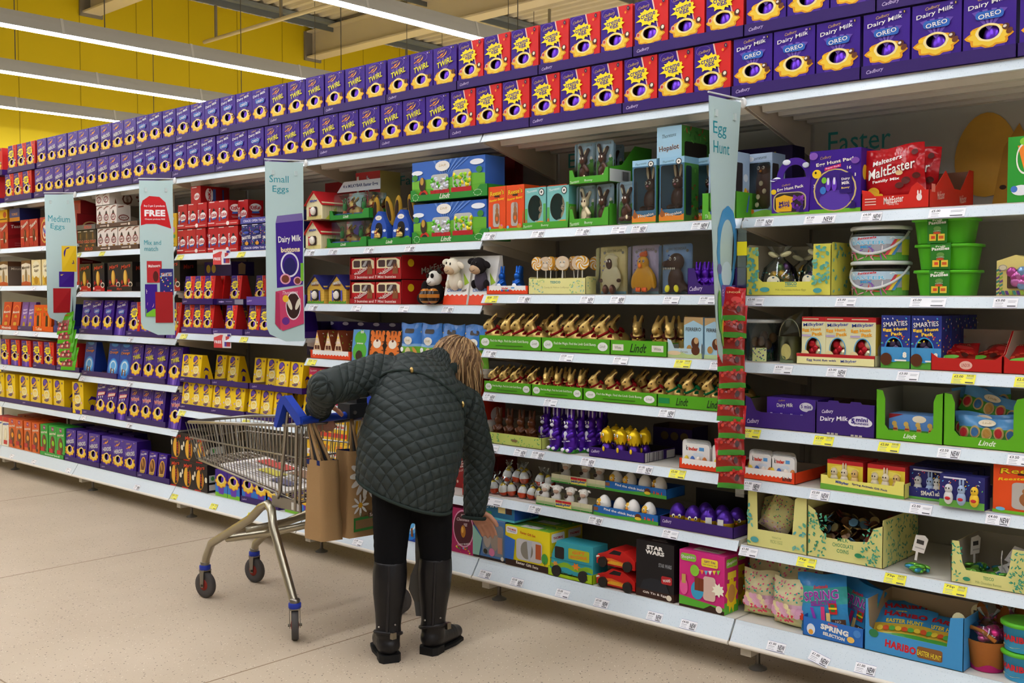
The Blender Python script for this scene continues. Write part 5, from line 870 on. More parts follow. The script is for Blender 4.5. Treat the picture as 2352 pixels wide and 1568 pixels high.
for px,k,n in ((1320,CR,'white chocolate bunny blister pack in the lower green tray'),(1360,CH,'dark chocolate bunny blister pack in the lower green tray')):bl(px,0,k,n)
bl(1412, 0, CH, 'dark chocolate bunny blister pack standing right of the green tray', YF + .0)
design('stackcard','shelf card',.2,.168,.11,('#5aa83a','#4c9430','#4c9430'),[R_(.0,0,1,.3,'#3f8a2c')],cat='carton',name='carton'); put('stackcard',at(1310,'B',2,YF+.14).x+.13,YF+.14,lz('B',2)+.001,'green carton behind the lower green tray of blister packs',None)
tr('upper green tray of bunny blister packs',1307,1398,'B',2,.06,.16,.3,'#4ea62c','#6f8a44',[T('Thorntons',.14,.18,.24,.2,'#e8f4d8',6,0,.35),T('Bunny',.5,.2,.2,.18,'#f0f4e8')],[R_(.02,.02,.5,.34,'#d8dad6'),R_(.3,.06,.46,.3,'#2a2a2a'),*[R_(.31+.03*i,.06,.318+.03*i,.3,'#e8e8e4') for i in range(5)],E_(.62,.5,.08,.1,'#f0f0ea'),E_(.6,.18,.05,.08,'#1c1c1c')],dz=.1775,sprof=[(0,.06),(.3,.075),(.6,.16),(1,.16)],prof=[(0,1),(.08,1),(.14,.5),(.86,.5),(.92,1),(1,1)])
for px, n in ((1316, 'left'), (1359, 'right')): bl(px, .1775, CH, f'dark chocolate bunny blister pack, {n} front in the upper green tray', YF + .012)
for j in range(2): bl(1364 + 20 * j, .1775, CH, f'dark chocolate bunny blister pack, {ordw(j + 2)} row in the upper green tray', YF + .075 + .07 * j)
def L_hop():return [R_(0,.9,1,1,'#9cc8e0'),T('Thorntons',.36,.94,.46,.035,'#3a4a5a',5,0,.35),E_(.78,.925,.12,.05,'#2a2422'),E_(.78,.925,.09,.038,'#efece4'),STAR(.78,.925,.05,.025,4,'#2a2422',.45),WAVE(0,1,0,.12,1,-.03,'#e88a2c'),R_(0,0,1,.02,'#5aa838'),*TO('Hopalot',.6,.12,.66,.06,'#f6f0e4','#3a2014',6,0,.03),E_(.14,.13,.09,.05,'#9a5a2c'),E_(.12,.19,.03,.03,'#9a5a2c')]
S_hop = [R_(0, 0, 1, .9, '#4c8a3a'), RR(.1, .1, .5, .86, .08, '#24323c', .4), DOTS(22, ['#2f6a2c', '#b8482c', '#6aa848', '#8a5a2c'], .45, .05, .95, .85, .07, .4, 9)]
design('hop','tall window box with chocolate bunny',.115,.25,.1,('#3f6a86','#8fbcd6','#a8d0e4'),L_hop(),S_hop,win=rrect(.06,.2,.94,.88,.08,.4),egg=fig_bunny(CH,CR,.95),film=True,cat='gift box',name='window_box')
row(where('B', 2), lz('B', 2), YF, [('hop', 1452), ('hop', 1514)], None, .001)
row("beside egg hunt sign", lz('B', 2), YF + .1, [('hop', 1590)], None, .001)
design('hopb','pale blue box',.115,.12,.2,('#a3cbe0','#4c8a3a','#a8d0e4'),[T('Thorntons',.5,.7,.56,.12,'#3a4a5a',5,0,.35),*TO('Hopalot',.5,.28,.8,.22,'#5a3020','#e8e0d4',4,0,.02)],[RR(.1,.0,.9,.5,.08,'#2a241c',.8),DOTS(16,['#2f6a2c','#b8482c','#6aa848'],.1,.5,.95,.95,.05,.8,3)],cat='gift box',name='window_box')
put('hopb', at(1508, 'B', 2, YF + .012).x + .057, YF + .012, lz('B', 2) + .253, 'pale blue box lying on the tall bunny window boxes', None)
tr('green tray with bee print beside egg hunt sign',1612,1690,'B',2,.1,.1,.2,'#5cb030','#6f8a44',[E_(.6,.5,.1,.14,'#f0d04c'),E_(.5,.66,.1,.08,'#f4f4ee'),T('Thorntons',.3,.15,.4,.14,'#e8f4d8',6,0,.35)],Y=YF-.004)
# third shelf: blue foil bunnies, lollipops, three big blisters, purple bunnies
UB={k:up_bunny(v,.13) for k,v in (('blue','#1e62c4/f'),('pur','#5a1fa8/f'),('brown','#5a3018/r28'))}; UBT=up_bunny('#5020a0/f',.197); UBC=up_bunny('#5a3018/r25',.158)
kinder_tray('red and white tray of blue foil bunnies',1118,1213,'B',3,[T('kinder',.45,.72,.16,.24,'#d8341c',0,.04),R_(.6,.68,.68,.84,'#5aa0dc'),*[R_(.36+.05*i,.34,.4+.05*i,.56,c) for i,c in enumerate(('#3a5ab8','#c8323a','#3a9a4c','#3a5ab8','#c8323a'))]],.038,d=.22)
for j,(px,dy) in enumerate(((1143,.05),(1178,.03),(1181,.075),(1183,.12),(1185,.165))):place(dict(b=UB['blue'],tag=MB().ell((.004,-.03,.03),(.016,.004,.018),'#e8eef4',10,6).mesh('white_belly')),'foil_bunny',f'blue foil bunny, {ordw(j + 1)} in the red and white tray','chocolate bunny',at(px,'B',3,YF+dy,.002)+Vector((.03,0,0)),0,'blue foil bunnies',.98)
PY = '#ece69a'
tr('pale yellow tray of lollipops',1214,1345,'B',3,.068,.075,.2,PY,'#d8cf86',[T('TESCO',.48,.76,.18,.16,TURQ,0,.03),T('Candy & Mallow Lollipops',.5,.42,.44,.14,'#b8b070',0),leaves(26,.02,.05,.3,.9,['#7ab8a8','#a8c87a','#dfe0c0'],3,.016,3),leaves(26,.74,.05,.98,.9,['#7ab8a8','#a8c87a','#dfe0c0'],4,.016,3)],[leaves(20,.05,.1,.95,.9,['#7ab8a8','#a8c87a'],5,.02,2)])
def lolly(p, label, rz, tilt, face_=False):
    o = thing('lollipop', label, 'lollipop', p, rz, 'lollipops in the pale yellow tray'); o.rotation_euler = (math.radians(tilt), 0, rz)
    obj('stick', MB().tube([(0, 0, 0), (0, 0, .085)], .0024, '#f0ece0', 6), o); d = MB(); N = 28
    d.prism([(.03*math.cos(2*math.pi*i/N),.115+.03*math.sin(2*math.pi*i/N)) for i in range(N)],1,-.006,.006,'#e8a83a/r25' if not face_ else '#e6d0b0/r40'); obj('sweet',d,o)
    if not face_:
        s = MB()
        for a in range(6):
            A = []; B = []
            for t in range(9):r=.029*t/8; q=a*math.pi/3+t*.22; A.append((r*math.cos(q),-.0066,.115+r*math.sin(q))); B.append((r*math.cos(q+.5),-.0066,.115+r*math.sin(q+.5)))
            s.add(A + B, [(i, i + 1, 9 + i + 1, 9 + i) for i in range(8)], '#f6eed8/r25')
        obj('white_swirl', s, o)
    else: obj('sugar_face', face(MB().ell((0, -.006, .105), (.012, .004, .009), '#f0e4d0'), .12, .006, s=.7), o)
for j,(dx,dy,fc) in enumerate(((.02,.03,0),(.055,.05,1),(.09,.035,0),(.13,.06,0),(.165,.03,1),(.2,.07,0),(.235,.04,1),(.27,.03,0),(.11,.12,0),(.19,.13,0),(.27,.12,0),(.05,.12,0))):lolly(at(1216,'B',3,YF,.018)+Vector((dx,dy,0)),f'{"pale bunny" if fc else "yellow swirl"} lollipop, {ordw(j + 1)} in the pale yellow tray',.5*math.sin(j*2.1),6*math.sin(j*1.7),fc)
def bigblister(px, label, card, fig, bfly, title):
    w,h=.138,.198; L=[R_(.03,.0,.97,.06,'#8ab8c8'),T(title,.5,.9,.6,.05,'#6a6a5a',2,0),E_(.16,.86,.045,.03,'#8a8880'),E_(.84,.86,.045,.03,'#8a8880'),*[E_(.1+.04*i,.5+.09*i,.03,.018,bfly,30) for i in range(4)]]
    o=place(blister(w,h,card,{},L,.045),'blister_pack',label,'blister pack',at(px,'B',3,YF-.002)+Vector((w/2+.002,0,0)),0,'large animal blister packs')
    for k, me in fig.items(): obj(k, me, o, (0, .028, .006))
def fig_lamb():
    k='#e6dcb4/r35'; b=MB().ell((0,0,.058),(.05,.018,.056),k); b.ell((0,0,.12),(.03,.016,.032),k); b.ell((-.024,0,.142),(.01,.008,.01),k); b.ell((.024,0,.142),(.01,.008,.01),k); b.ell((0,0,.15),(.02,.012,.012),k); c=MB().ell((-.002,-.013,.118),(.016,.009,.022),'#5a3626/r30'); c.ell((-.02,-.012,.014),(.015,.014,.02),'#5a3626/r30'); c.ell((.015,-.012,.014),(.015,.014,.02),'#5a3626/r30'); c.ell((-.045,-.01,.05),(.01,.008,.008),'#5a3626/r30'); c.ell((.045,-.01,.05),(.01,.008,.008),'#5a3626/r30')
    return dict(sugar_body=remesh(b, .004, 3, 'sugar_body'), dark_features=c.mesh('dark_features'), eyes=face(MB(), .128, .022, s=.55).mesh('eyes'))
def fig_chick():
    k='#e8ac1e/r30'; b=MB().ell((0,0,.056),(.052,.018,.055),k); b.ell((-.004,0,.118),(.028,.016,.03),k); b.ell((-.045,0,.05),(.014,.014,.036),k,rot=rot('Y',12)); b.ell((.045,0,.05),(.014,.014,.036),k,rot=rot('Y',-12)); c=MB().ell((-.002,0,.152),(.02,.008,.012),'#d8622c/r30'); c.ell((.008,0,.158),(.008,.007,.01),'#d8622c/r30'); c.ell((-.006,-.02,.108),(.008,.008,.01),'#d8762c/r30')
    for x in (-.014, .016):
        for q in (-1, 0, 1): c.ell((x + q * .007, -.018, .012), (.004, .008, .01), '#d8622c/r30')
    return dict(sugar_body=remesh(b, .004, 3, 'sugar_body'), dark_features=c.mesh('orange_features'), eyes=face(MB(), .126, .017, s=.8).mesh('eyes'))
def fig_dino():
    k='#4a2c1e/r28'; b=MB().ell((.004,0,.05),(.036,.018,.05),k); b.ell((.006,0,.12),(.036,.018,.036),k); cap(b,(-.01,0,.112),(-.045,0,.112),.02,.014,k,4); cap(b,(.03,0,.03),(.062,.004,.01),.02,.01,k,4); b.ell((-.024,-.008,.012),(.018,.014,.016),k); b.ell((.022,-.008,.012),(.018,.014,.016),k); c=MB()
    for i in range(7): c.ell((-.04 + i * .008, -.018, .094), (.003, .002, .005), '#f0e8d4', 6, 5)
    c.ell((-.022, -.02, .016), (.012, .004, .015), '#c8c02c/r30', rot=rot('Y', 20)); c.ell((.02, -.02, .016), (.012, .004, .015), '#c8c02c/r30', rot=rot('Y', -20))
    return dict(chocolate_body=remesh(b, .004, 3, 'chocolate_body'), teeth_and_feet=c.mesh('teeth_and_feet'), eyes=face(MB(), .132, .018, s=.9).mesh('eyes'))
bigblister(1363,'blister pack with cream lamb on yellow card','#dccf96/r40',fig_lamb(),'#8a8ac0','LUCKY THE LAMB'); bigblister(1436,'blister pack with yellow chick on lilac card','#b9b3d0/r40',fig_chick(),'#8a78b8','CHIP THE CHICK'); bigblister(1506,'blister pack with brown dinosaur on blue card','#86a6ce/r40',fig_dino(),'#3a4a88','DINO THE DINOSAUR')
tr('purple tray of purple foil bunnies',1579,1690,'B',3,.1,.1,.2,'#3d2170','#2c1754',[T('Cadbury',.18,.2,.28,.22,'#d8cce8',4,.01,.35)],prof=[(0,1),(.14,1),(.22,.45),(.3,.34),(1,.34)],Y=YF-.004)
for j,(px,dy) in enumerate(((1592,.03),(1611,.03),(1630,.03),(1600,.09),(1622,.09))):place(dict(b=UB['pur']),'foil_bunny',f'purple foil bunny, {ordw(j + 1)} in the tall purple tray','chocolate bunny',at(px,'B',3,YF+dy,.003)+Vector((.022,0,0)),0,'purple foil bunnies in tall tray',.95)
# fourth and fifth shelf: gold bunnies
GRN = '#56a61c'
def lt(label, px0, px1, i, L2=None, hf=.06):
    L=[E_(.1,.5,.07,.3,'#e9ece4'),T('Lindt',.1,.52,.08,.2,'#8a8a6a',0,0,.4),E_(.9,.5,.07,.3,'#e9ece4'),T('Lindt',.9,.52,.08,.2,'#8a8a6a',0,0,.4)]+(L2 or [T('Find the Magic. Find the Lindt Gold Bunny.',.5,.6,.62,.24,'#eef4dc',0,.01),R_(.28,.24,.72,.3,'#3f6a1c')])
    tr(label, px0, px1, 'B', i, hf, hf * .9, .24, GRN, '#4c7a24', L, Y=YF - .012)
LT2=[T('Lindt',.5,.5,.3,.6,'#1f3a14',0,.02,.4),R_(.04,.3,.24,.72,'#e8e4d4'),R_(.74,.3,.94,.72,'#e8e4d4'),T('White',.14,.5,.12,.2,'#5a5a4a'),T('White',.84,.5,.12,.2,'#5a5a4a')]
lt('left green tray of large gold bunnies', 1101, 1243, 4); lt('right green tray of large gold bunnies', 1244, 1401, 4)
tr('green tray of gold bunnies with dark collars', 1402, 1532, 'B', 4, .06, .054, .24, GRN, '#4c7a24', LT2, Y=YF - .012)
def gb(px, i, dy, k, lab, rz=0, sc=1, grp='large gold bunnies'):
    o=place(dict(GB[k]),'gold_bunny',lab,'chocolate bunny',at(px,'B',i,YF+dy,.002)+Vector((.045*sc,.045*sc,0)),math.radians(rz+40),grp,(sc*.76,sc*.8,sc))
bx = [1104, 1143, 1166, 1198, 1252, 1288, 1323, 1359]
for j, px in enumerate(bx): gb(px, 4, 0, 'red', f'large gold bunny with red ribbon, {ordw(j + 1)} from left in front row', 12 if j == 1 else RND.uniform(-6, 6))
for j,px in enumerate((1135,1185,1232,1277,1312,1347,1382)):gb(px,4,.1,'red',f'large gold bunny with red ribbon, {ordw(j + 1)} from left in back row',RND.uniform(-8,8))
for j,(px,dy,rz) in enumerate(((1430,.03,75),(1480,.03,50),(1502,.01,80),(1530,.06,80))):gb(px,4,dy,'brown',f'gold bunny with dark collar, {ordw(j + 1)} from left, facing out',rz)
design('ferrero','pale blue egg carton',.085,.155,.07,('#a9cfe2','#9cc3d8','#b08a5a'),[R_(0,.8,1,1,'#c0a070'),PG([(0,.8),(1,.8),(.5,.92)],'#a9cfe2'),T('FERRERO',.5,.7,.8,.09,'#3a2c20',0,.01),E_(.6,.36,.2,.14,'#5a3018'),E_(.66,.42,.12,.08,'#c8a070'),E_(.3,.22,.14,.09,'#b88a4a'),R_(0,0,1,.1,'#b8d09a')])
tr('pale blue and green tray of egg cartons',1533,1612,'B',4,.06,.05,.13,'#bcd4dc','#a8a89a',[WAVE(0,1,0,.3,2,.08,'#b8cc8a'),E_(.82,.5,.12,.3,'#5a3018'),E_(.2,.3,.2,.14,'#e0c8a0'),T('Ferrero',.5,.4,.2,.14,'#8a7a5a')],prof=[(0,1.2),(.1,1.1),(.2,.6),(.85,.6),(1,.9)],Y=YF-.006)
row(where('B',4),lz('B',4),YF+.03,[('ferrero',1575,.05),('ferrero',1584,-.026)],None,.003); row("behind egg hunt sign tip",lz('B',4),YF+.0,[('ferrero',1618)],None,.001)
for a, c, n in ((1112, 1220, 'leftmost'), (1221, 1338, 'second'), (1340, 1509, 'third')): lt(f'{n} green tray of small gold bunnies', a, c, 5, hf=.05)
tr('green tray of small gold bunnies with green ribbons',1510,1672,'B',5,.05,.045,.24,GRN,'#4c7a24',[T('Lindt',.36,.5,.18,.6,'#1f3a14',0,.02,.4),T('Lindt',.8,.5,.18,.6,'#1f3a14',0,.02,.4),R_(.02,.3,.18,.72,'#1f8a4a')],Y=YF-.012)
def rowb(pxs, dy, k, n, rz=0, sc=.72, seed=0):
    q = random.Random(seed)
    for j,px in enumerate(pxs):gb(px,5,dy,k,f'small gold bunny with {"green" if k == "green" else "red"} ribbon, {ordw(j + 1)} from left {n}',rz+q.uniform(-5,5),sc,'small gold bunnies')
rowb((1117,1142,1167,1206),.0,'red','in leftmost tray',0,.72); rowb((1130,1155,1180,1212),.07,'red','in leftmost tray, behind',0,.72); rowb((1145,1172,1200),.14,'red','in leftmost tray, third row',0,.72)
rowb((1232, 1258, 1288, 1312), .0, 'red', 'facing out in second tray', 70, .76); rowb((1248, 1278, 1318), .085, 'red', 'facing out in second tray, behind', 70, .76)
rowb((1346,1384,1422,1482),.0,'red','in third tray',0,.78); rowb((1382,1420,1458,1500),.085,'red','in third tray, behind',0,.78); rowb((1420,1452,1486,1522),.165,'red','in third tray, third row',0,.78)
rowb((1520,1561,1606),.0,'green','in front row',0,.84); rowb((1553,1596,1640),.09,'green','in middle row',0,.84); rowb((1590,1632,1676),.17,'green','in back row',0,.84)
# sixth shelf
def ptray(label,px0,px1,b,i,hf,d,L=(),**kw):return tr(label,px0,px1,b,i,hf,kw.pop('hs',hf),d,'#c9d46c','#8a7a50',[leaves(40,.02,.05,.98,.95,['#3f9a5c','#7ab85a'],11,.014,4),*L],**kw)
ptray('leaf-patterned tray of brown chocolate bunnies', 1120, 1244, 'B', 6, .05, .12, [STAR(.52, .5, .07, .05, 6, '#8a7048', 2)])
for j,px in enumerate((1139,1164,1190,1214)):place(dict(b=UBC),'chocolate_bunny',f'brown chocolate bunny, {ordw(j + 1)} in the leaf-patterned tray','chocolate bunny',at(px,'B',6,YF+.05,.003)+Vector((.02,0,0)),.3,'brown chocolate bunnies')
def pbun(px, dy, n):
    s = MB()
    for q in (-1,1):s.ell((q*.0085,-.03,.128),(.0045,.003,.007),'#f4f2f0',8,6); s.ell((q*.0085,-.032,.127),(.0022,.0022,.0035),'#1a1614',8,6); s.ell((q*.012,-.0085,.168),(.004,.004,.022),'#c8c0dc',8,6); s.ell((q*.016,-.034,.012),(.011,.008,.008),'#e8e4ee',8,6)
    s.ell((0,-.028,.112),(.011,.008,.008),'#e0dce8',8,6); s.ell((-.004,-.0285,.072),(.012,.007,.02),'#d8d4e4',8,6); g=MB().lathe([(.036,0),(.038,.006),(.034,.014)],'#3c8a34/f',18)
    tx=print_mesh('lettering',[T('Cadbury',.5,.72,.5,.14,GOLD,8,0,.35),T('Dairy Milk',.5,.45,.86,.2,'#efeaf6',8,.02,.1)],.06,.03,lambda x,z,o:((x-.03),-.0345-o+abs(x-.03)*.25,.035+z))
    place(dict(b=UBT,face=s.mesh('face_and_belly'),grass=g.mesh('grass_foot'),tx=tx.mesh('lettering')),'foil_bunny',n,'chocolate bunny',at(px,'B',6,YF+dy,.0005)+Vector((.035,0,0)),-.15,'tall purple foil bunnies')
for j,(px,dy) in enumerate(((1243,.05),(1265,.0),(1297,-.01),(1320,.04),(1345,.06),(1362,.09),(1285,.08),(1330,.13),(1372,.17))):pbun(px,dy+.03,f'tall purple foil bunny, {["leftmost", "second from left in front", "foremost", "right of the foremost", "behind the front ones, right", "last before the chick tray", "behind between the front ones", "in third row", "in back row"][j]}')
CHK = egg_mesh(.065, [(.9, '#4a2390/f'), (1, '#e8c02c/f')]).mesh('purple_egg')
def chick(px, dy, n, dz=0):
    h=MB().ell((0,0,.088),(.027,.026,.034),'#e8c21e/f',18,12); t=[(.027*1.02*math.cos(2*math.pi*i/20),.026*1.02*math.sin(2*math.pi*i/20),.062+(.012 if i % 2 else -.004)) for i in range(20)]
    h.add(t+[(x*.96,y*.96,.09) for x,y,z in t],[(i,(i+1) % 20,20+(i+1) % 20,20+i) for i in range(20)],'#e8c21e/f'); h.tube([(0,0,.12),(.008,0,.128),(.014,0,.124)],.004,'#e8c21e/f',6)
    f = face(MB(), .095, .025, s=.9, beak='#e87a2c'); f.ell((.012, -.024, .036), (.008, .004, .011), '#e8c21e', 8, 6)
    place(dict(b=CHK,head=h.mesh('chick_head'),face=f.mesh('face')),'foil_chick',n,'chocolate chick',at(px,'B',6,YF+dy,.002)+Vector((.03,0,0)),-.4,'yellow chicks in purple eggs')
tr('low purple tray of foil chicks',1353,1480,'B',6,.04,.04,.22,'#3d2170','#2a241e',[T('Cadbury',.12,.55,.16,.4,'#d8cce8',4,.01,.35)],[R_(.02,.05,.6,.95,'#e8e6e2'),*[R_(.04+.045*i,.05,.055+.045*i+(i % 3)*.006,.95,'#2a2438') for i in range(12)],R_(.68,.1,.95,.9,'#d0ccc8')],Y=YF-.004)
for j,(px,dy) in enumerate(((1381,.02),(1413,.02),(1443,.02),(1400,.085),(1432,.085),(1467,.085))):chick(px,dy,f'yellow foil chick in purple egg, {ordw(j % 3 + 1)} in {"front" if j < 3 else "back"} row')
tr('dark purple tray turned inward behind the foil chicks',1500,1590,'B',6,.11,.12,.12,'#2a1750','#6a553c',[E_(.3,.7,.1,.16,'#5a4c2c'),E_(.55,.7,.1,.16,'#5a4c2c'),E_(.8,.7,.1,.16,'#5a4c2c')],Y=YF+.27)
def kcard(p, n, grp='white egg cards', w=.122, h=.095):
    c=MB(); pts=[(w/2,0)]+[(w/2-.015+.015*math.cos(math.radians(a)),h-.015+.015*math.sin(math.radians(a))) for a in (0,30,60,90)]+[(-w/2+.015+.015*math.cos(math.radians(a)),h-.015+.015*math.sin(math.radians(a))) for a in (90,120,150,180)]+[(-w/2,0)]
    c.prism(pts[::-1], 1, 0, .016, '#efefec/r35'); e = MB(); cl = ('#e8c83a', '#3f6ab8', '#efe4d4', '#c8742c')
    for i in range(4):x=(-.04+.027*i); e.ell((x,-.004,.03),(.0105,.008,.017),cl[i]+'/r30',12,8,egg=.1); e.ell((x,-.008,.02),(.008,.006,.007),'#e8e4e0',8,6)
    gs = MB().box((-w / 2 + .004, -.006, .002), (w / 2 - .004, -.001, .018), '#8ac03a')
    pr=print_mesh('front_print',[T('k',.17,.8,.06,.2,'#2a2624',0,.05),T('inder',.4,.78,.34,.15,'#d8341c',0,.05),R_(.62,.72,.8,.86,'#5aa0dc'),E_(.6,.56,.2,.08,'#dfeaf2')],w,h,lambda x,z,o:(x-w/2,-o,z))
    place(dict(card=c.mesh('card'), eggs=e.mesh('small_eggs'), grass=gs.mesh('grass_strip'), pr=pr.mesh('front_print')), 'egg_card_pack', n, 'egg pack', p, 0, grp)
kinder_tray('red and white tray of egg cards below the red bag strip', 1560, 1672, 'B', 6, [], .04, d=.2)
for j in range(4): kcard(at(1566, 'B', 6, YF + .014 + .03 * j, .003) + Vector((.064, 0, .0)), f'white egg card, {ordw(j + 1)} from front, below the red bag strip')
for j in range(2): kcard(at(1635, 'B', 6, YF + .014 + .03 * j, .003) + Vector((.062, 0, .0)), f'white egg card, {ordw(j + 1)} from front, right half of that tray')
# seventh shelf
KE = egg_mesh(.062, [(.42, '#e2481c/r25'), (.9, '#eeebe6/r25'), (1, '#e8c83a/r25')]).mesh('surprise_egg')
q = random.Random(4); n = 0
for lv, (z, ys, pxs) in enumerate(((0, (.02, .09), (1118, 1140, 1158, 1180, 1200, 1222)), (.058, (.05, .11), (1142, 1162, 1183, 1216, 1245)))):
    for dy in ys:
        for px in pxs:
            if lv == 1 and dy == .11 and px > 1190: continue
            n +=1; o=place(dict(b=KE,wr=MB().lathe([(.003,.064),(.004,.07),(.014,.085),(.018,.09)],FILM,10,cap=False).lathe([(.022,.002),(.0255,.02),(.0245,.045),(.006,.065)],FILM,14,cap=False).mesh('clear_wrapper')),'wrapped_egg',f'orange and white wrapped egg, {ordw(n)} in the {"upper" if lv else "lower"} heap layer','chocolate egg',at(px+dy*120,'B',7,YF+dy+q.uniform(-.008,.008),z+.001)+Vector((.024,.02,0)),0,'orange and white eggs',.97)
            o.rotation_euler = (q.uniform(-.2, .2), q.uniform(-.3, .3), q.uniform(0, 6))
LM=[R_(0,0,1,.2,'#3a8a34'),R_(0,.3,1,.36,'#5aa848'),R_(0,.45,1,.5,'#8ac078'),R_(.36,.12,.64,.9,'#f0e468'),R_(.36,.62,.64,.9,'#c8262c'),T('Milkybar',.5,.42,.26,.34,'#23409a',3,.05),*[R_(.16*i,0,.16*i+.004,1,'#b8b498') for i in range(1,7)]]
def cow(px, dz, n, dy=.03):
    b=MB().ell((0,0,.03),(.022,.02,.03),'#ece8e0/r30'); b.ell((0,0,.018),(.0225,.0205,.012),'#b8342c/r30'); b.ell((.006,-.004,.068),(.02,.018,.019),'#ece8e0/r30'); b.ell((.006,-.018,.06),(.013,.008,.009),'#c8a894/r30')
    for s in (-1,1):b.ell((.006+s*.021,0,.076),(.009,.004,.005),'#ece8e0/r30',8,6,rot('Y',s*30)); b.ell((.006+s*.007,-.0175,.073),(.003,.002,.004),'#2a2a30',8,6)
    b.ell((-.012,-.014,.045),(.01,.006,.008),'#3a2a24/r30'); place(dict(b=b.mesh('body')),'foil_cow',n,'chocolate figure',at(px,'B',7,YF+dy,dz+.003)+Vector((.024,0,0)),.3,'white foil cows')
tr('lower white fence-print tray of foil cows',1231,1361,'B',7,.036,.036,.13,'#d8d2ae','#c0ba98',LM,Y=YF-.008); tr('upper white fence-print tray of foil cows',1266,1396,'B',7,.036,.036,.13,'#d8d2ae','#c0ba98',LM,Y=YF+.03,dz=.1)
for j, px in enumerate((1242, 1268, 1299, 1329)): cow(px, 0, f'white foil cow, {ordw(j + 1)} in the lower fence-print tray'); 
for j, px in enumerate((1276, 1320, 1352)): cow(px + 14, .1, f'white foil cow, {ordw(j + 1)} in the upper fence-print tray', .075)
LS=[WAVE(0,1,0,.34,1,.1,'#4aa03a'),T('Find the chick inside',.42,.66,.5,.24,'#f0f0ea',-3,.03),E_(.7,.5,.05,.34,'#6a3418'),E_(.7,.36,.05,.16,'#e8c83a'),T('3 in 1',.86,.5,.14,.3,'#e8502c',0,.05),R_(.01,.5,.08,.85,'#8a5a3a')]
CE = egg_mesh(.078, [(.38, '#26306e/r30'), (1, '#efece4/r25')]).mesh('chick_egg')
def cegg(px, dz, dy, n, yel):
    f = face(MB(), .05, .027, s=.8, beak='#e8882c'); f.ell((-.008, -.02, .045), (.016, .012, .02), '#e8b83a/r30', 10, 8); f = face(f, .05, .031, s=.7, beak='#e8882c')
    place(dict(b=CE,chick=f.mesh('chick_picture')) if yel else dict(b=CE),'printed_egg',n,'chocolate egg',at(px,'B',7,YF+dy,dz+.003)+Vector((.026,0,0)),RND.uniform(-.6,.4),'white and navy printed eggs')
tr('lower blue tray of white and navy eggs',1363,1512,'B',7,.04,.04,.13,'#2468b4','#1d4a86',LS,Y=YF-.012); tr('upper blue tray of white and navy eggs',1390,1531,'B',7,.04,.04,.13,'#2468b4','#1d4a86',LS,Y=YF+.028,dz=.1)
for j, (px, y) in enumerate(((1377, 1), (1413, 0), (1443, 1), (1479, 1))): cegg(px, 0, .025, f'white and navy egg, {ordw(j + 1)} in the lower blue tray', y)
for j, (px, y) in enumerate(((1404, 1), (1436, 1), (1470, 0), (1504, 1))): cegg(px, .1, .065, f'white and navy egg, {ordw(j + 1)} in the upper blue tray', y)
PE = egg_mesh(.092, [(.46, '#d8b01c/f'), (1, '#4a2390/f')]).mesh('foil_egg')
tr('purple tray of purple and yellow foil eggs',1516,1684,'B',7,.042,.042,.26,'#3d2170','#1c1a18',[T('Cadbury',.1,.55,.13,.4,'#d8cce8',4,.01,.35)],[T('Cadbury',.5,.5,.3,.3,'#8a78b0',0)],Y=YF-.012,hb=.12)
for j, (px, dy) in enumerate(((1541, .03), (1576, .03), (1612, .03), (1648, .03), (1604, .11), (1642, .11), (1676, .11))):
    f = face(MB(), .046, .0335, s=1, beak='#e87a1c') if j not in (2, 3) else MB().box((-.012, -.0375, .02), (.012, -.0345, .06), '#d0d0cc')
    place(dict(b=PE,d=f.mesh('face' if j not in (2,3) else 'paper_label')),'foil_egg',f'purple and yellow foil egg, {ordw(j + 1) if j < 4 else ordw(j - 3)} in {"front" if j < 4 else "back"} row','chocolate egg',at(px,'B',7,YF+dy,.003)+Vector((.033,0,0)),RND.uniform(-.5,.5),'purple and yellow eggs')
# bottom shelf
design('frozen','pale blue gift box with window',.2,.185,.12,('#4a78b0','#2c4a86','#a8b8d8'),[R_(0,0,1,.06,'#2a1c16'),RR(.3,.12,.95,.88,.06,'#7a8490',1),E_(.45,.55,.12,.26,'#a89a90'),E_(.68,.5,.12,.26,'#9a8c80'),R_(.78,.2,.92,.6,'#b88a74'),E_(.6,.84,.07,.08,'#d8a0b8'),E_(.6,.2,.09,.1,'#d87aa0'),E_(.4,.2,.06,.06,'#2a2a1c'),PG([(0,.06),(.2,.06),(.3,.5),(0,.8)],'#8fc0b0'),E_(.93,.09,.05,.05,'#e8dcc8')],[R_(.1,.5,.9,.8,'#3a5a9a')],cat='gift box',name='gift_box')
put('frozen', at(1087, 'B', 'b', YB0).x + .1, YB0, ZBASE + .001, 'pale blue gift box with window below the reaching hand', None)
design('blueb','turquoise and blue box',.2,.085,.16,('#1f6a94','#2c5ab8','#b8b4d8'),[T('gift',.3,.7,.4,.3,'#eef2f6',5,.03,.2),R_(.5,.4,.72,.85,'#e8d890'),R_(.74,.4,.92,.85,'#3a1c1c'),R_(0,0,1,.12,'#5ab8c8'),R_(.1,.1,.3,.4,'#2c8a5a')],[R_(0,0,1,.1,'#5ab8c8'),T('Frozen',.7,.5,.5,.3,'#8ab0e0',90,.01)],cat='gift box',name='gift_box')
o = put('blueb', at(1108, 'B', 'b', YB0 + .008).x + .1, YB0 + .008, ZBASE + .188, 'turquoise and blue box lying on the pale blue gift box', None, .0)
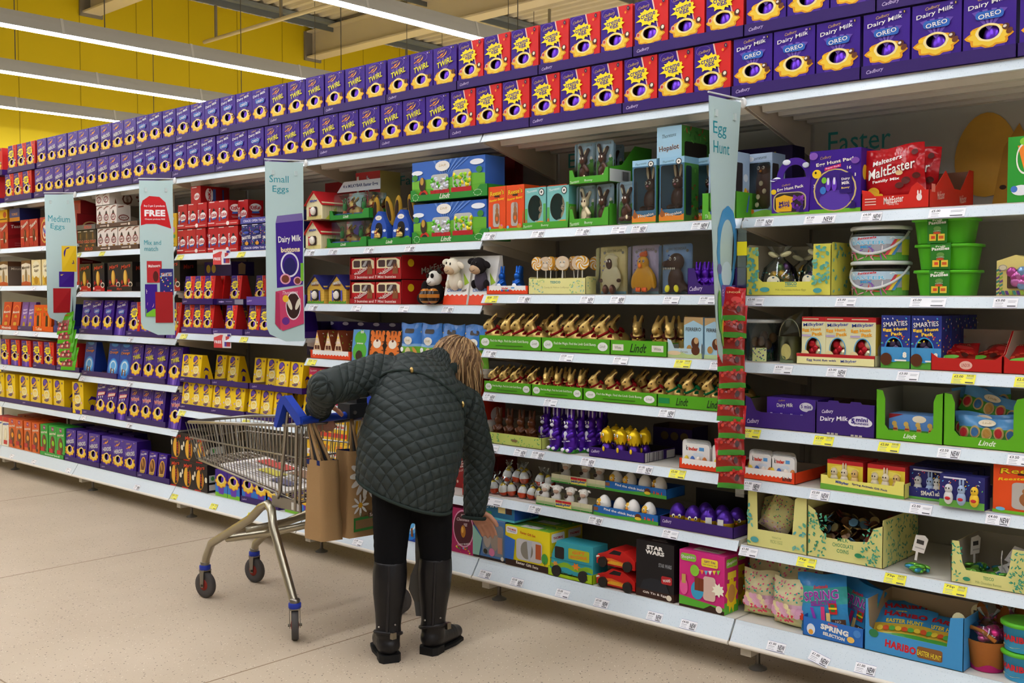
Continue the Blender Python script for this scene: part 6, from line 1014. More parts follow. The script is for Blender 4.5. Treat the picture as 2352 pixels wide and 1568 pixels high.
design('thomas','yellow gift box with window',.26,.18,.11,('#f0dc1e','#e8d21c','#7ab83a'),[R_(0,0,1,.16,'#3a241c'),T('Easter Gift Sets',.5,.1,.5,.07,'#f0e8dc',-3,.02),RR(.02,.8,.28,.97,.05,'#efece6',1),T('THOMAS',.15,.9,.2,.05,'#c8242c',-3,.04),T('& FRIENDS',.15,.85,.18,.03,'#3a5ab0',-3,.02),T('Easter Gift Set',.52,.86,.34,.06,'#c8341c',-4,.02),RR(.26,.2,.84,.72,.08,'#c8c4c4',1),E_(.5,.46,.14,.22,'#8a8478'),PG([(.54,.2),(.58,.2),(.62,.7),(.5,.7)],'#b8bcc4'),R_(.7,.3,.82,.66,'#b8582c'),E_(.9,.34,.07,.13,'#4a9a3c'),R_(.895,.18,.905,.28,'#6a4a2a'),PG([(0,.16),(.2,.16),(.24,.66),(0,.74)],'#2f6ac0')],[R_(0,0,1,.16,'#3a241c'),RR(.1,.74,.9,.95,.05,'#efece6',1),T('THOMAS',.5,.84,.6,.06,'#c8242c',0,.04),R_(.1,.2,.3,.5,'#efece6'),R_(.34,.2,.6,.6,'#3a1c16'),R_(0,.16,1,.3,'#5aa83a')],cat='gift box',name='gift_box',TL=[R_(.3,.1,.7,.5,'#efece6'),DOTS(14,['#2f6ac0','#1f4a8a','#e8e04a'],.05,.2,.95,.9,.05,.6,4)])
put('thomas',at(1161,'B','b',YB0-.006).x+.13,YB0-.006,ZBASE+.001,'yellow gift box with window on dark brown base',None); put('thomas',at(1200,'B','b',YB0+.115).x+.13,YB0+.115,ZBASE+.001,'yellow gift box standing behind the front yellow gift box',None)
def van():
    p = at(1263, 'B', 'b', YB0 - .004); w, h, d = .235, .135, .1; t = 'turquoise cardboard van box with green waves'
    o=thing('van_box',t,'gift box',p+Vector((w/2,0,.018))); m=MB(); m.prism([(-w/2,0),(w/2,0),(w/2,h),(-w/2+.04,h),(-w/2+.015,h*.6)],1,0,d,'#3aa6b4/r40'); obj('body',m,o)
    obj('front_print',print_mesh('front_print',[WAVE(.0,1,.0,.3,2,.06,'#8ab82c'),WAVE(0,1,0,.16,2,.04,'#3aa6b4'),RR(.12,.44,.34,.82,.04,'#2a2422',1.2),RR(.44,.5,.92,.84,.03,'#b8c02c',1.2),T('GIFT',.68,.74,.3,.1,'#e8882c',4,.05),T('MACHINE',.68,.6,.38,.1,'#e8882c',4,.05),STAR(.62,.3,.1,.05,6,'#e8882c',1.4),STAR(.14,.26,.07,.04,6,'#e8a04c',1.4),R_(.02,.4,.98,.43,'#2c8a98')],w,h,lambda x,z,of:(x-w/2,-of,z)),o)
    for x in (-.075,.07):obj('wheel',MB().lathe([(.001,-.004),(.022,-.004),(.024,0),(.024,.01)],'#2a2624/r60',20).mesh('wheel'),o,(x,-.002,.006),0,(math.pi/2,0,0))
    tray('lime green tray under the turquoise van box',p.x-.004,p.x+w+.004,p.y-.008,p.y+d+.01,ZBASE+.0008,.04,.04,'#a8cc1e','#8aa81c',[T('Easter Eggs   Easter Eggs',.5,.5,.8,.3,'#3a4a14',-3,.02)],prof=[(0,1),(.06,.8),(.14,.35),(.8,.35),(.86,.9),(1,1)])
van()
def car(dz, n):
    p=at(1370,'B','b',YB0-.002,dz); w,h,d=.195,.083,.1; o=thing('car_box',f'{n} red cardboard racing car box','gift box',p+Vector((w/2,0,0)),0,'red racing car boxes')
    m=MB().prism([(-w/2,.01),(w/2,.01),(w/2,.045),(w*.42,.058),(w*.2,.078),(-w*.1,.082),(-w*.28,.06),(-w*.46,.05),(-w/2,.035)],1,0,d,'#c2201c/r30'); obj('body',m,o)
    obj('front_print',print_mesh('front_print',[PG([(.32,.7),(.62,.72),(.66,.9),(.46,.93)],'#1c1a1c'),PG([(.02,.42),(.4,.5),(.98,.3),(.6,.3)],'#e8762c'),PG([(.2,.2),(.8,.2),(.7,.34),(.4,.4)],'#f0a83a'),*TO('HOT WHEELS',.5,.32,.3,.12,'#f6d21c','#b8201c',4,0,.03),PG([(.0,.4),(.1,.5),(.06,.54),(0,.5)],'#f0e8d8')],w,.083,lambda x,z,of:(x-w/2,-of,z)),o)
    for x in (-.06,.065):obj('wheel',MB().lathe([(.001,-.003),(.008,-.003),(.009,-.001),(.02,-.003),(.021,0),(.021,.012)],'#26221f/r50',24).lathe([(.001,-.0035),(.013,-.0032)],'#b8b4b0/m',5,cap=False).mesh('wheel'),o,(x,0,.0215),0,(math.pi/2,0,0))
car(0, 'lower'); car(.0835, 'upper')
def L_sw():return [R_(0,0,1,.14,'#3a221a'),T('STAR',.5,.9,.44,.075,'#efece6',0,.06),T('WARS',.5,.815,.5,.075,'#efece6',0,.06),T('Gift Tin & Egg',.5,.085,.62,.05,'#efe6da',0,.02),E_(.88,.07,.07,.05,'#e8dcc8'),PG([(.1,.14),(.9,.14),(.8,.3),(.6,.36),(.4,.36),(.2,.3)],'#24262c'),RR(.68,.3,.96,.44,.04,'#b8282c',.8),T('WARS',.82,.37,.2,.05,'#efece6',10,.03),T('STAR WARS',.78,.62,.34,.07,'#8a8c90',0,.04)]
design('swbox','black gift box',.18,.225,.1,('#1d1a1c','#141214','#1d1a1c'),L_sw(),[R_(0,0,1,.14,'#3a221a')],cat='gift box',name='gift_box',TL=[R_(.3,.3,.7,.4,'#c8c4c0'),R_(.4,.5,.6,.56,'#c8c4c0')])
put('swbox', at(1461, 'B', 'b', YB0 - .004).x + .09, YB0 - .004, ZBASE + .001, 'black gift box with white block capitals', None)
def L_sh():return [PG([(0,.2),(.4,.16),(1,.12),(1,0),(0,0)],'#5ab032'),PG([(0,0),(1,0),(1,.06),(.7,.12),(.55,.04),(0,.04)],'#3a221a'),RR(.03,.82,.38,.95,.05,'#8ac83a',1),*TO('Shopkins',.2,.885,.3,.08,'#f4f0e8','#3a1c4a',4,0,.04),RR(.5,.78,.86,.92,.03,'#f0d83a',1),T('GIFT TIN',.68,.87,.24,.04,'#7a2a6a',0,.03),T('with surprise egg',.68,.82,.3,.025,'#7a2a6a'),*[PG([(.3+.09*i,.74-.03*math.sin(i*.6)),(.38+.09*i,.74-.03*math.sin(i*.6+.6)),(.34+.09*i,.66-.03*math.sin(i*.6+.3))],c) for i,c in enumerate(('#f0d83a','#efece6','#f0883a','#6ab8d8','#efece6','#f0d83a','#8ad04a'))],RR(.55,.2,.82,.62,.06,'#d8b8a8',1),E_(.42,.34,.14,.16,'#3aa0c8'),R_(.36,.34,.56,.56,'#7a3a1e'),R_(.455,.34,.465,.56,'#5a2a14'),STAR(.88,.42,.14,.09,9,'#f4f0d8',.9),E_(.36,.68,.1,.1,'#8ac83a'),E_(.12,.36,.09,.14,'#e85a9a'),R_(.07,.42,.16,.58,'#c8a05a'),E_(.9,.09,.07,.06,'#e8dcc8')]
design('shop','bright pink gift box',.2,.22,.1,('#d42a80','#c42474','#e03a8c'),L_sh(),[R_(0,0,1,.2,'#5ab032'),STAR(.5,.34,.42,.3,10,'#f0d020',.8),E_(.5,.34,.26,.16,'#c89048'),RR(.1,.8,.9,.95,.06,'#8ac83a',1),T('Shopkins',.5,.875,.7,.07,'#f4f0e8',6,.03),R_(.2,.6,.8,.72,'#f0d83a')],cat='gift box',name='gift_box',TL=[RR(.2,.3,.8,.8,.05,'#f0e8d8',.6),T('Shopkins',.5,.55,.4,.3,'#7a2a6a')])
put('shop', at(1560, 'B', 'b', YB0 - .008).x + .1, YB0 - .008, ZBASE + .001, 'bright pink gift box, foremost at the right end', None)
for j in range(3):put('shop',at(1586,'B','b',YB0+.1).x+.09+0*j,YB0+.104+.103*j,ZBASE+.001,f'bright pink gift box, {ordw(j + 2)} in its row going back','pink gift boxes')
# ---------------------------------------------------------------- rightmost bay
# printed back panel: the word Easter and a big gold bunny
bk=obj('back_print',print_mesh('back_print',[T('Easter',.155,.76,.19,.24,'#2f8f86',0,.0)],WB,.34,lambda x,z,o:(x,-o,z)),bpy.data.objects['shelf_bay.006'],(0,YBK-D0,ZC+.34))
gbp = MB(); pts = [(.11 * math.cos(t) * (1 - .12 * math.sin(t)), .15 * math.sin(t)) for t in [2 * math.pi * i / 28 for i in range(28)]]
gbp.prism([(x,z) for x,z in pts],1,0,.003,'#d8a43c/q'); gbp.prism([(.02,-.2),(.12,-.2),(.15,.02),(.11,.1),(.06,.02)],1,-.001,.002,'#c08c2c/q'); gbp.prism([(.06+.012*math.cos(t),-.12+.008*math.sin(t)) for t in [2*math.pi*i/12 for i in range(12)]],1,-.002,.001,'#3a2412')
p = atY(2265, 355, YBK - .006); obj('gold_bunny_print', gbp, bpy.data.objects['shelf_bay.006'], (p.x - (XJ), p.y - D0, p.z))
for bn, px, tx in (('shelf_bay.004', 915, 'Family'), ('shelf_bay.003', 595, 'Family'), ('shelf_bay.005', 1300, 'Easter')):
    q=atY(px,420 if bn !='shelf_bay.005' else 372,YBK-.001); o=bpy.data.objects[bn]; obj('back_print',print_mesh('back_print',[T(tx,.5,.5,.9,.8,'#2f8f86')],.3,.085,lambda x,z,of:(x,-of,z)),o,(q.x-o.location.x,YBK-D0,q.z-.04))
# second shelf
def fig_chk(e, cx, cz, w, h, d):
    k = '#5a3a2c/r30'; z0 = cz - h * .36; e.ell((cx, d * .5, z0 + .09), (.036, .03, .09), k); e.ell((cx, d * .45, z0 + .15), (.028, .026, .03), k)
    for x, z in ((-.012, .05), (.014, .07), (.0, .1), (-.016, .02)): e.ell((cx + x, d * .5 - .029, z0 + z), (.009, .004, .01), CR, 10, 6)
    for s in (-1,1):e.ell((cx+s*.01,d*.45-.025,z0+.158),(.007,.004,.007),'#e8dcc8',8,6); e.ell((cx+s*.01,d*.45-.0285,z0+.158),(.003,.002,.003),'#1a1614',8,6)
    e.ell((cx, d * .45 - .027, z0 + .145), (.006, .006, .005), '#e8922c', 8, 6)
design('thch','pale blue window box with spotted chocolate chick',.115,.245,.1,('#9fb8d4','#a6c0da','#b8cce0'),[R_(0,.88,1,1,'#b3c8e0'),T('Thorntons',.5,.93,.6,.05,'#3a4a5a',5,0,.35),E_(.2,.92,.14,.04,'#e8eef4'),WAVE(0,1,0,.12,1,.02,'#8ac848'),E_(.3,.12,.07,.035,'#e8882c'),E_(.12,.1,.05,.03,'#3a5ab0')],[RR(.02,.14,.5,.84,.06,'#2f2a2c',.4),E_(.72,.62,.16,.06,'#dfe8f0'),R_(0,0,1,.1,'#8ac848'),E_(.7,.38,.12,.09,'#f0c030'),*[RING(1.05,.08,.6-.06*i,.34-.03*i,.55-.06*i,.31-.03*i,c,8,0) for i,c in enumerate(('#d84a3a','#e8882c','#f0d83a','#5ab04a','#4a7ac8'))][:0],PG([(.5,.1),(.62,.1),(.9,.42),(.86,.46)],'#d8643a'),PG([(.62,.1),(.74,.1),(.94,.38),(.9,.42)],'#f0d83a'),PG([(.74,.1),(.86,.1),(.98,.34),(.94,.38)],'#4a7ac8')],win=rrect(.06,.15,.94,.86,.08,.4),egg=fig_chk,film=True,cat='gift box',name='window_box')
put('thch',at(1654,'A',2,YF-.004).x+.058,YF-.004,lz('A',2)+.001,'pale blue window box with spotted chocolate chick behind egg hunt sign',None); put('thch',at(1692,'A',2,YF+.11).x+.09,YF+.11,lz('A',2)+.001,'pale blue window box, second back beside egg hunt sign',None)
design('giant','large dark purple carton',.3,.3,.1,('#2a1558','#221048','#2a1558'),[T('1',.75,.9,.03,.06,'#c8a83a',0,.05),T('GIANT',.75,.82,.22,.06,'#c8a83a',0,.03),T('egg',.75,.76,.14,.05,'#c8a83a',0,.03),T('Milk',.35,.62,.4,.12,'#b8a890',6,.03)],cat='carton',name='carton'); put('giant',at(1640,'A',2,YF+.34).x+.2,YF+.34,lz('A',2)+.001,'large dark purple carton with gold lettering at the back',None)
def arch_pack():
    p=at(1769,'A',2,YF-.004); w,h=.155,.205; m=MB(); o=tag(obj('egg_hunt_pack',MB().prism([(-w/2+.008,0),(w/2-.008,0),(w/2,.13),(-w/2+.002,.13)],1,0,.07,'#4a2391/r30'),None,p+Vector((w/2,0,0))),'purple egg hunt pack with arched carry handle','egg pack')
    A=[(-.07*math.cos(t),.13+.075*math.sin(t)) for t in [math.pi*i/16 for i in range(17)]]; B=[(-.045*math.cos(t),.13+.05*math.sin(t)) for t in [math.pi*i/16 for i in range(17)]]
    hd=MB(); hd.add([(x,.03,z) for x,z in A+B]+[(x,.034,z) for x,z in A+B],[(i,i+1,17+i+1,17+i) for i in range(16)]+[(34+i,34+17+i,34+17+i+1,34+i+1) for i in range(16)]+[(i,34+i,34+i+1,i+1) for i in range(16)]+[(17+i,17+i+1,51+i+1,51+i) for i in range(16)],'#4a2391/r30'); obj('handle',hd,o)
    obj('front_print',print_mesh('front_print',[R_(0,0,1,.05,'#7ac02c'),RR(.08,.05,.9,.52,.2,'#c8b88a',.7),RR(.11,.06,.87,.5,.19,'#352a2a',.7),PG([(.16,.08),(.54,.08),(.58,.4),(.36,.46),(.14,.4)],'#e8b01c'),T('Mini',.36,.28,.26,.08,'#3a1a80',6,.03),T('eggs',.36,.19,.28,.09,'#3a1a80',6,.03),DOTS(16,['#6a2a9a','#8a3ab0','#4a1c7a'],.58,.1,.82,.42,.05,1,5),cad(.42,.68,.22),T('Egg Hunt Pack',.52,.6,.66,.09,'#f2ead8',6,.03),E_(.1,.54,.07,.06,'#f0c820'),PG([(.74,.05),(.86,.05),(.84,.2),(.78,.2)],'#2a1560'),E_(.08,.84,.1,.06,'#e8ecf4')],w,.155,lambda x,z,of:(x-w/2,-of,z) if z <.13 else (x-w/2,.0295-of,z)),o)
    obj('clouds', MB().ell((-.03, .028, .19), (.016, .003, .01), '#e8ecf4', 10, 6).ell((.045, .028, .175), (.014, .003, .01), '#e8ecf4', 10, 6), o)
arch_pack()
def L_eh():return [R_(0,0,1,.06,'#7ac02c'),E_(.5,.36,.42,.34,'#d8c078'),E_(.5,.36,.39,.32,'#3c1c80'),E_(.5,.2,.3,.16,'#5a3aa6'),T('Cadbury',.32,.88,.22,.06,GOLD,6,0,.35),T('Egg Hunt Pack',.52,.8,.78,.07,'#f2ead8',6,.03),PG([(.3,.67),(.62,.72),(.62,.77),(.3,.72)],'#d82a6a'),T('Super Pack',.46,.72,.28,.03,'#f4e8f0',8,.02),T('16',.78,.7,.08,.05,'#f2ead8',0,.02),T('1',.9,.58,.02,.05,'#f2ead8',0,.02),T('3',.1,.44,.03,.05,'#f2ead8',0,.02),E_(.15,.63,.09,.07,'#f0c820'),E_(.13,.65,.02,.02,'#2a1c14'),E_(.08,.92,.09,.06,'#8a5ab8'),E_(.9,.8,.08,.05,'#7a4aa8'),RR(.6,.3,.84,.62,.03,'#2f1470',.8),T('Dairy',.72,.52,.16,.05,'#f4f0e8',4,.02),T('Milk',.72,.46,.15,.05,'#f4f0e8',4,.02),T('Bunny',.72,.38,.16,.04,'#e8c86a',4,.03),E_(.38,.44,.05,.1,'#6a3ac0'),E_(.5,.44,.05,.1,'#6a3ac0'),E_(.37,.5,.012,.06,'#e8e0f0'),E_(.39,.5,.012,.06,'#e8e0f0'),E_(.49,.5,.012,.06,'#e8e0f0'),E_(.51,.5,.012,.06,'#e8e0f0'),E_(.28,.36,.06,.06,'#3a7ac8'),E_(.3,.52,.05,.05,'#7ac02c'),PG([(.8,.05),(.92,.05),(.9,.16),(.84,.18)],'#2a1560')]
design('ehunt','purple egg hunt pack',.187,.216,.06,(PUR,'#3a1a7c',PUR),L_eh(),[E_(.5,.62,.3,.12,'#d8b030'),T('Cadbury',.5,.25,.5,.06,'#c8b8d8',80,.01)],cat='egg pack',name='egg_hunt_pack')
for j in range(4):put('ehunt',at(1859,'A',2,YF).x+.0935,YF+.064*j,lz('A',2)+.001,f'square purple egg hunt pack, {ordw(j + 1)} from front in its row','square purple egg hunt packs')
MTL=[T('MaltEaster',.48,.55,.3,.4,'#f4e4dc',6,.02,.2),T('Family Mix',.48,.28,.16,.14,'#f0d8cc'),*[R_(.05,.3+.16*i,.22,.36+.16*i,'#f0c8b8') for i in range(3)],E_(.86,.6,.04,.2,'#f4e4dc'),E_(.84,.86,.012,.14,'#f4e4dc'),E_(.88,.86,.012,.14,'#f4e4dc')]
tr('bright red tray of red sweet bags',1979,2134,'A',2,.058,.13,.4,'#d3281a','#9a6a50',MTL,[*[T('MaltEaster',.25+.5*i,.35,.16,.2,'#f0b8a8',8,.01,.2) for i in range(2)],R_(.04,.4,.12,.6,'#e88070')],sprof=[(0,.058),(.1,.06),(.35,.13),(.55,.075),(.7,.075),(.9,.15),(1,.15)],prof=[(0,1.2),(.12,1.1),(.2,.8),(.7,.8),(.74,1.2),(.82,1.45),(.9,1.2),(.94,1),(1,1)],hb=.15)
LMB=[*TO('MaltEaster',.48,.62,.78,.17,'#f6efe6','#8a0c10',8,.2,.01),T('Maltesers',.42,.78,.5,.08,'#f6efe6',8,.02,.2),T('Family Mix',.4,.44,.44,.06,'#f6efe6',2,.03),E_(.62,.54,.06,.04,'#e8c08a'),E_(.72,.4,.07,.06,'#5a1c14'),E_(.88,.46,.06,.05,'#5a1c14'),E_(.62,.33,.07,.05,'#5a1c14'),E_(.86,.86,.05,.05,'#5a1c14'),E_(.18,.26,.11,.09,'#f0b82c'),R_(.165,.1,.185,.24,'#f0b82c'),E_(.3,.2,.05,.03,'#f0b82c'),R_(.1,.08,.6,.1,'#e8a82c')]
MBG = bag(.21, .2, .055, lambda u, v: '#b8141a/w', LMB, 3, name='sweet_bag', top=.06, puff=.8)
for j,(dx,dy,rz) in enumerate(((.112,.045,0),(.15,.12,.0),(.15,.19,-.1),(.15,.26,.1),(.15,.33,0))):place(dict(MBG),'sweet_bag',f'large red sweet bag, {ordw(j + 1)} from front in the bright red tray','sweet bag',at(1979,'A',2,YF+dy,.012)+Vector((dx+.01,0,0)),rz,'large red sweet bags',r=(0,math.radians(-4 if j==0 else 3),rz))
design('greenc','green carton with carrot print',.2,.2,.16,('#2f9a34','#8a7454','#2f9a34'),[PG([(.14,.86),(.36,.86),(.26,.4)],'#f0882c'),RING(.25,.66,.13,.24,.11,.21,'#f4efe4',8,0),E_(.25,.92,.08,.06,'#8ad03a'),E_(.2,.18,.14,.08,'#eef0f4'),E_(.1,.2,.05,.05,'#4a7ac8')],cat='carton',name='carton'); put('greenc',at(2313,'A',2,YF-.006).x+.1,YF-.006,lz('A',2)+.001,'green carton with orange carrot at the right edge',None)
# third shelf
YP = '#dfd85a'; YLV = ['#4fa0a0', '#7ab8a0', '#5aa88a']
tr('yellow leaf-patterned tray of knotted egg bags',1714,1908,'A',3,.175,.185,.26,YP,'#b8b098',[T('TESCO',.54,.24,.14,.07,'#3a8a8a',0,.04),R_(.47,.18,.61,.19,'#3a8a8a'),T('Milk Chocolate Hollow Eggs',.54,.11,.36,.05,'#9a9a4a'),leaves(40,.02,.02,.15,.98,YLV,3,.02,2),leaves(40,.8,.2,.98,.98,YLV,4,.02,2),E_(.24,.12,.06,.05,'#4fa0a0'),E_(.86,.1,.05,.05,'#4fa0a0')],[leaves(50,.04,.04,.96,.96,YLV,5,.024,1.6)],prof=[(0,1),(.14,1),(.15,.36),(.2,.28),(.76,.28),(.79,.36),(.8,1.03),(1,1.03)])
def knot_bag(p, label, sc, rz):
    o=thing('knotted_bag',label,'sweet bag',p,rz,'knotted clear egg bags'); b=MB().lathe([(.04,0),(.058,.02),(.06,.05),(.05,.09),(.018,.12),(.012,.13),(.02,.14),(.042,.165)],FILM,20,sx=1.1,sy=.8,cap=False); obj('clear_film',b,o)
    e = MB(); q = random.Random(int(p.x * 900)); cs = ('#c8a03a/f', '#4a6a3a/f', '#5a3a6a/f', '#b87a3a/f')
    for i in range(14):a=q.uniform(0,6.28); r=q.uniform(.005,.036); e.ell((r*math.cos(a),r*.7*math.sin(a),.02+.075*q.random()),(.014,.014,.017),cs[i % 4],10,8)
    obj('foil_eggs', e, o)['kind'] = 'stuff'
    W_=.13; pr=print_mesh('leaf_print',[leaves(46,.0,.02,1,.95,['#3a5a6a','#4a3a6a','#e8e4b8','#2f6a5a'],8,.024,2),E_(.5,.5,.14,.26,'#efe8c8')],W_,.07,lambda x,z,of:((.063+of)*1.1*math.cos(-math.pi/2+(x-W_/2)/.06),(.063+of)*.8*math.sin(-math.pi/2+(x-W_/2)/.06),.01+z)); obj('leaf_print',pr,o)
    obj('bow',MB().ell((-.02,-.004,.135),(.022,.008,.009),'#dcd6a8/c',10,6,rot('Y',20)).ell((.022,-.004,.137),(.022,.008,.009),'#dcd6a8/c',10,6,rot('Y',-15)),o); o.scale=(sc,)*3
knot_bag(at(1745,'A',3,YF+.06,.002)+Vector((.08,0,0)),'clear knotted egg bag, left in the yellow leaf tray',1.08,.1); knot_bag(at(1850,'A',3,YF+.06,.002)+Vector((.05,0,0)),'clear knotted egg bag, right in the yellow leaf tray',1.12,-.2); knot_bag(at(1800,'A',3,YF+.16,.002)+Vector((.08,0,0)),'clear knotted egg bag behind the front two',1.0,.3)
def mixtub(dz, n):
    p = at(2023, 'A', 3, YF + .1, dz); h = .108; rad = lambda z: .088 + .006 * z / h; ms = bucket(.088, .094, h, '#d8dcda/t20', '#d9dcda/r30', 36)
    L=[R_(0,0,1,.3,'#6ab04a'),R_(0,.3,1,.8,'#a8a8b0'),R_(0,.62,1,.92,'#b8d4e8'),E_(.2,.86,.14,.08,'#f0f4f8'),E_(.8,.84,.12,.07,'#f0f4f8'),T('Swizzels',.4,.86,.26,.09,'#d8282c',4,.03,.2),*TO('EASTER',.4,.68,.46,.14,'#5ac0e8','#f4f8fa',0,0,.04),T('MIX',.4,.52,.16,.1,'#3aa0d8',0,.06),DOTS(26,['#e85a8a','#d84a3a','#efe8e8','#e8a0b8','#8a5ab0'],.04,.05,.7,.45,.045,.7,7),R_(.84,.2,.98,.8,'#c8c83a'),PG([(.66,.2),(.7,.2),(.84,.8),(.78,.8)],'#e8c83a'),PG([(.62,.2),(.66,.2),(.78,.8),(.74,.8)],'#d84a5a'),PG([(.7,.2),(.74,.2),(.88,.8),(.84,.8)],'#4a8ac8')]
    W_=.26; ms['wrap']=MB().lathe([(.0882,.003),(.0928,h-.018)],'#c4ccd0/r30',36,cap=False).mesh('printed_wrap'); ms['label_print']=cyl_print(L,W_,h-.02,lambda z:rad(z)+.0005,-80)
    hd=[(-.099*math.cos(t),-.099*math.sin(t)*.97,h*.9-.075*math.sin(t)) for t in [math.pi*i/18 for i in range(19)]]; ms['handle']=MB().tube([(x,y-.004,z) for x,y,z in hd],.0045,'#d4d6d4/r30',8).mesh('handle')
    place(ms, 'sweet_tub', f'{n} clear lidded tub of sweets with white handle', 'tub', p, 0, 'clear lidded sweet tubs')
mixtub(0, 'lower'); mixtub(.1185, 'upper')
def gtub(dz, n, dx=0, half=0):
    p = at(2178, 'A', 3, YF + .085, dz) + Vector((dx, 0, 0)); h = .078; k = '#4aa81a/r30'; w0, w1, d0, d1 = .082, .094, .062, .07
    def loop(a,b,z,n_=24):return [(math.copysign(abs(math.cos(t))**.5,math.cos(t))*a,math.copysign(abs(math.sin(t))**.5,math.sin(t))*b,z) for t in [2*math.pi*i/n_ for i in range(n_)]]
    b=MB().rings([loop(w0,d0,0),loop(w1,d1,h)],k); l=MB().rings([loop(w1+.002,d1+.002,h-.006),loop(w1+.008,d1+.008,h-.004),loop(w1+.007,d1+.007,h+.004),loop(w1-.01,d1-.01,h+.005)],'#54b81e/r30')
    sl=MB().prism([(-.031,-.002),(.031,-.002),(.033,h+.007),(-.033,h+.007)],1,-d1-.0105,-d1-.009,'#2f7a26/r35'); pr=print_mesh('sleeve_print',[R_(0,.78,1,1,'#3a8a2c'),T('Fruit',.5,.95,.5,.08,'#e8ecd8',3,.03),T('Pastilles',.5,.85,.9,.13,'#f0f0e4',3,.04),E_(.5,.6,.2,.1,'#6a9a4a'),T('pastilles',.5,.5,.4,.06,'#e8ecd8'),R_(.1,.1,.45,.38,'#e8c83a'),R_(.55,.1,.9,.38,'#e8d04a'),R_(.2,.18,.4,.3,'#d84a2c'),R_(.6,.18,.84,.3,'#d8642c'),E_(.5,.42,.2,.05,'#c8502c')],.062,h,lambda x,z,of:(x-.031,-d1-.0106-of,z))
    place(dict(tub=b.mesh('tub'),lid=l.mesh('lid'),sleeve=sl.mesh('sleeve'),pr=pr.mesh('sleeve_print')),'green_tub',f'{n} bright green lidded tub in the stack','tub',p,.0,'bright green tubs')
gtub(0, 'lowest'); gtub(.0845, 'middle', .004); gtub(.169, 'topmost', -.006)
def gift():
    p=at(2288,'A',3,YF); w,h,d=.11,.125,.09; o=tag(obj('gift_carton',MB().prism([(0,0),(w,0),(w,h*.86),(w/2,h),(0,h*.86)],1,0,d,'#d9c878/r40'),None,p),'small cream gift carton with chequered trim at the right edge','gift box')
    obj('front_print',print_mesh('front_print',[*[PG([(x,y),(x+.09,y+.05),(x+.09,y+.11),(x,y+.06)],c) for i,(x,y) in enumerate([(.0+.0*k,.02+.11*k) for k in range(7)]+[(.09,.02+.11*k) for k in range(7)]) for c in [('#3a7a6a','#5a3a7a','#8aa83a')[i % 3]]],*[PG([(.18+.1*k,.02),(.26+.1*k,.02),(.22+.1*k,.14),(.14+.1*k,.14)],('#3a7a6a','#5a3a7a','#8aa83a')[k % 3]) for k in range(8)],RR(.3,.2,1,.74,.04,'#4a3426',1),E_(.18,.8,.12,.09,'#c8bca0'),RING(.18,.8,.11,.08,.095,.07,'#6a6a5a',8,0)],w,h*.86,lambda x,z,of:(x,-of,z)),o)
    e = MB(); q = random.Random(3)
    for i in range(9): e.ell((.045 + .05 * q.random(), -.004, .03 + .05 * q.random()), (.016, .01, .016), ('#a84a8a/f', '#b86aa0/f', '#7a9ac0/f')[i % 3], 10, 8)
    obj('foil_eggs', e, o)['kind'] = 'stuff'
gift()
# fourth shelf
def clearbucket():
    p = at(1750, 'A', 4, YF + .07); ms = bucket(.055, .068, .145, FILM, '#b8bcb8/r35', 30); q = random.Random(6); g = MB(); c = MB()
    for i in range(60):a=q.uniform(0,6.28); r=q.uniform(.01,.05); g.tube([(r*math.cos(a),r*math.sin(a),.004),(r*math.cos(a+.4)*.9,r*math.sin(a+.4)*.9,.02+.025*q.random())],.0014,'#2f7a5a',4)
    for i in range(12):a=q.uniform(0,6.28); r=q.uniform(.01,.04); c.ell((r*math.cos(a),r*math.sin(a),.04+.06*q.random()),(.015,.015,.019),('#6a4a34/r40','#3a4a8a/f','#8a6a4a/r40')[i % 3],10,8)
    ms['green_shreds']=g.mesh('green_shreds'); ms['chocolate_eggs']=c.mesh('chocolate_eggs'); ms['label']=cyl_print([R_(0,0,1,1,'#d8e09a'),leaves(24,.05,.05,.95,.95,['#2f8a7a','#5a3a8a'],3,.05,1)],.05,.05,lambda z:.059+.005,-70)
    place(ms, 'clear_bucket', 'clear lidded bucket of chocolate eggs on green shreds', 'bucket', p)
    ms=bucket(.036,.042,.095,'#8a8c74/m',None,28); ms['handle']=MB().tube([(-.041*math.cos(t),0,.09+.065*math.sin(t)) for t in [math.pi*i/14 for i in range(15)]],.003,'#a8a890/m',8).mesh('handle'); ms['print']=cyl_print([E_(.5,.5,.3,.36,'#b8b06a'),E_(.3,.2,.2,.1,'#5a6a4a'),R_(.1,.0,.9,.12,'#6a7a5a')],.06,.08,lambda z:.0395+.003*z/.08,-80)
    f=MB(); f.add([(-.02,-.01,.1),(.03,.0,.11),(.05,.01,.19),(.0,-.02,.16),(-.03,.01,.18)],[(0,1,2,3),(0,3,4)],'#cfe0d8/t20'); ms['film_top']=f.mesh('film_top')
    place(ms, 'tin_pail', 'small tin pail with curved handle beside the clear bucket', 'pail', at(1813, 'A', 4, YF + .05))
clearbucket()
def L_mb8():return [R_(0,.9,1,1,'#c8282c'),R_(.05,.945,.7,.965,'#e8d8b0'),*TO('Milkybar',.5,.83,.86,.09,'#23409a','#f4f0e0',4,0,.04),T('Egg Hunt',.42,.72,.78,.08,'#f0a82c',4,.05),T('Pack',.66,.64,.44,.075,'#f0a82c',4,.05),R_(0,0,1,.1,'#6ab04a'),RING(.5,.32,.34,.25,.31,.23,'#3a9ad8',8,0),T('8',.88,.12,.14,.12,'#f4f0e0',0,.06),E_(.16,.16,.2,.13,'#ead6a0'),R_(.02,.58,.4,.62,'#b8a8d0')]
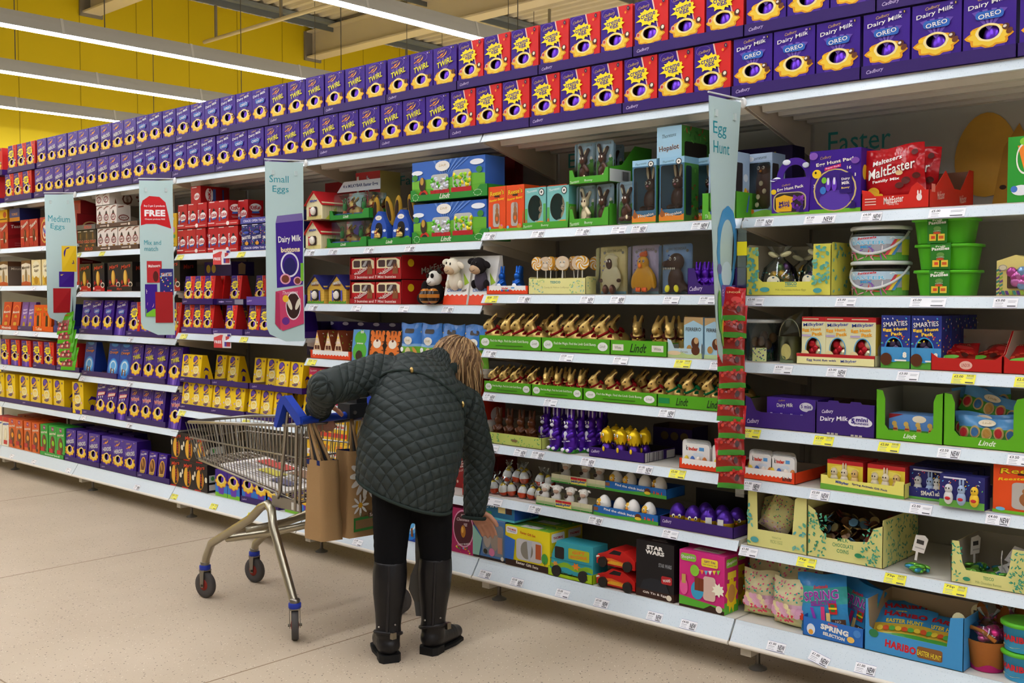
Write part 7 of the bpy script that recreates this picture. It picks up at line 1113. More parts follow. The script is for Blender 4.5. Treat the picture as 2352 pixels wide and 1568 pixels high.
def eight(c1, c2):
    def f(e, cx, cz, w, h, d):
        for i,(x,z) in enumerate(((-.013,.018),(.014,.02),(-.012,-.012),(.014,-.014),(0,.0))):e.ell((cx+x,.018,cz+z),(.015,.012,.017),c1 if i % 2 else c2,12,8)
    return f
design('mb8','pale blue and yellow box of eight eggs',.09,.165,.08,('#e4e2b4','#e8c83a','#c8282c'),L_mb8(),[R_(0,.86,1,1,'#c8282c'),E_(.5,.3,.3,.14,'#efe6c8')],win=(.5,.32,.31,.23),egg=eight('#ece2bc/f','#b8202c/f'))
tr('yellow and red tray of pale egg hunt boxes',1829,2009,'A',4,.038,.038,.18,'#efe9a8','#d8cf86',[R_(0,.72,1,1,'#b8242a'),T('Egg hunt fun with',.33,.4,.38,.26,'#3a3a8a',0,.02),*TO('Milkybar',.68,.4,.2,.3,'#23409a','#f4f0e0',3,0,.03)],Y=YF-.006)
row("in yellow and red tray", lz('A', 4), YF + .004, [('mb8', 1841), ('mb8', 1895), ('mb8', 1951)], None, .003)
design('sm8','navy box of eight eggs with white lettering',.098,.176,.075,('#2f3d90','#26307a','#2b2a78'),[R_(0,.1,1,.4,'#4a9ad0'),R_(0,0,1,.14,'#5aa83a'),DOTS(40,CONF,.03,.45,.97,.97,.03,.6,4,[(.04,.62,.96,.88)]),*TO('SMARTIES',.5,.84,.84,.09,'#f6f2e6','#2a2a7a',5,0,.04),T('Egg Hunt',.5,.73,.84,.07,'#f0c83a',4,.05),T('Pack',.56,.655,.4,.065,'#f0c83a',4,.05),RING(.46,.36,.32,.24,.29,.215,'#2f9ad8',8,0),T('8',.84,.26,.14,.11,'#f4f0e0',0,.06),E_(.2,.17,.2,.12,'#5a3018'),R_(.5,.14,.9,.17,'#f0f0e8')],[DOTS(30,CONF,.05,.05,.95,.95,.04,.6,6)],win=(.46,.36,.29,.215),egg=eight('#3a3a5a/f','#5a4a6a/f'))
row("on rightmost bay's fourth shelf", lz('A', 4), YF, [('sm8', 2023), ('sm8', 2092)], None, .001)
for j in range(3):put('sm8',at(2092,'A',4,YF).x+.052,YF+.08+.079*j,lz('A',4)+.001,f'navy box of eight eggs, {ordw(j + 2)} back in the right row','navy boxes of eight eggs')
LIN=bag(.13,.15,.04,lambda u,v:'#b81a1c/w' if v >.45 else ('#a82c20/w' if v >.16 else '#4a9a34/w'),[E_(.68,.62,.2,.1,'#d0302c'),T('LINDOR',.5,.84,.6,.06,'#e8c88a',3,.01),*[E_(.15+.1*i,.3+.05*(i % 3),.055,.045,('#d8432c','#c0301c')[i % 2]) for i in range(8)],E_(.72,.22,.08,.09,'#4a1c14'),E_(.3,.14,.3,.05,'#6ab83a')],5,12,14,.06,'sweet_bag',.9)
for a, c, n in ((2138, 2302, 'left'), (2304, 2460, 'right')):
    tr(f'{n} red tray of small red sweet bags',a,c,'A',4,.052,.13,.2,'#bb1f1a','#a89a88',[E_(.5,.4,.09,.26,'#e8b8a8'),T('LINDOR',.5,.4,.12,.2,'#a81a1a')],sprof=[(0,.052),(.1,.06),(.45,.13),(1,.13)],prof=[(0,1.1),(.1,.8),(.9,.8),(1,1.1)],Y=YF-.008)
    for j in range(2 if n=='left' else 1):o=place(dict(LIN),'sweet_bag',f'small red sweet bag, {"left" if j == 0 else "right"} in the {n} red tray','sweet bag',at(a+22+62*j,'A',4,YF+.02+.04*j,.012)+Vector((.045,0,0)),0,'small red sweet bags in trays',r=(math.radians(-62),0,.25-.6*j))
# fifth shelf
tr('purple tray of chocolate bunny packs with cut-out front',1711,1873,'A',5,.115,.1,.3,'#3a2170','#6a5a4a',[T('Cadbury',.12,.18,.18,.18,'#d8cce8',6,.01,.35)],prof=[(0,1),(.08,.92),(.16,.55),(.24,.5),(.82,.5),(.9,.66),(1,.72)],Y=YF-.006)
P5=[cad(.3,.9,.14),T('Dairy Milk',.36,.74,.32,.16,WHT,4,.012,.1),E_(.78,.74,.13,.15,'#e8e4f0'),T('5 mini',.78,.76,.2,.12,'#4a2a90',0,.03),R_(0,0,1,.1,'#c8b070'),*[E_(.1+.2*i,.3,.05,.16,'#4a2390') for i in range(5)],*[E_(.09+.2*i,.4,.012,.1,'#e8e4f0') for i in range(5)],*[E_(.115+.2*i,.4,.012,.1,'#e8e4f0') for i in range(5)]]
design('mini5', 'purple five bunny pack', .2, .11, .02, ('#4a2a94', '#3a2078', '#4a2a94'), P5, cat='chocolate pack', name='chocolate_pack')
for j in range(6):put('mini5',at(1746,'A',5,YF).x+.11,YF+.03+.0215*j,lz('A',5)+.003,f'purple five bunny pack, {ordw(j + 1)} from front in the cut-out tray','purple five bunny packs')
tr('purple tray with cloud emblem and bunny count',1874,2009,'A',5,.112,.1,.3,'#3a2170','#6a5a4a',[T('Cadbury',.2,.7,.2,.14,'#e8e0f0',6,.01,.35),T('Dairy Milk',.31,.48,.48,.18,'#f2eef6',4,.02,.1),E_(.76,.48,.17,.16,'#e8e4f0'),E_(.66,.44,.1,.12,'#e8e4f0'),E_(.86,.44,.1,.12,'#e8e4f0'),T('5',.64,.48,.06,.16,'#3a2a80',0,.06),T('mini',.79,.53,.2,.12,'#3a2a80',0,.04),T('BUNNIES',.78,.41,.24,.06,'#3a2a80',0,.03),*[R_(.2+.07*i+(.2 if i >2 else 0),.0,.25+.07*i+(.2 if i >2 else 0),.06,'#b8b0a0') for i in range(6)]],prof=[(0,.98),(.2,1),(.22,1.06),(.38,1.06),(.4,1),(.58,1),(.6,1.06),(.76,1.06),(.78,1),(1,1)],Y=YF-.006)
LG = '#5fae1c'; UPR = [(0, 1), (.1, .98), (.14, .82), (.14, .3), (.2, .2), (.8, .2), (.86, .3), (.86, .82), (.9, .96), (1, 1)]
tr('left bright green tray with tall cut-out front',2011,2165,'A',5,.168,.168,.22,LG,'#9a9a8a',[T('Lindt',.52,.11,.2,.09,'#eaf4dc',0,.02,.4)],prof=UPR,Y=YF-.006)
tr('right bright green tray with tall cut-out front',2166,2354,'A',5,.17,.17,.24,LG,'#9a9a8a',[T('Lindt',.55,.11,.22,.1,'#eaf4dc',0,.02,.4)],prof=UPR,Y=YF-.006)
design('bun4','blue pack',.165,.085,.024,('#5a8ac8','#4a7ab8','#6a9ad0'),[R_(0,0,1,.4,'#4a9a34'),PG([(0,.8),(.3,1),(0,1)],'#8a1c24'),E_(.62,.84,.14,.14,'#e8dcc0'),*[E_(.14+.24*i,.36,.05,.24,'#d8b45a') for i in range(4)],*[E_(.12+.24*i,.62,.05,.1,'#d8b45a') for i in range(4)],*[R_(.1+.24*i,.4,.18+.24*i,.45,'#b8282c') for i in range(4)]],cat='chocolate pack',name='chocolate_pack')
for j in range(4):put('bun4',at(2036,'A',5,YF).x+.082,YF+.02+.026*j,lz('A',5)+.003,f'blue pack with four gold bunnies, {ordw(j + 1)} from front','blue packs of gold bunnies')
LBUG=bag(.19,.085,.03,lambda u,v:'#5a9ad0/w' if v >.62 else '#4a9a34/w',[*[E_(.12+.19*i,.4+.04*(i % 2),.085,.24,'#c8ac6a') for i in range(5)],*[E_(.12+.19*i,.4+.04*(i % 2),.06,.17,('#b8282c','#3a6a9a','#b8883a','#b8282c','#3a6a9a')[i]) for i in range(5)],E_(.5,.8,.14,.13,'#e8dcc0'),T('Lindt',.5,.8,.14,.08,'#a88a4a')],2,14,10,.05,'sweet_bag',.8)
for j,(dx,dz,ry) in enumerate(((.14,.01,0),(.13,.02,0),(.14,.085,16),(.13,.1,-8))):place(dict(LBUG),'sweet_bag',f'blue and green foil egg pack, {["front", "second", "slanted upper", "rear upper"][j]} in the right green tray','chocolate pack',at(2166,'A',5,YF+.03+.035*j,dz)+Vector((dx,0,0)),0,'blue and green egg packs',r=(math.radians(-6),math.radians(ry),0))
# sixth shelf
kinder_tray('red and white tray of egg cards at the rightmost bay', 1705, 1826, 'A', 6, [T('kinder', .86, .4, .18, .4, '#2a2624', 0, .03)], .042, d=.24, Y=YF - .008)
for k, px in enumerate((1720, 1770)):
    for j in range(4):kcard(at(px,'A',6,YF+.012+.03*j,.003)+Vector((.048,0,0)),f'white egg card, {ordw(j + 1)} from front, {"left" if k == 0 else "right"} row in rightmost bay',w=.094,h=.09)
design('spring','red and yellow pack of three animals',.13,.1,.05,('#e8d03a','#b8282c','#c8282c'),[R_(0,.86,1,1,'#c8282c'),R_(0,0,1,.2,'#6ab04a'),E_(.5,.7,.4,.12,'#f0e06a')],cat='chocolate pack',name='animal_pack')
def animals(o, w, cs, hgt=.07, y=-.004, n=3):
    for i in range(n):
        x=(-.5+(i+.5)/n)*w*.86; b=MB().ell((x,y,hgt*.32),(.015,.011,hgt*.32),cs[i],12,8); b.ell((x,y,hgt*.72),(.0125,.0105,hgt*.22),cs[i],12,8)
        if i == 1: b.ell((x - .005, y, hgt * 1.04), (.0035, .003, .013), cs[i], 8, 6); b.ell((x + .005, y, hgt * 1.04), (.0035, .003, .013), cs[i], 8, 6)
        for s in (-1, 1): b.ell((x + s * .0045, y - .0105, hgt * .76), (.0022, .0015, .003), '#1c1a18', 6, 5)
        b.ell((x, y - .009, hgt * .3), (.009, .004, .006), '#c8282c' if cs[0][1] == 'd' else '#2a3a8a', 8, 6); obj('chocolate_animal', b, o, (0, 0, .008))
tr('yellow and green tray of animal packs',1884,2077,'A',6,.05,.05,.2,'#e8e070','#b8b040',[PG([(0,0),(1,0),(1,.2),(.5,.3),(0,.4)],'#6aa83a'),T('Milkybar',.27,.56,.16,.24,'#23409a',-4,.04),T('Spring Animals Gift Pack',.6,.5,.42,.18,'#3a3a7a',-4,.02)],prof=[(0,1),(.08,1),(.1,.8),(.88,.8),(.9,1.15),(1,1.15)],Y=YF-.008)
for k, px in enumerate((1890, 1982)):
    for j in range(2):
        o=put('spring',at(px,'A',6,YF).x+.073,YF+.016+.075*j,lz('A',6)+.003,f'red and yellow animal pack, {"left" if k == 0 else "right"} {"front" if j == 0 else "second"} in the yellow tray','red and yellow animal packs'); animals(o,.13,('#d8ccaa/r35','#e0d4b8/r35','#dcb878/r35'))
design('sman','navy pack of three animals',.14,.104,.05,('#27286a','#20215a','#27286a'),[R_(0,0,1,.22,'#6ab04a'),DOTS(24,CONF,.04,.5,.96,.95,.02,1,4),R_(.1,.88,.6,.93,'#d8d8e4')],cat='chocolate pack',name='animal_pack')
tr('navy and green tray of animal packs',2078,2230,'A',6,.04,.04,.2,'#2b2c74','#20215a',[R_(0,0,1,.2,'#6ab04a'),T('SMARTIES',.4,.6,.3,.4,'#f0ecdc',4,.04),T('SMARTIES',.8,.6,.24,.4,'#f0ecdc',4,.04)],Y=YF+.03)
for k, (px, dy) in enumerate(((2084, .04), (2170, .04), (2084, .1), (2170, .1), (2100, .16), (2185, .16))):
    o=put('sman',at(px,'A',6,YF+dy).x+.075,YF+dy+.004,lz('A',6)+.003,f'navy animal pack, {"left" if k % 2 == 0 else "right"} in {["front", "second", "third"][k // 2]} row of its tray','navy animal packs')
    if k < 2: animals(o, .14, ('#c8c8c4/r35', '#9ab0d0/r35', '#e8c030/r35'))
o=put('sman',at(2150,'A',6,YF-.04).x+.075,YF-.026,lz('A',6)+.001,'navy animal pack standing in front of its tray',None); animals(o,.14,('#d4d4d0/r35','#9ab0d0/r35','#e8c030/r35'))
clone('reeseb','reese','orange pack',.2,.16,.06,cat='chocolate pack',name='chocolate_pack'); put('reeseb',at(2282,'A',6,YF).x+.1,YF-.008,lz('A',6)+.001,'orange bunny pack at the right edge of the sixth shelf',None); put('reeseb',at(2300,'A',6,YF).x+.1,YF+.06,lz('A',6)+.001,'orange bunny pack behind the one at the right edge',None)
# seventh shelf
PYL = '#ddd98a'; GL = ['#3f9a7a', '#2f8a6a', '#5aa88a']
tr('pale yellow tray with cut-out front of leaf-print bags',1716,1853,'A',7,.215,.2,.22,PYL,'#8a8060',[T('MICRO EGGS',.5,.13,.2,.06,'#8a9a5a'),T('TESCO',.5,.2,.16,.03,'#8a9a5a'),leaves(10,.01,.05,.1,.7,YLV,3,.03,1),leaves(14,.76,.04,.98,.6,YLV,4,.03,1),E_(.14,.12,.07,.05,'#4fa0a0')],prof=[(0,1),(.12,.98),(.16,.94),(.18,.3),(.76,.3),(.8,.9),(.88,.98),(1,.98)],Y=YF-.008)
LEAFC = ['#c83a6a', '#2f8a7a', '#4fa06a', '#d8587a']
LFB=bag(.14,.17,.05,lambda u,v:'#d6cf86/w' if v >.3 else '#c8b890/w',[leaves(60,.05,.3,.95,.9,LEAFC,5,.022,.9),leaves(24,.1,.06,.9,.28,['#c89ab0','#b8884a','#8a6a8a'],7,.03,.9)],7,12,14,.06,'sweet_bag',.9)
for j,(dx,dy,dz,ry) in enumerate(((.1,.05,.07,28),(.12,.1,.05,-14),(.14,.15,.06,10))):place(dict(LFB),'sweet_bag',f'leaf-print sweet bag, {["slanted front", "second", "rear"][j]} in the pale yellow cut-out tray','sweet bag',at(1716,'A',7,YF+dy,dz)+Vector((dx,0,-.02)),0,'leaf-print bags',.82,r=(math.radians(-12),math.radians(ry),.2))
tr('green leaf-patterned tray of chocolate coin nets',1855,2027,'A',7,.165,.165,.3,PYL,'#6a5a44',[T('MILK',.48,.46,.14,.08,'#2f8a5a',0,.01),T('CHOCOLATE',.48,.34,.28,.08,'#2f8a5a',0,.01),T('COINS',.48,.22,.16,.08,'#2f8a5a',0,.01),leaves(60,.01,.04,.26,.95,GL,5,.018,1.4),leaves(50,.74,.04,.98,.8,GL,6,.018,1.4),E_(.7,.2,.05,.05,'#2f8a5a')],[leaves(110,.03,.03,.97,.97,GL,8,.022,1.2)],prof=[(0,1.1),(.1,1),(.18,.6),(.26,.46),(.44,.46),(.48,.5),(.54,.5),(.58,.46),(.8,.5),(.88,.8),(1,.88)],Y=YF-.008)
def coins():
    o0 = at(1855, 'A', 7, YF, .004); q = random.Random(9); cs = ('#8a6a34/f', '#6a5038/f', '#4a6a7a/f', '#7a3a2c/f', '#9a8a5a/f')
    for k in range(6):
        t=thing('coin_net',f'net of chocolate coins, {ordw(k + 1)} in the green leaf-patterned tray','sweet net',o0+Vector((.055+.075*(k % 3),.07+.11*(k//3),.03)),0,'nets of chocolate coins'); b=MB()
        for i in range(26):b.prism([(.016*math.cos(6.283*a/12),.016*math.sin(6.283*a/12)) for a in range(12)],2,0,.0035,cs[i % 5]); M_=Matrix.Translation((q.uniform(-.03,.03),q.uniform(-.045,.045),q.uniform(0,.1))) @ Matrix.Rotation(q.uniform(-1.1,1.1),4,'X') @ Matrix.Rotation(q.uniform(-.8,.8),4,'Y'); b.v[-72:]=b.v[-72:] if False else b.v[-72:]; nv=48; b.v[-nv:]=[tuple(M_ @ Vector(v)) for v in b.v[-nv:]]
        obj('coins', b, t)['kind'] = 'stuff'
coins()
def net(p, label, rz=0, grp=None, tilt=0):
    o = thing('sweet_net', label, 'sweet net', p, rz, grp); b = MB(); q = random.Random(int(p.x * 1000)); cs = ('#5aa03a/f', '#3a8aa8/f', '#7ab84a/f')
    for i in range(16): b.ell((q.uniform(-.03, .03), q.uniform(-.022, .022), .01 + .022 * q.random()), (.02, .008, .008), cs[i % 3], 10, 6, rot('Z', q.uniform(0, 180)))
    obj('foil_sweets', b, o)['kind'] = 'stuff'
    t=MB().box((-.022,0,.07),(-.014,.002,.1),'#d4d0ca').prism([(-.035,.1),(.005,.1),(.012,.15),(.0,.16),(-.03,.155)],1,0,.002,'#d8d4ce'); tg=obj('paper_tag',t,o,(0,0,-.03)); obj('barcode',MB().box((-.024,-.0008,.128),(.0,.0,.142),'#3a3836').box((-.026,-.0008,.112),(.004,.0,.116),'#a8a4a0'),tg); tg.rotation_euler=(0,math.radians(8+tilt),0)
net(at(2108, 'A', 7, YF + .02), 'small green net of sweets lying alone on bare shelf')
tr('pale yellow leaf tray of green sweet nets',2184,2360,'A',7,.135,.125,.25,PYL,'#a8a090',[T('TESCO',.5,.22,.14,.08,'#6a9a5a',0,.03),T('Milk Chocolate Bunnies',.5,.1,.34,.06,'#8a9a5a'),leaves(20,.01,.05,.14,.95,GL,5,.02,1.2),leaves(50,.78,.05,.98,.95,GL,6,.02,1.2),E_(.22,.14,.05,.05,'#2f8a6a')],prof=[(0,1),(.1,1),(.15,.5),(.2,.34),(.72,.34),(.76,.5),(.8,1),(1,1)],Y=YF-.008)
for j,(dx,dy) in enumerate(((.08,.06),(.15,.06),(.09,.13),(.17,.14),(.2,.08))):net(at(2184,'A',7,YF+dy,.004)+Vector((dx,0,0)),f'green and blue sweet net, {ordw(j + 1)} in the pale yellow leaf tray',.6*j,'green sweet nets in tray',50-30*j)
# bottom shelf
MAR=bag(.14,.17,.075,lambda u,v:'#d9cfa0/w' if v >.52 else ('#e2b6c8/w' if v >.2 else '#e0d898/w'),[leaves(46,.05,.55,.95,.95,['#2f9a86','#d84a7a','#3aa090','#e0688a'],4,.026,.9),*[E_(.14+.12*(i % 7)+.05*(i//7),.3+.09*(i//7),.085,.06,('#e6b4ca','#e2a8c2','#eee0a8')[i % 3],20*i) for i in range(18)],leaves(16,.06,.14,.94,.3,['#d83a5a','#e0506a'],6,.032,.9)],4,14,18,.04,'sweet_bag',1)
for j,(px,dy) in enumerate(((1703,.06),(1768,.02),(1722,.14),(1790,.11))):place(dict(MAR),'sweet_bag',f'pink and yellow marshmallow bag, {["front left", "front right", "back left", "back right"][j]} of four','sweet bag',at(px,'A','b',YB0+dy+.01,.0)+Vector((.068,.03,.0 if j <2 else .0)),[.1,-.1,0,.1][j],'marshmallow bags',1 if j <2 else 1.25)
LSP=[*TO('SPRING',.5,.64,.68,.14,'#9a2aa0','#d8a8e0',6,0,.03),T('SELECTION',.55,.52,.52,.08,'#9a2aa0',6,.05),T('Swizzels',.5,.78,.3,.06,'#d8282c',6,.03,.2),RR(.66,.34,.82,.52,.02,'#c8282c',1),R_(.7,.38,.78,.5,'#2f7a3a'),R_(.66,.42,.82,.45,'#f0d020'),PG([(.36,.2),(.42,.2),(.34,.44),(.28,.44)],'#8a3aa8'),PG([(.5,.2),(.58,.2),(.58,.46),(.5,.46)],'#d83a7a'),PG([(.6,.12),(.68,.12),(.68,.36),(.6,.36)],'#e8c87a'),R_(.7,.1,.96,.26,'#5a3a2a'),T('NO',.83,.225,.1,.04,'#e8dcd0'),T('ARTIFICIAL',.83,.18,.2,.025,'#e8dcd0'),T('COLOURS',.83,.14,.18,.025,'#e8dcd0'),E_(.08,.28,.08,.06,'#d83a1c'),E_(.5,.12,.4,.08,'#5aa83a')]
SPB = bag(.2, .225, .05, lambda u, v: '#2f86c8/w' if v > .8 else ('#3fa6a0/w' if v > .48 else '#3a92c8/w'), LSP, 8, 16, 18, .05, 'sweet_bag', .85)
tr('bright blue tray of blue sweet bags',1844,1983,'A','b',.066,.07,.2,'#2c6fc0','#2456a0',[T('Swizzels',.5,.86,.16,.12,'#d8502c',-4,.03,.2),T('SPRING',.53,.62,.46,.3,'#f0ece0',-5,.06),T('SELECTION',.52,.28,.36,.18,'#f0ece0',-5,.05),E_(.14,.4,.07,.3,'#dfe8f4'),E_(.14,.26,.04,.14,'#f0a83a'),E_(.8,.3,.06,.16,'#f0c060'),E_(.9,.68,.06,.2,'#4a8ad0')],Y=YB0-.008)
place(dict(SPB),'sweet_bag','large blue sweet bag leaning in the bright blue tray','sweet bag',at(1846,'A','b',YB0+.035,.004)+Vector((.085,0,.0)),0,None,.94,r=(math.radians(-8),math.radians(-9),0))
for j in range(2):place(dict(SPB),'sweet_bag',f'blue and pink sweet bag, {"second" if j == 0 else "third"} in the bright blue tray','sweet bag',at(1890,'A','b',YB0+.1+.06*j,.004)+Vector((.1,0,0)),-.3,None,.86,r=(math.radians(-10),math.radians(10+8*j),-.35))
tr('blue tray of flat sweet bags',1985,2212,'A','b',.175,.17,.22,'#3f93cc','#b09a78',[T('HARIBO',.38,.2,.32,.15,'#c8202c',-4,.05),RR(.55,.08,.8,.3,.03,'#8a5a2c',1),*TO('EASTER HUNT',.67,.17,.24,.1,'#f0d83a','#7a3a14',-4,0,.02),E_(.1,.36,.05,.08,'#2f7a4a')],prof=[(0,1),(.03,1),(.05,.48),(.12,.4),(.84,.4),(.87,.95),(1,1)],Y=YB0-.01)
HAB=bag(.2,.16,.03,lambda u,v:'#3a8ec8/w' if v >.5 else ('#c8a83a/w' if v >.2 else '#4a9a3c/w'),[T('HARIBO',.5,.76,.7,.16,'#b8202c',0,.05),T('EASTER HUNT',.5,.55,.6,.1,'#e8d03a',0,.04),*[E_(.12+.1*i,.32,.05,.07,('#e8c83a','#d8582c','#5ab04a')[i % 3]) for i in range(8)]],6,14,14,.06,'sweet_bag',.8)
for j,(dx,dy,dz,rz) in enumerate(((.13,.03,.03,.25),(.24,.05,.025,-.1),(.16,.09,.045,.5),(.25,.12,.03,-.3))):place(dict(HAB),'sweet_bag',f'flat blue sweet bag, {["front left", "front right", "rear left", "rear right"][j]} in the long blue tray','sweet bag',at(1985,'A','b',YB0+dy,dz)+Vector((dx,0,0)),rz,'flat blue sweet bags',r=(math.radians(-58),0,rz))
def pot(px, dy, n, sc=1):
    p = at(px, 'A', 'b', YB0 + dy); o = thing('felt_pot', n, 'gift pot', p, 0, 'brown felt pots'); o.scale = (sc,) * 3
    obj('felt_cup', MB().lathe([(.05, 0), (.07, .1), (.066, .1), (.047, .004)], '#9a5a26/c', 28), o)
    z=MB(); N=28; z.add([((.0508+.02*.0)*math.cos(2*math.pi*i/N)*1.004,.0508*math.sin(2*math.pi*i/N)*1.004,.001) for i in range(N)]+[((.0505+.2*h_)*math.cos(2*math.pi*i/N),(.0505+.2*h_)*math.sin(2*math.pi*i/N),h_) for i in range(N) for h_ in [.018+.008*math.sin(i*2*math.pi/7)]],[(i,(i+1) % N,N+(i+1) % N,N+i) for i in range(N)],'#b82a6a/c'); obj('pink_trim',z,o)
    b = MB(); q = random.Random(px)
    for i in range(26):a=q.uniform(0,6.28); r=q.uniform(0,.05); b.ell((r*math.cos(a),r*math.sin(a),.1+.03*q.random()),(.015,.015,.013),('#d83a86/f','#e86aa8/f')[i % 2],10,6)
    obj('pink_foil_eggs',b,o)['kind']='stuff'; obj('clear_film',MB().lathe([(.062,.1),(.058,.13),(.02,.155),(.014,.165),(.035,.19)],FILM,18,cap=False),o)
    e=MB().tube([(-.066,-.01,.09),(-.06,-.03,.135),(0,-.05,.13),(.04,-.05,.105)],.007,'#a8682c/c',8); e.ell((-.03,.04,.16),(.018,.006,.04),'#8a5022/c',12,8,rot('Y',-15)); e.ell((.03,.045,.16),(.018,.006,.04),'#8a5022/c',12,8,rot('Y',15)); obj('felt_ears',e,o)
    obj('paper_tag',MB().prism([(.022*math.cos(t)-.075,.15+.026*math.sin(t)) for t in [6.283*i/16 for i in range(16)]],1,-.052,-.05,'#e4e0b4').box((-.088,-.0535,.14),(-.064,-.052,.155),'#4a4844'),o)
pot(2268, .085, 'brown felt pot of pink foil eggs with round tag'); pot(2310, .22, 'brown felt pot behind the tagged one')
def htub(dz, n):
    p=at(2352,'A','b',YB0+.07,dz); ms=bucket(.056,.062,.082,'#3a9ac8/r30','#5ab82a/r30',30); ms['label_print']=cyl_print([T('HARIBO',.5,.6,.7,.3,'#c8202c',0,.05),WAVE(0,1,0,.2,3,.04,'#e8d8a0')],.14,.07,lambda z:.0565+.006*z/.082,-100)
    place(ms, 'sweet_tub', f'{n} blue sweet tub with green lid at the corner', 'tub', p, 0, 'blue tubs with green lids')
htub(0, 'lower'); htub(.0915, 'upper')
# ---------------------------------------------------------------- price labels
_PL = {}
def plabel(b, i, px, kind, price, w=.072, turn=0):
    k = (kind, price, w); h = .036
    if k not in _PL:
        c = '#f2ec3c/r35' if kind == 'y' else '#f1f0f2/r35'; m = MB().box((0, -.0004, 0), (w, .0004, h), c); q = .072 / w; t = '#25242a'
        L=[R_(0,0,1,.03,'#8a88b8'),R_(0,.97,1,1,'#8a88b8'),T(price,.3*q if w >.08 else .28,.74,.38*q,.24,t,0,.02),R_(.08,.44,.08+.34*q,.49,'#9a9aa2'),R_(.08,.3,.08+.3*q,.34,'#b0b0b8'),R_(.08,.14,.08+.34*q,.18,'#9a9aa2')]
        L +=[T('NEW',.78,.5,.36*q if w <.08 else .3,.5,t,0,.02),R_(.6,.1,.92,.18,'#4a4a52')] if kind=='n' else [R_(.6,.66,.94,.7,'#9a9aa2'),R_(.6,.54,.9,.58,'#9a9aa2'),R_(.6,.12,.94,.22,'#4a4a52')]+([T('SAVE',.78,.84,.3,.14,t,0,.01)] if kind=='y' else [])
        _PL[k] = (m.mesh('price_label'), print_mesh('label_print', L, w, h, lambda x, z, o: (x, -.0004 - o * .6, z), .0002).mesh('label_print'))
    z = lz(b, i)
    if i == 'b': y, zb, a = (D0 - .0655, z - .0675, -33.5) if not turn else (D0 - .074, z - .06, -33.5)
    else: y, zb, a = D0 - .0128, z - .0372, -30.1
    o=tag(obj('price_label',_PL[k][0],None,(XP(px,y,zb),y-.0012,zb),0,(math.radians(a),math.radians(turn),0)),f"{'yellow' if kind == 'y' else 'white'} price label reading {price.replace('£', '')}{' new' if kind == 'n' else ''}, {plabel.n[(b, i)]} {where(b, i)}",'price label','shelf edge price labels'); obj('label_print',_PL[k][1],o)
plabel.n = {}
PLS={('A',2):'n5.00@1732 n7.00@1845w n4.00@1975 p5.00@2131w',('A',3):'p2.00@1711 p5.00@1917 p5.00@2088w p5.00@2279',('A',4):'p3.00@1775 n3.00@1896 p3.00@2058 y2.00@2184 y2.00@2328',('A',5):'y2.00@1703 y2.00@1867 y2.00@2015 n2.50@2151 p3.50@2311',('A',6):'n1.00@1704 n2.00@1858 p2.00@2087 n4.00@2262',('A',7):'p1.00@1697 y75p@1828 y75p@2029 y75p@2165',('A','b'):'n1.00@1759 n1.00@1855t n1.00@1961',
 ('B',2):'n4.00@1108 n3.00@1218 n2.00@1320 p2.00@1402 n4.00@1448 n4.00@1586',('B',3):'y2.00@1113 n1.00@1187 n3.50@1330 n3.50@1399 p3.50@1521 p1.00@1603',('B',4):'n3.50@1110 p3.50@1283 p3.50@1406 y1.50@1547 p5.00@1628',('B',5):'n1.50@1108 p2.50@1247 n2.50@1511',('B',6):'p79p@1115 n79p@1178 n2.00@1218 n3.00@1332 n1.50@1461 y2.00@1535',('B',7):'p1.00@1108w n1.00@1211 n2.00@1349 p1.00@1519',('B','b'):'n5.00@1098 n5.00@1170 p5.00@1274 n5.00@1362 n4.00@1483 n4.00@1560',
 ('C',2):'n1.50@700 n3.00@752 n3.00@834 n6.00@927',('C',3):'n3.00@707 p3.00@805 p4.00@913 n5.00@1013',('C',4):'y4.00@704',('C','b'):'p1.00@808',('D',2):'y1.50@404 y1.50@543',('D',3):'y1.50@412 y1.50@549',('D',4):'y1.50@408 y1.50@553',('D','b'):'y2.00@390 y2.00@480 y2.00@565',('E',2):'y3.00@172 y3.00@226',('E',3):'p3.00@175',('E',4):'n3.00@290',('E',5):'p3.00@181 n3.00@290',('E',6):'p3.00@184 n3.00@288',('E','b'):'p3.00@149 n3.00@305',('F',2):'p3.00@88',('F',3):'p3.00@70',('F',4):'p3.00@30 p3.00@75',('F',5):'p3.00@2',('F','b'):'p3.00@20 p3.00@70'}
for (b, i), s in PLS.items():
    for j, e in enumerate(s.split()):
        pr, px = e[1:].split('@'); plabel.n[(b, i)] = ordw(j + 1); w = px.endswith('w'); t = px.endswith('t')
        plabel(b, i, float(px.rstrip('wt')), e[0], pr if 'p' in pr else '£' + pr, (.115 if w else .072), 14 if t else 0)
for b, i, px in (('D', 2, 489), ('D', 3, 491)):
    z=lz(b,i); o=tag(obj('promotion_card',MB().box((0,0,0),(.135,.001,.085),'#e9e6e6/r35'),None,(XP(px,D0-.03,z),D0-.03,z-.075),.25),f"red and white FREE offer card clipped {where(b, i)}",'offer card','clip-on offer cards')
    obj('front_print',print_mesh('front_print',[PG([(0,0),(.5,0),(.48,.6),(.54,.9),(.4,.9),(0,.7)],'#d84a48'),T('FREE',.24,.4,.4,.2,'#f6ecec',0,.04),R_(.62,.1,.8,.5,'#5a4aa0'),R_(.74,.1,.96,.45,'#b83a44'),R_(.7,.5,.9,.8,'#c84a4c'),R_(.8,.8,.98,.95,'#4a3a8a')],.135,.085,lambda x,zz,o:(x,-o,zz)),o)
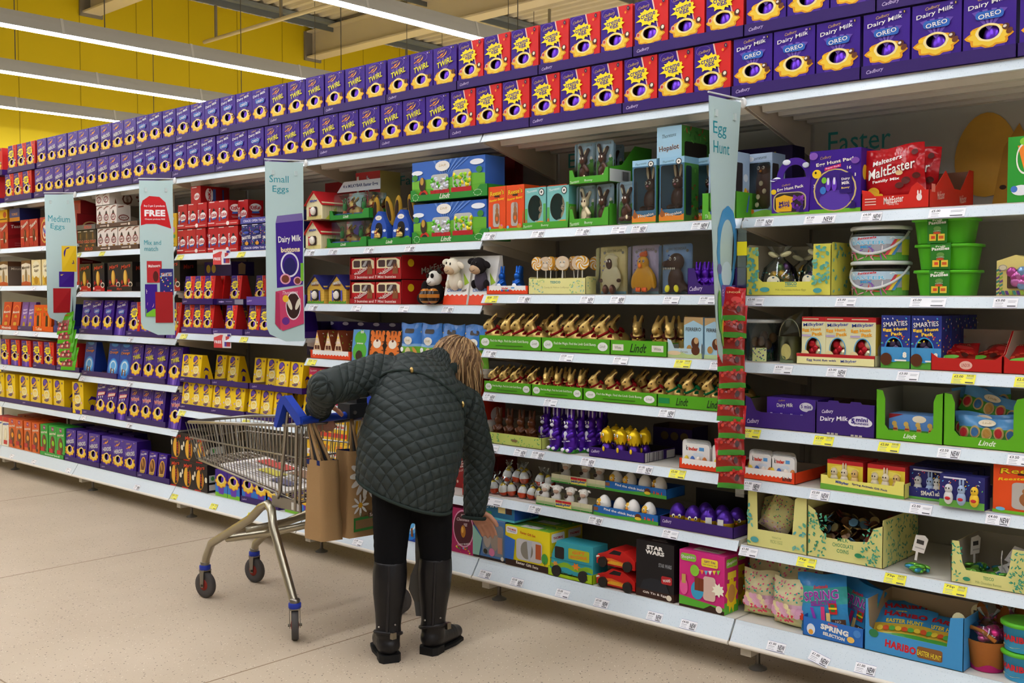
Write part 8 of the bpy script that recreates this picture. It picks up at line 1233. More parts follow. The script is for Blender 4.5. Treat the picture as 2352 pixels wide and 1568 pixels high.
# ---------------------------------------------------------------- hanging banners
def banner(j, label, L, th0, th1, ztop=.695, zbot=-.25, w=.2, bow=.0):
    x0 = XJ + j * WB; yc = D0 - .024 - w / 2; H = ztop - zbot; o = thing('hanging_sign', label, 'sign', (x0, yc, ZC + zbot), 0, 'aisle fin signs')
    def P(s, t, of=0):
        a=math.radians(th0+(th1-th0)*(1-t)); return (math.sin(a)*s+bow*math.sin(math.pi*t)+of*math.cos(a),math.cos(a)*s-of*math.sin(a),t*H)
    m = MB(); n = 24
    cut = lambda t: (max(0, .05 - t) / .05) * .5
    for of in (.0, -.0012):
        v=[P(-w/2+w*cut(i/n)+(w*(1-cut(i/n)))*k/4,i/n,of) for i in range(n+1) for k in range(5)]; f=[(i*5+k,i*5+k+1,i*5+k+6,i*5+k+5) for i in range(n) for k in range(4)]; m.add(v,f if of==0 else [q[::-1] for q in f],'#bdd6d4/r40',True)
    obj('panel', m, o); obj('panel_print', print_mesh('panel_print', L, w, H, lambda x, z, of: P(x - w / 2, z / H, of + .0006)), o)
    a=MB().tube([P(-w/2-.004,1.012),P(w/2+.012,1.012)],.0035,'#d4d8d8/r20',8); obj('hanger_arm',a,o); obj('clip',MB().ell(P(w/2+.014,1.0),(.014,.01,.02),'#e6e8e6/r30',12,8),o)
    for s in (-.3, .3): obj('tab', MB().box((-.002, -.008, -.012), (.004, .008, .012), '#cfe0de/r40'), o, P(w * s, .94, .002))
TL_ = '#2a96a2'
banner(0,'pale blue hanging sign reading Egg Hunt',[T('Egg',.34,.88,.44,.06,TL_),T('Hunt',.4,.815,.56,.045,TL_),RING(.7,.42,.5,.18,.36,.13,'#4a9ad0',12,.04),E_(.7,.34,.3,.05,'#cfe6ee'),E_(.3,.36,.12,.02,'#6a6aa8'),R_(.4,.22,.9,.3,'#6a58a8'),T('Easter',.65,.275,.4,.025,'#efe8f4',8),E_(.25,.2,.12,.08,'#5ab04a'),E_(.6,.12,.3,.06,'#8ac04a'),E_(.5,.14,.12,.03,'#e8c83a')],3,-22,bow=-.005)
def mini_box(x0,y0,x1,y1,c,tx=None,tc=WHT):return [R_(x0,y0,x1,y1,c)]+([T(tx,(x0+x1)/2,y1-(y1-y0)*.22,(x1-x0)*.8,(y1-y0)*.14,tc,4,.02)] if tx else [])
banner(-2,'pale blue hanging sign reading Small Eggs',[T('Small',.36,.905,.5,.038,TL_),T('Eggs',.4,.845,.42,.046,TL_),PG([(.28,.3),(.96,.32),(.98,.68),(.26,.66)],PUR),PG([(.26,.66),(.98,.68),(.96,.72),(.3,.7)],'#7a68a8'),T('Dairy Milk',.62,.57,.6,.045,WHT,6,.02,.1),T('buttons',.64,.515,.5,.03,'#f0d8b0',4,.05),RING(.62,.43,.24,.07,.2,.06,'#e8e4f0',10,0),E_(.62,.42,.16,.05,'#1f1560'),E_(.5,.35,.14,.03,'#e8a0b8'),E_(.5,.35,.1,.022,'#7a3a24'),E_(.82,.34,.11,.024,'#e8a0b8'),E_(.82,.34,.075,.017,'#7a3a24'),R_(.9,.34,.98,.44,'#7ac02c'),
    PG([(.22,.1),(.42,.06),(.98,.1),(.96,.31),(.24,.28)],'#d0426a'),PG([(.22,.1),(.36,.065),(.34,.27),(.24,.28)],'#b83058'),E_(.7,.2,.2,.08,'#f4e0e4'),E_(.7,.2,.18,.072,'#3a1c16'),E_(.6,.21,.05,.035,'#e8dcc4',20),E_(.82,.21,.05,.035,'#e8dcc4',-20),T('Thorntons',.62,.275,.4,.02,'#f4e4e8',4,0,.35),E_(.5,.24,.08,.02,'#f0c030'),E_(.5,.115,.1,.022,'#6a2c88')],26,26)
banner(-3,'pale blue hanging sign reading Mix and match',[PG([(.04,.71),(.04,.83),(.1,.87),(.3,.9),(.6,.895),(.78,.86),(.86,.78),(.94,.69),(.8,.7),(.5,.72),(.2,.72)],'#cc1a22'),T('Buy 2 get 2 products',.45,.835,.62,.016,'#f6ecec',0,.02),T('FREE',.46,.79,.62,.042,'#f6f0f0',0,.05),T('Cheapest products FREE',.46,.75,.6,.012,'#f6ecec',0,.02),T('Mix and',.38,.6,.5,.03,TL_),T('match',.34,.56,.4,.028,TL_),mini_box(.2,.34,.64,.48,'#c02a2e','Maltesers'),E_(.46,.38,.08,.035,'#5a1c14'),mini_box(.58,.26,.98,.43,'#2b2a78','SMARTIES'),DOTS(16,CONF,.6,.28,.96,.4,.02,.3,3),mini_box(.14,.12,.5,.33,PUR,'buttons'),R_(.16,.12,.48,.17,'#7ac02c'),E_(.3,.2,.1,.025,'#e8a0b8'),mini_box(.44,.08,.96,.28,'#a81a20'),E_(.74,.18,.18,.035,'#f4f0ec'),T('KitKat',.74,.18,.3,.03,'#c4141c',5,.04)],42,38)
banner(-4,'pale blue twisted hanging sign reading Medium Eggs',[T('Medium',.46,.81,.72,.05,TL_,-3),T('Eggs',.4,.745,.46,.05,TL_,-3),mini_box(.5,.4,.98,.6,'#f0c81c'),E_(.74,.54,.18,.05,PUR),T('Mini',.74,.47,.3,.03,'#3a1a80',10,.03),mini_box(.4,.28,.9,.4,PUR,'creme egg',YEL),mini_box(.2,.08,.8,.27,'#b01c22'),E_(.5,.16,.18,.04,'#f4f0ec'),T('KitKat',.5,.16,.3,.03,'#c4141c',60,.04)],48,-8,zbot=-.2,bow=.03)
# ---------------------------------------------------------------- clip strips
st=thing('clip_strip','clear hanging clip strip behind the red sweet bags','clip strip',(XJ+.03,D0-.05,ZC+.24)); obj('strip',MB().box((-.018,0,-.98),(.018,.0012,0),'#d0d6d8/t40').box((-.02,-.0005,-.1),(.02,0,-.05),'#f0e020/r40'),st); obj('hook',MB().tube([(0,0,.0),(0,0,.02),(.008,.01,.03),(.004,.03,.028)],.0025,'#c8ccce/r20',8),st)
RB=bag(.095,.125,.026,lambda u,v:'#b8181c/w' if v >.42 else ('#8c241c/w' if v >.15 else '#3f8a2c/w'),[E_(.66,.6,.2,.1,'#d0302c'),T('LINDOR',.55,.84,.5,.06,'#e8c88a',3,.01),*[E_(.15+.09*i,.36+.07*(i % 3),.06,.05,('#c83a24','#a82c1c')[i % 2]) for i in range(9)],E_(.74,.3,.08,.1,'#3a1812')],5,12,14,.08,'sweet_bag',.9)
for j in range(11):place(dict(RB),'sweet_bag',f'red sweet bag on the clip strip, {ordw(j + 1)} from top','sweet bag',(XJ+.028+.005*math.sin(j*1.9),D0-.112,ZC+.24-.335-.0605*j),.35+.1*math.sin(j*2.3),'red bags on the clip strip',r=(math.radians(-17),math.radians(3*math.sin(j*1.3)),.5+.12*math.sin(j*2.3)))
GBG=bag(.12,.16,.024,lambda u,v:'#5ab41e/w' if v >.62 or v <.14 or u >.8 else '#9a5a4a/w',[T('HARIBO',.45,.85,.6,.08,'#c8282c',3,.03),*[E_(.14+.13*(i % 5),.26+.15*(i//5),.07,.06,('#c83a4a','#d8b090','#7a3a2c')[i % 3]) for i in range(12)]],9,12,14,.08,'sweet_bag',.9)
s2=thing('clip_strip','clear hanging clip strip above the green sweet bags','clip strip',(XJ-4*WB+.01,D0-.05,ZC+.3)); obj('strip',MB().box((-.016,0,-.78),(.016,.0012,0),'#d0d6d8/t40'),s2)
for j in range(5):place(dict(GBG),'sweet_bag',f'green sweet bag on the left clip strip, {ordw(j + 1)} from top','sweet bag',(XJ-4*WB+.03+.012*j,D0-.12,ZC-.28-.062*j),.3,'green bags on the clip strip',r=(math.radians(-17),math.radians(-4+j),.45+.08*(j % 2)))
# ---------------------------------------------------------------- shopping trolley
def trolley():
    CH_='#9a958c/m'; WR='#a39e94/m'; t=thing('shopping_trolley','chrome wire shopping trolley with blue handle held by the shopper','trolley',(-3.9,2.76,0)); O=Vector((-3.9,2.76,0))
    def ad(name, mb, par=t): mb.v = [tuple(Vector(v) - O) for v in mb.v]; return obj(name, mb, par)
    # basket corners: (x, y, z) top and bottom
    nr, nf, fr, ff = (-3.49, 2.535, .872), (-4.47, 2.6, .80), (-3.49, 3.0, .872), (-4.47, 2.93, .80)
    nrb, nfb, frb, ffb = (-3.53, 2.56, .55), (-4.42, 2.625, .63), (-3.53, 2.975, .55), (-4.42, 2.905, .63)
    V = Vector; lp = lambda a, b, s: V(a).lerp(V(b), s)
    def rim(a,b,c,d,r):return MB().tube([lp(a,b,.0),lp(a,b,.5),lp(a,b,.97),lp(b,c,.08),lp(b,c,.5),lp(b,c,.92),lp(c,d,.03),lp(c,d,.5),d,lp(d,a,.5)],r,CH_,8,True)
    ad('top_rim',rim(nr,nf,ff,fr,.0075)); ad('base_rim',rim(nrb,nfb,ffb,frb,.005)); md=[lp(a,b,.42) for a,b in ((nr,nrb),(nf,nfb),(ff,ffb),(fr,frb))]; ad('middle_rail',MB().tube([md[0],md[1],md[2],md[3]],.0045,CH_,6))
    def panel(name, a, b, ab, bb, n, over=0):
        m = MB()
        for i in range(n + 1): p, q = lp(a, b, i / n), lp(ab, bb, i / n); m.tube([p, q], .0024, WR, 5)
        o = ad(name, m); o['kind'] = 'stuff'; return o
    panel('near_side_wires',nr,nf,nrb,nfb,34); panel('far_side_wires',fr,ff,frb,ffb,34); panel('front_wires',nf,ff,nfb,ffb,11); panel('rear_gate_wires',nr,fr,nrb,frb,16); panel('floor_wires',nrb,nfb,frb,ffb,36)
    m = MB()
    for i in range(1, 7): m.tube([lp(nrb, frb, i / 7), lp(nfb, ffb, i / 7)], .0028, WR, 5)
    o = ad('floor_cross_wires', m); o['kind'] = 'stuff'
    for q in ([(-3.66,2.54,.575),(-3.64,2.535,.56),(-3.625,2.535,.59),(-3.6,2.54,.78),(-3.575,2.54,.92)],[(-3.53,2.54,.52),(-3.5,2.53,.86),(-3.492,2.53,.885),(-3.475,2.53,.885),(-3.465,2.53,.86),(-3.5,2.54,.55)],[(-3.52,2.98,.55),(-3.49,3.0,.86),(-3.49,3.0,.93)],[(-3.6,2.99,.6),(-3.575,2.99,.92)]):ad('handle_post',MB().tube(q,.0068,CH_,8))
    ad('seat_flap', MB().tube([(-3.62, 2.57, .84), (-3.7, 2.57, .70), (-3.7, 2.97, .70), (-3.62, 2.97, .84)], .005, CH_, 6))
    ad('corner_cap',MB().ell((-3.48,2.53,.883),(.014,.012,.014),'#c8c6c2/r30',12,8)); ad('base_plate',MB().box((-3.7,2.545,.515),(-3.5,2.552,.56),'#8f8b84/m').box((-3.56,2.543,.52),(-3.51,2.545,.55),'#d4d0c8'))
    BL = '#1f3fa8/r40'
    for y in (2.53,3.0):ad('handle_bracket',MB().prism([(-3.635,.86),(-3.615,.855),(-3.565,.955),(-3.475,.875),(-3.45,.885),(-3.455,.912),(-3.555,.99),(-3.585,.985),(-3.61,.945)],1,y-.018,y+.018,BL))
    ad('handle_grip',MB().tube([(-3.462,2.52,.895),(-3.462,2.76,.897),(-3.462,3.02,.895)],.0165,BL,14)); ad('coin_lock',MB().box((-3.51,2.745,.885),(-3.43,2.84,.945),'#232427/r45').box((-3.505,2.79,.945),(-3.44,2.845,.965),'#1d1e21/r45').tube([(-3.43,2.77,.91),(-3.424,2.77,.91)],.008,'#b8b4ac/m',10))
    # chassis: arched legs on both sides, cross tube, castors
    wh = [('near rear', (-3.505, 2.516)), ('near front', (-4.306, 2.593)), ('far front', (-4.36, 2.895)), ('far rear', (-3.46, 3.03))]
    def arch(f,r):return [(f[0],f[1],.155),(f[0]+.012,f[1],.19),(f[0]+.09,f[1]*.75+r[1]*.25,.27),(-3.86,f[1]*.4+r[1]*.6,.44),(-3.78,r[1]+.03*(1 if r[1] <2.8 else -1),.5),(-3.73,r[1]+.03*(1 if r[1] <2.8 else -1),.52),(-3.69,r[1]+.02*(1 if r[1] <2.8 else -1),.5),(-3.65,r[1],.44),(r[0]-.01,r[1],.165),(r[0],r[1],.15)]
    LG_ = '#a59e8a/m'
    ad('leg_tube',MB().tube(arch(wh[1][1],wh[0][1]),.0185,LG_,12)); ad('leg_tube',MB().tube(arch(wh[2][1],wh[3][1]),.0185,LG_,12)); ad('cross_brace',MB().tube([(-3.95,2.58,.37),(-3.85,2.75,.40),(-3.9,2.93,.40)],.014,LG_,10)); ad('cross_brace',MB().tube([(-4.13,2.6,.3),(-3.86,2.68,.36),(-3.66,2.78,.42),(-3.6,2.96,.44)],.016,LG_,10))
    for (n, (x, y)), s in zip(wh, (-35, 8, 8, 25)):
        c = obj('castor', MB().lathe([(.02, .15), (.022, .165), (.016, .17)], '#8f8a80/m', 16), t, V((x, y, 0)) - O, math.radians(s)); dx = .0
        obj('blue_collar', MB().lathe([(.024, .13), (.026, .133), (.026, .149), (.024, .152)], '#2338a0/r40', 20), c); f = MB()
        for q in (-1, 1): f.prism([(-.014, .13), (.016, .13), (.012, .05), (-.008, .05)], 1, q * .021 - .0015, q * .021 + .0015, '#8a867e/m')
        f.box((-.016, -.022, .124), (.018, .022, .131), '#8a867e/m').tube([(.002, -.028, .06), (.002, .028, .06)], .006, '#6a665e/m', 8); obj('fork', f, c)
        w = MB(); N = 24
        def wp(r, yy): return [(.002 + r * math.cos(2 * math.pi * i / N), yy, .06 + r * math.sin(2 * math.pi * i / N)) for i in range(N)]
        w.rings([wp(.022,-.011),wp(.038,-.0125),wp(.056,-.014),wp(.06,-.008),wp(.06,.008),wp(.056,.014),wp(.038,.0125),wp(.022,.011)],'#4a4644/r70'); w.rings([wp(.01,-.016),wp(.026,-.0125),wp(.026,.0125),wp(.01,.016)],'#8a2a1e/r60'); obj('wheel',w,c)
    # newspaper lying in the basket
    n = MB(); zf = lambda x: .55 + (-3.53 - x) * .09 + .006; q = [(-3.66, 2.58), (-3.68, 2.9), (-4.24, 2.88), (-4.22, 2.62)]
    n.add([(x,y,zf(x)) for x,y in q]+[(x,y,zf(x)+.008) for x,y in q],[(0,1,2,3),(4,7,6,5),(0,4,5,1),(1,5,6,2),(2,6,7,3),(3,7,4,0)],'#dfdcd6/r60'); o=tag(obj('newspaper',n),'folded newspaper lying on the trolley basket floor','newspaper')
    L=[*[R_(.06+.3*(i % 3),.08+.075*(i//3),.3+.3*(i % 3),.11+.075*(i//3),'#8a8890') for i in range(18)],R_(.08,.62,.5,.9,'#b84a44'),R_(.56,.6,.92,.92,'#8a6a54'),R_(.34,.3,.62,.52,'#c8c04a'),R_(.66,.1,.92,.3,'#5a5a78'),R_(.06,.56,.94,.58,'#2a2a30')]
    obj('page_print', print_mesh('page_print', L, .55, .28, lambda x, z, of: (-4.22 + x, 2.61 + z, zf(-4.22 + x) + .0082 + of)), o)
trolley()
JU = '#a5835a/c'
def jute(label, x0, x1, y0, y1, z0, z1, L, back=None):
    b = MB(); q = random.Random(int(y0 * 99)); n = 8; rs = []
    for i in range(n + 1):
        s = i / n; k = 1 - .1 * s - .05 * math.sin(math.pi * s); ring = []
        for x,y in [(x0+(x1-x0)*u,y0) for u in (0,.25,.5,.75)]+[(x1,y0+(y1-y0)*u) for u in (0,.25,.5,.75)]+[(x1+(x0-x1)*u,y1) for u in (0,.25,.5,.75)]+[(x0,y1+(y0-y1)*u) for u in (0,.25,.5,.75)]:
            cx,cy=(x0+x1)/2,(y0+y1)/2; ring.append((cx+(x-cx)*(1-.22*s)+q.uniform(-.003,.003),cy+(y-cy)*k+q.uniform(-.003,.003),z0+(z1-z0)*s+.01*math.sin(6*y)))
        rs.append(ring)
    b.rings(rs,JU,cap=False); b.add(rs[0],[list(range(16))[::-1]],JU); b.rings([rs[-1],[(x*.97+(x0+x1)/2*.03,y*.98+(y0+y1)/2*.02,z-.02) for x,y,z in rs[-1]]],'#232f66/c',cap=False)
    o = tag(obj('jute_bag', b), label, 'shopping bag', 'jute shopping bags')
    if L:obj('bag_print',print_mesh('bag_print',L,y1-y0,z1-z0,lambda x,z,of:((x0+x1)/2+(x1-x0)/2*(1-.22*z/(z1-z0))+of+.004,y0+(y1-y0)*.05*z/(z1-z0)+x*(1-.1*z/(z1-z0)),z0+z)),o)
    for xs,k in ((x0+.03,JU),(x1-.03,JU),((x0+x1)/2,'#1f1d1e/r50')):obj('carry_strap',MB().tube([(xs,y0+(y1-y0)*.25,z1-.03),(-3.462,y0+(y1-y0)*.4,.88),(-3.462,y0+(y1-y0)*.5,.922),(-3.462,y0+(y1-y0)*.6,.88),(xs,y0+(y1-y0)*.75,z1-.03)],.007,k,6),o)
    return o
def petals(cx,cy,r,ry,n):return [('e',cx+r*.62*math.cos(a),cy+ry*.62*math.sin(a),r*.4,ry*.13,'#e8e6e2',math.degrees(a)) for a in [2*math.pi*i/n for i in range(n)]]+[E_(cx,cy,r*.26,ry*.26,'#e0a81c')]
jute('plain brown jute bag hanging from the trolley handle', -3.44, -3.33, 2.52, 2.625, .42, .74, [])
jute('brown jute bag printed with white daisies behind the shopper',-3.435,-3.325,2.65,2.975,.42,.77,[petals(.3,.7,.3,.27,14),petals(.17,.36,.14,.12,8),R_(.06,.06,.9,.22,'#2f7a30'),R_(.09,.09,.9,.19,'#8a6a44'),R_(.3,.2,.6,.26,'#6a4a34'),T('SAVING',.45,.23,.26,.04,'#e8e0d4',0,.03),R_(.17,.22,.18,.27,'#2f7a30')])
# ---------------------------------------------------------------- the shopper
def person():
    V = Vector; o = thing('person', 'shopper in dark green quilted coat and black boots bending to the bottom shelf', 'person', (-3.0, 2.7, 0)); O = V((-3.0, 2.7, 0))
    SH_L,SH_R,EL_L,EL_R,WR_L,WR_R=V((-3.275,2.77,1.08)),V((-3.15,3.14,.925)),V((-3.262,2.492,1.04)),V((-3.15,3.225,.69)),V((-3.445,2.6,.945)),V((-3.145,3.19,.475))
    NK,HD=V((-3.215,3.06,1.09)),V((-3.235,3.17,1.1)); HP_L,HP_R,KN_L,KN_R,AN_L,AN_R=V((-3.06,2.665,.74)),V((-2.965,2.765,.74)),V((-3.075,2.655,.40)),V((-2.985,2.81,.40)),V((-3.05,2.62,.085)),V((-2.985,2.795,.085))
    def sub(mb): mb.v = [tuple(V(v) - O) for v in mb.v]; return mb
    # body: one continuous skin surface, head to feet
    S = '#c08a70/r50'; b = MB()
    cap(b,(-3.01,2.72,.76),(-3.1,2.83,.92),.1,.095,S,6); cap(b,(-3.1,2.83,.92),(-3.2,2.98,1.02),.095,.1,S,6); cap(b,(-3.2,2.98,1.02),NK,.07,.05,S,5); cap(b,NK,HD,.05,.055,S,4)
    for a,e,w in ((SH_L,EL_L,WR_L),(SH_R,EL_R,WR_R)):cap(b,V((-3.2,2.96,1.01)),a,.06,.05,S,5); cap(b,a,e,.048,.04,S,10); cap(b,e,w,.038,.027,S,12)
    for h,k,a in ((HP_L,KN_L,AN_L),(HP_R,KN_R,AN_R)):cap(b,h,k,.075,.05,S,9); cap(b,k,a,.05,.035,S,9); cap(b,a,a+(V((-.04,.03,-.045)) if k is KN_L else V((-.01,.05,-.045))),.026,.02,S,5)
    b.ell(HD,(.075,.088,.1),S,18,14,rot('X',-40)); fd=V((-.25,.72,-.62)).normalized(); b.ell(HD+fd*.085+V((0,0,-.012)),(.014,.018,.018),S); b.ell(HD+fd*.06+V((.0,-.01,-.06)),(.035,.035,.03),S)
    for q in (-1, 1): b.ell(HD + V((q * .07, q * .03, -.005)), (.012, .02, .028), S, 10, 8)
    def hand(wr, pal, fdir, nrm, curl, side):
        """palm then five unequal fingers bending towards nrm"""
        fdir, nrm = fdir.normalized(), nrm.normalized(); lat = fdir.cross(nrm).normalized() * side; c = wr + fdir * .045
        for u in (-.028, -.009, .010, .028): cap(b, wr + lat * u * .6, c + fdir * .035 + lat * u, .017, .0125, S, 5)
        for u, ln in ((-.031, .058), (-.010, .072), (.011, .078), (.031, .07)):
            p = c + fdir * .04 + lat * u; d = fdir; r = .0092
            for sg, (f, cu) in enumerate(((.42, curl), (.33, curl * 1.1), (.25, curl * .8))):
                d = (d * math.cos(cu) + nrm * math.sin(cu)).normalized(); n = p + d * ln * f; cap(b, p, n, r, r * .92, S, 4); p, r = n, r * .92
        p = wr + fdir * .02 + lat * .03; d = (fdir * .6 + lat * .7 + nrm * .35).normalized()
        for f in (.034, .028, .022): n = p + d * f; cap(b, p, n, .0112, .0098, S, 4); p = n; d = (d * .8 + fdir * .3 + nrm * .35).normalized()
    hand(WR_L, None, V((-.12, .12, -.1)), V((.55, .1, -.8)), .75, -1); hand(WR_R, None, V((-.02, .5, -.55)), V((.35, -.25, -.75)), .22, -1)
    obj('body', remesh(sub(b), .0055, 3, 'body'), o)
    f = MB()
    for q in (-1,1):f.ell(HD+fd*.075+V((q*.03,q*.01,.022)),(.012,.012,.008),'#e8e4de/r20',10,8); f.ell(HD+fd*.086+V((q*.03,q*.01,.021)),(.005,.005,.005),'#3a2a1c/r20',8,6)
    f.ell(HD + fd * .083 + V((0, -.005, -.046)), (.02, .006, .006), '#9a4a48/r40', 10, 6); obj('face_features', sub(f), o)
    # quilted coat: rings along the bent spine, sleeves as tapering chains
    G = '#27302c/c'; c = MB()
    RG=[((-3.045,2.70,.63),(.72,.68,-.13),.182,.16),((-3.045,2.71,.7),(.68,.7,-.2),.195,.17),((-3.05,2.735,.79),(.6,.72,-.33),.205,.175),((-3.07,2.78,.885),(.45,.76,-.46),.203,.165),((-3.115,2.85,.965),(.32,.8,-.5),.195,.145),((-3.165,2.92,1.01),(.3,.84,-.45),.195,.13),((-3.195,2.97,1.03),(.3,.86,-.41),.175,.115),((-3.21,3.02,1.06),(.3,.88,-.36),.115,.09),((-3.213,3.055,1.085),(.3,.9,-.3),.075,.07)]
    cen = [V(r[0]) for r in RG]; NR = 28; RNG = []
    for i, (p, rv, a, d) in enumerate(RG):
        t = (cen[min(i + 1, len(cen) - 1)] - cen[max(i - 1, 0)]).normalized(); rv = (V(rv) - t * V(rv).dot(t)).normalized(); bv = t.cross(rv)
        if bv.dot(V((.7, -.7, .1))) < 0: bv = -bv
        q = []
        for j in range(NR):
            w = 2 * math.pi * j / NR; e = cen[i] + rv * a * math.cos(w) + bv * d * math.sin(w)
            if i == 0: e.z += -.05 * math.cos(w) - .03 * max(0, math.sin(w))
            q.append(e)
        RNG.append((q, rv, bv, t, a, d))
    c.rings([r[0] for r in RNG], G)
    arms = []
    for a, e, w in ((SH_L, EL_L, WR_L), (SH_R, EL_R, WR_R)):
        w2=w+(w-e).normalized()*-.01; cap(c,V((-3.19,2.95,1.03)),a,.085,.082,G,6); cap(c,a,e,.082,.07,G,12); cap(c,e,w2,.07,.05,G,12); arms.append((a,e,w2))
    cap(c, (-3.225, 3.0, 1.1), (-3.225, 3.07, 1.115), .06, .062, G, 4)
    me=remesh(c,.0075,5,'quilted_coat'); n=len(me.vertices); co=np.empty(n*3); me.vertices.foreach_get('co',co); co=co.reshape(-1,3); no=np.array([v.normal[:] for v in me.vertices])
    # cloth coordinates: along and around the spine, or along and around the nearer sleeve
    
    def fr(a, b_, ref, rad):
        a,d=np.array(a),np.array(b_-a); L=np.linalg.norm(d); T_=d/L; w=co-a; t=w @ T_; dv=w-t[:,None]*T_; R1=np.array(ref); R1=R1-T_*(R1 @ T_); R1/=np.linalg.norm(R1); R2=np.cross(T_,R1)
        e = np.linalg.norm(co - (a + np.clip(t, 0, L)[:, None] * T_), axis=1); return np.arctan2(dv @ R2, dv @ R1) * rad, t, e, L
    u, v, e, L = fr(cen[0], cen[-2], V((.7, -.7, .1)), .18); uv = np.column_stack([u, v]); best = e / .2
    for a, e_, w in arms:
        u1,v1,d1,L1=fr(a,e_,V((.5,-.5,.7)),.075); u2,v2,d2,_=fr(e_,w,V((.5,-.5,.7)),.06); k=1/(1+np.exp(np.clip((d1-d2)*60,-30,30))); q=np.minimum(d1/.09,d2/.075) <best; best=np.minimum(best,np.minimum(d1/.09,d2/.075))
        uv[q] = np.column_stack([k * u1 + (1 - k) * u2, k * v1 + (1 - k) * (v2 + L1)])[q]
    P_ = .05; l1 = np.abs(np.sin(np.pi * (uv[:, 0] + uv[:, 1]) / P_)); l2 = np.abs(np.sin(np.pi * (uv[:, 0] - uv[:, 1]) / P_)); puff = np.minimum(l1, l2) ** .5
    co2=co+no*(puff*.006-.003)[:,None]-np.array(O); me.vertices.foreach_set('co',co2.ravel()); at_=me.attributes.new('cloth','FLOAT_VECTOR','POINT'); at_.data.foreach_set('vector',np.column_stack([uv,np.zeros(n)]).ravel()); me.update()
    m=bpy.data.materials.new('quilted_fabric'); m.use_nodes=True; nt=m.node_tree; bs=nt.nodes['Principled BSDF']; bs.inputs['Base Color'].default_value=(*hexl('#272f2d'),1); bs.inputs['Roughness'].default_value=.62; bs.inputs['Specular IOR Level'].default_value=.3; N=nt.nodes.new; K=nt.links.new
    A = N('ShaderNodeAttribute'); A.attribute_name = 'cloth'; X = N('ShaderNodeSeparateXYZ'); K(A.outputs['Vector'], X.inputs[0]); prev = None
    def M(op, a, b_=None):
        k = N('ShaderNodeMath'); k.operation = op
        for i, v in enumerate((a, b_)):
            if v is None: continue
            if isinstance(v, (int, float)): k.inputs[i].default_value = v
            else: K(v, k.inputs[i])
        return k.outputs[0]
    ln = [M('ABSOLUTE', M('SINE', M('MULTIPLY', M(op, X.outputs[0], X.outputs[1]), math.pi / P_))) for op in ('ADD', 'SUBTRACT')]
    hgt=M('POWER',M('MINIMUM',ln[0],ln[1]),.35); bp=N('ShaderNodeBump'); bp.inputs['Distance'].default_value=.006; bp.inputs['Strength'].default_value=.9; K(hgt,bp.inputs['Height']); K(bp.outputs[0],bs.inputs['Normal']); me.materials[0]=m
    coat = obj('quilted_coat', me, o)
    obj('hem_binding', sub(MB().tube(RNG[0][0], .0065, '#2a332f/c', 8, True)), coat)
    obj('waist_seam', sub(MB().tube([cen[4] + (p - cen[4]) * 1.012 for p in RNG[4][0]], .005, '#28312d/c', 8, True)), coat)
    for j in (4, 11): p = cen[4] + (RNG[4][0][j if j == 4 else 10] - cen[4]) * 1.04; obj('gold_toggle', sub(MB().ell(p, (.009, .007, .013), '#c8a868/m', 10, 8)), coat)
    for (a,e,w) in arms:d=(w-e).normalized(); u=d.orthogonal().normalized(); v=d.cross(u); obj('cuff',sub(MB().tube([w+d*.04+(u*math.cos(t)+v*math.sin(t))*.046 for t in [2*math.pi*i/16 for i in range(16)]],.008,'#27302c/c',8,True)),coat)
    cc=V((-3.225,3.045,1.105)); obj('collar',sub(MB().tube([cc+V((.062*math.cos(t),.03*math.cos(t)+.05*math.sin(t),.03*math.sin(t)-.02*math.cos(t))) for t in [2*math.pi*i/18 for i in range(18)]],.026,'#232b28/c',10,True)),coat)
    # leggings and boots
    K_ = '#0d0d0f/c'; l = MB(); l.ell((-3.015, 2.72, .73), (.125, .12, .1), K_)
    for h, k, s in ((HP_L, KN_L, -1), (HP_R, KN_R, 1)): cap(l, h, k, .095, .066, K_, 10); cap(l, k, k + V((0, 0, -.1)), .066, .06, K_, 4)
    obj('leggings', remesh(sub(l), .01, 3, 'leggings'), o)
    for k, a, tv in ((KN_L, AN_L, V((-.8, .42, 0))), (KN_R, AN_R, V((-.22, .95, 0)))):
        tv = tv.normalized(); ta = math.atan2(tv.y, tv.x); B = '#151314/r38'; m = MB(); fr = V((a.x, a.y, 0)); top = V((k.x, k.y, .375)); rs = []
        for t, r in ((0, .062), (.2, .066), (.45, .062), (.7, .052), (.9, .047), (1, .05)):
            p = top.lerp(fr + V((0, 0, .1)), t); rs.append([p + V((r * math.cos(w), r * 1.04 * math.sin(w), 0)) for w in [2 * math.pi * i / 18 for i in range(18)]])
        m.rings(rs,B); cap(m,fr+V((0,0,.1)),fr+V((0,0,.06)),.048,.046,B,3); cap(m,fr+V((0,0,.055)),fr+tv*.12+V((0,0,.042)),.044,.036,B,6); cap(m,fr+tv*.12+V((0,0,.04)),fr+tv*.165+V((0,0,.036)),.036,.028,B,4); m.ell(fr+tv*-.012+V((0,0,.06)),(.044,.044,.04),B)
        bt = obj('boot', remesh(sub(m), .006, 3, 'boot'), o); R3 = rot('Z', math.degrees(ta)); s = MB()
        s.prism([(fr+R3 @ V((x,y,0)))[:2] for x,y in ((-.05,-.03),(-.03,-.042),(.02,-.04),(.02,.04),(-.03,.042),(-.05,.03))],2,0,.03,'#0f0e0e/r60'); s.prism([(fr+R3 @ V((x,y,0)))[:2] for x,y in ((.02,-.036),(.1,-.042),(.17,-.034),(.195,0),(.17,.034),(.1,.042),(.02,.036))],2,.002,.014,'#0f0e0e/r60'); obj('sole_and_heel',sub(s),bt)
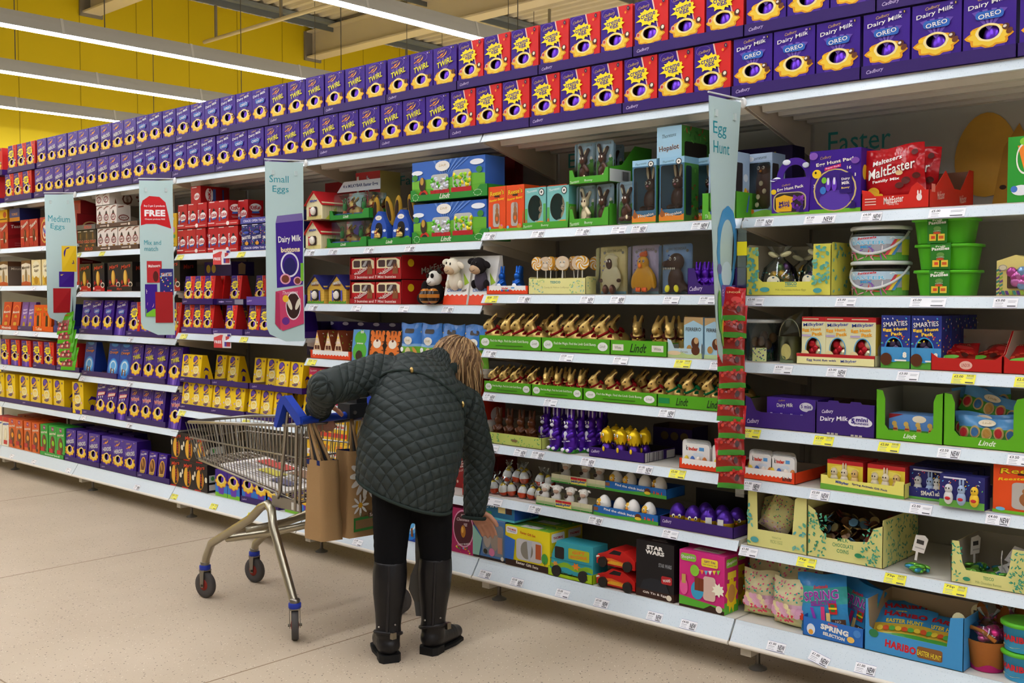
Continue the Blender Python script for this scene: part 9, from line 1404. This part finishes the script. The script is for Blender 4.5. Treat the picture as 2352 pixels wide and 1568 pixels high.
        obj('ankle_strap',sub(MB().tube([fr+V((.051*math.cos(w),.051*math.sin(w),.105+.012*math.sin(w+ta))) for w in [2*math.pi*i/16 for i in range(16)]],.007,'#1b1819/r45',6,True)),bt); obj('buckle',sub(MB().box(fr+V((.045,-.03 if k is KN_L else .02,.095)),fr+V((.06,-.01 if k is KN_L else .04,.12)),'#8a8478/m')),bt); obj('back_seam',sub(MB().tube([top+V((.044,-.044,-.01)),top.lerp(fr+V((0,0,.1)),.4)+V((.047,-.046,0)),fr+V((.036,-.036,.12))],.006,'#1d1a1b/r40',6)),bt)
        st_ = MB()
        for q in (-1, 1): st_.ell(fr + V((.036 + q * .012, -.036 + q * .03, .145)), (.004, .004, .004), '#a8a49c/m', 8, 6)
        obj('stud', sub(st_), bt)
    # hair
    H=['#8a6846/r45','#664a30/r45','#b08e62/r45']; h=MB(); h.ell(HD+V((.008,-.012,.022)),(.092,.1,.098),H[0],20,14,rot('X',-30)); hb=obj('hair',remesh(sub(h),.006,2,'hair'),o); g=MB(); q=random.Random(3)
    for i in range(420):
        w=q.uniform(0,2*math.pi); e=q.uniform(.05,1.45); R_3=rot('X',-30); sp=lambda ee,rr:HD+V((.008,-.012,.022))+R_3 @ V((.094*rr*math.sin(ee)*math.cos(w),.102*rr*math.sin(ee)*math.sin(w),.1*rr*math.cos(ee)))
        side=max(0,math.cos(w-.3)); ln=q.uniform(.05,.12)*(1+.6*side); p=[sp(e,1.0),sp(e+.25,1.03),sp(e+.5,1.05),sp(e+.75,1.07)]; p.append(p[-1]+V((q.uniform(-.012,.014),q.uniform(-.01,.014),-ln*.5))); p.append(p[-1]+V((q.uniform(-.014,.012),q.uniform(-.012,.012),-ln*.6)))
        g.tube(p, [.0016, .003, .0032, .003, .0026, .0008], H[i % 3], 4)
    x = obj('hair_strands', sub(g), hb); x['kind'] = 'stuff'
    # patterned scarf end hanging between the boots
    s=MB(); s.add([(-3.06+.02*math.sin(i)+u*.055,2.76+.01*math.cos(i*2)+u*.045+w,.5-i*.052) for w in (0,.004) for i in range(8) for u in (0,.5,1)],[(w*24+i*3+u,w*24+i*3+u+1,w*24+i*3+u+4,w*24+i*3+u+3) for w in (0,1) for i in range(7) for u in (0,1)],'#5a5650/q'); obj('patterned_scarf',sub(s),o)
person()
for k, v in LABELS.items():
    if len(v) > 1: print('SAME LABEL', k, v)
    if not 4 <= len(k.split()) <= 16: print('LABEL LENGTH', k)
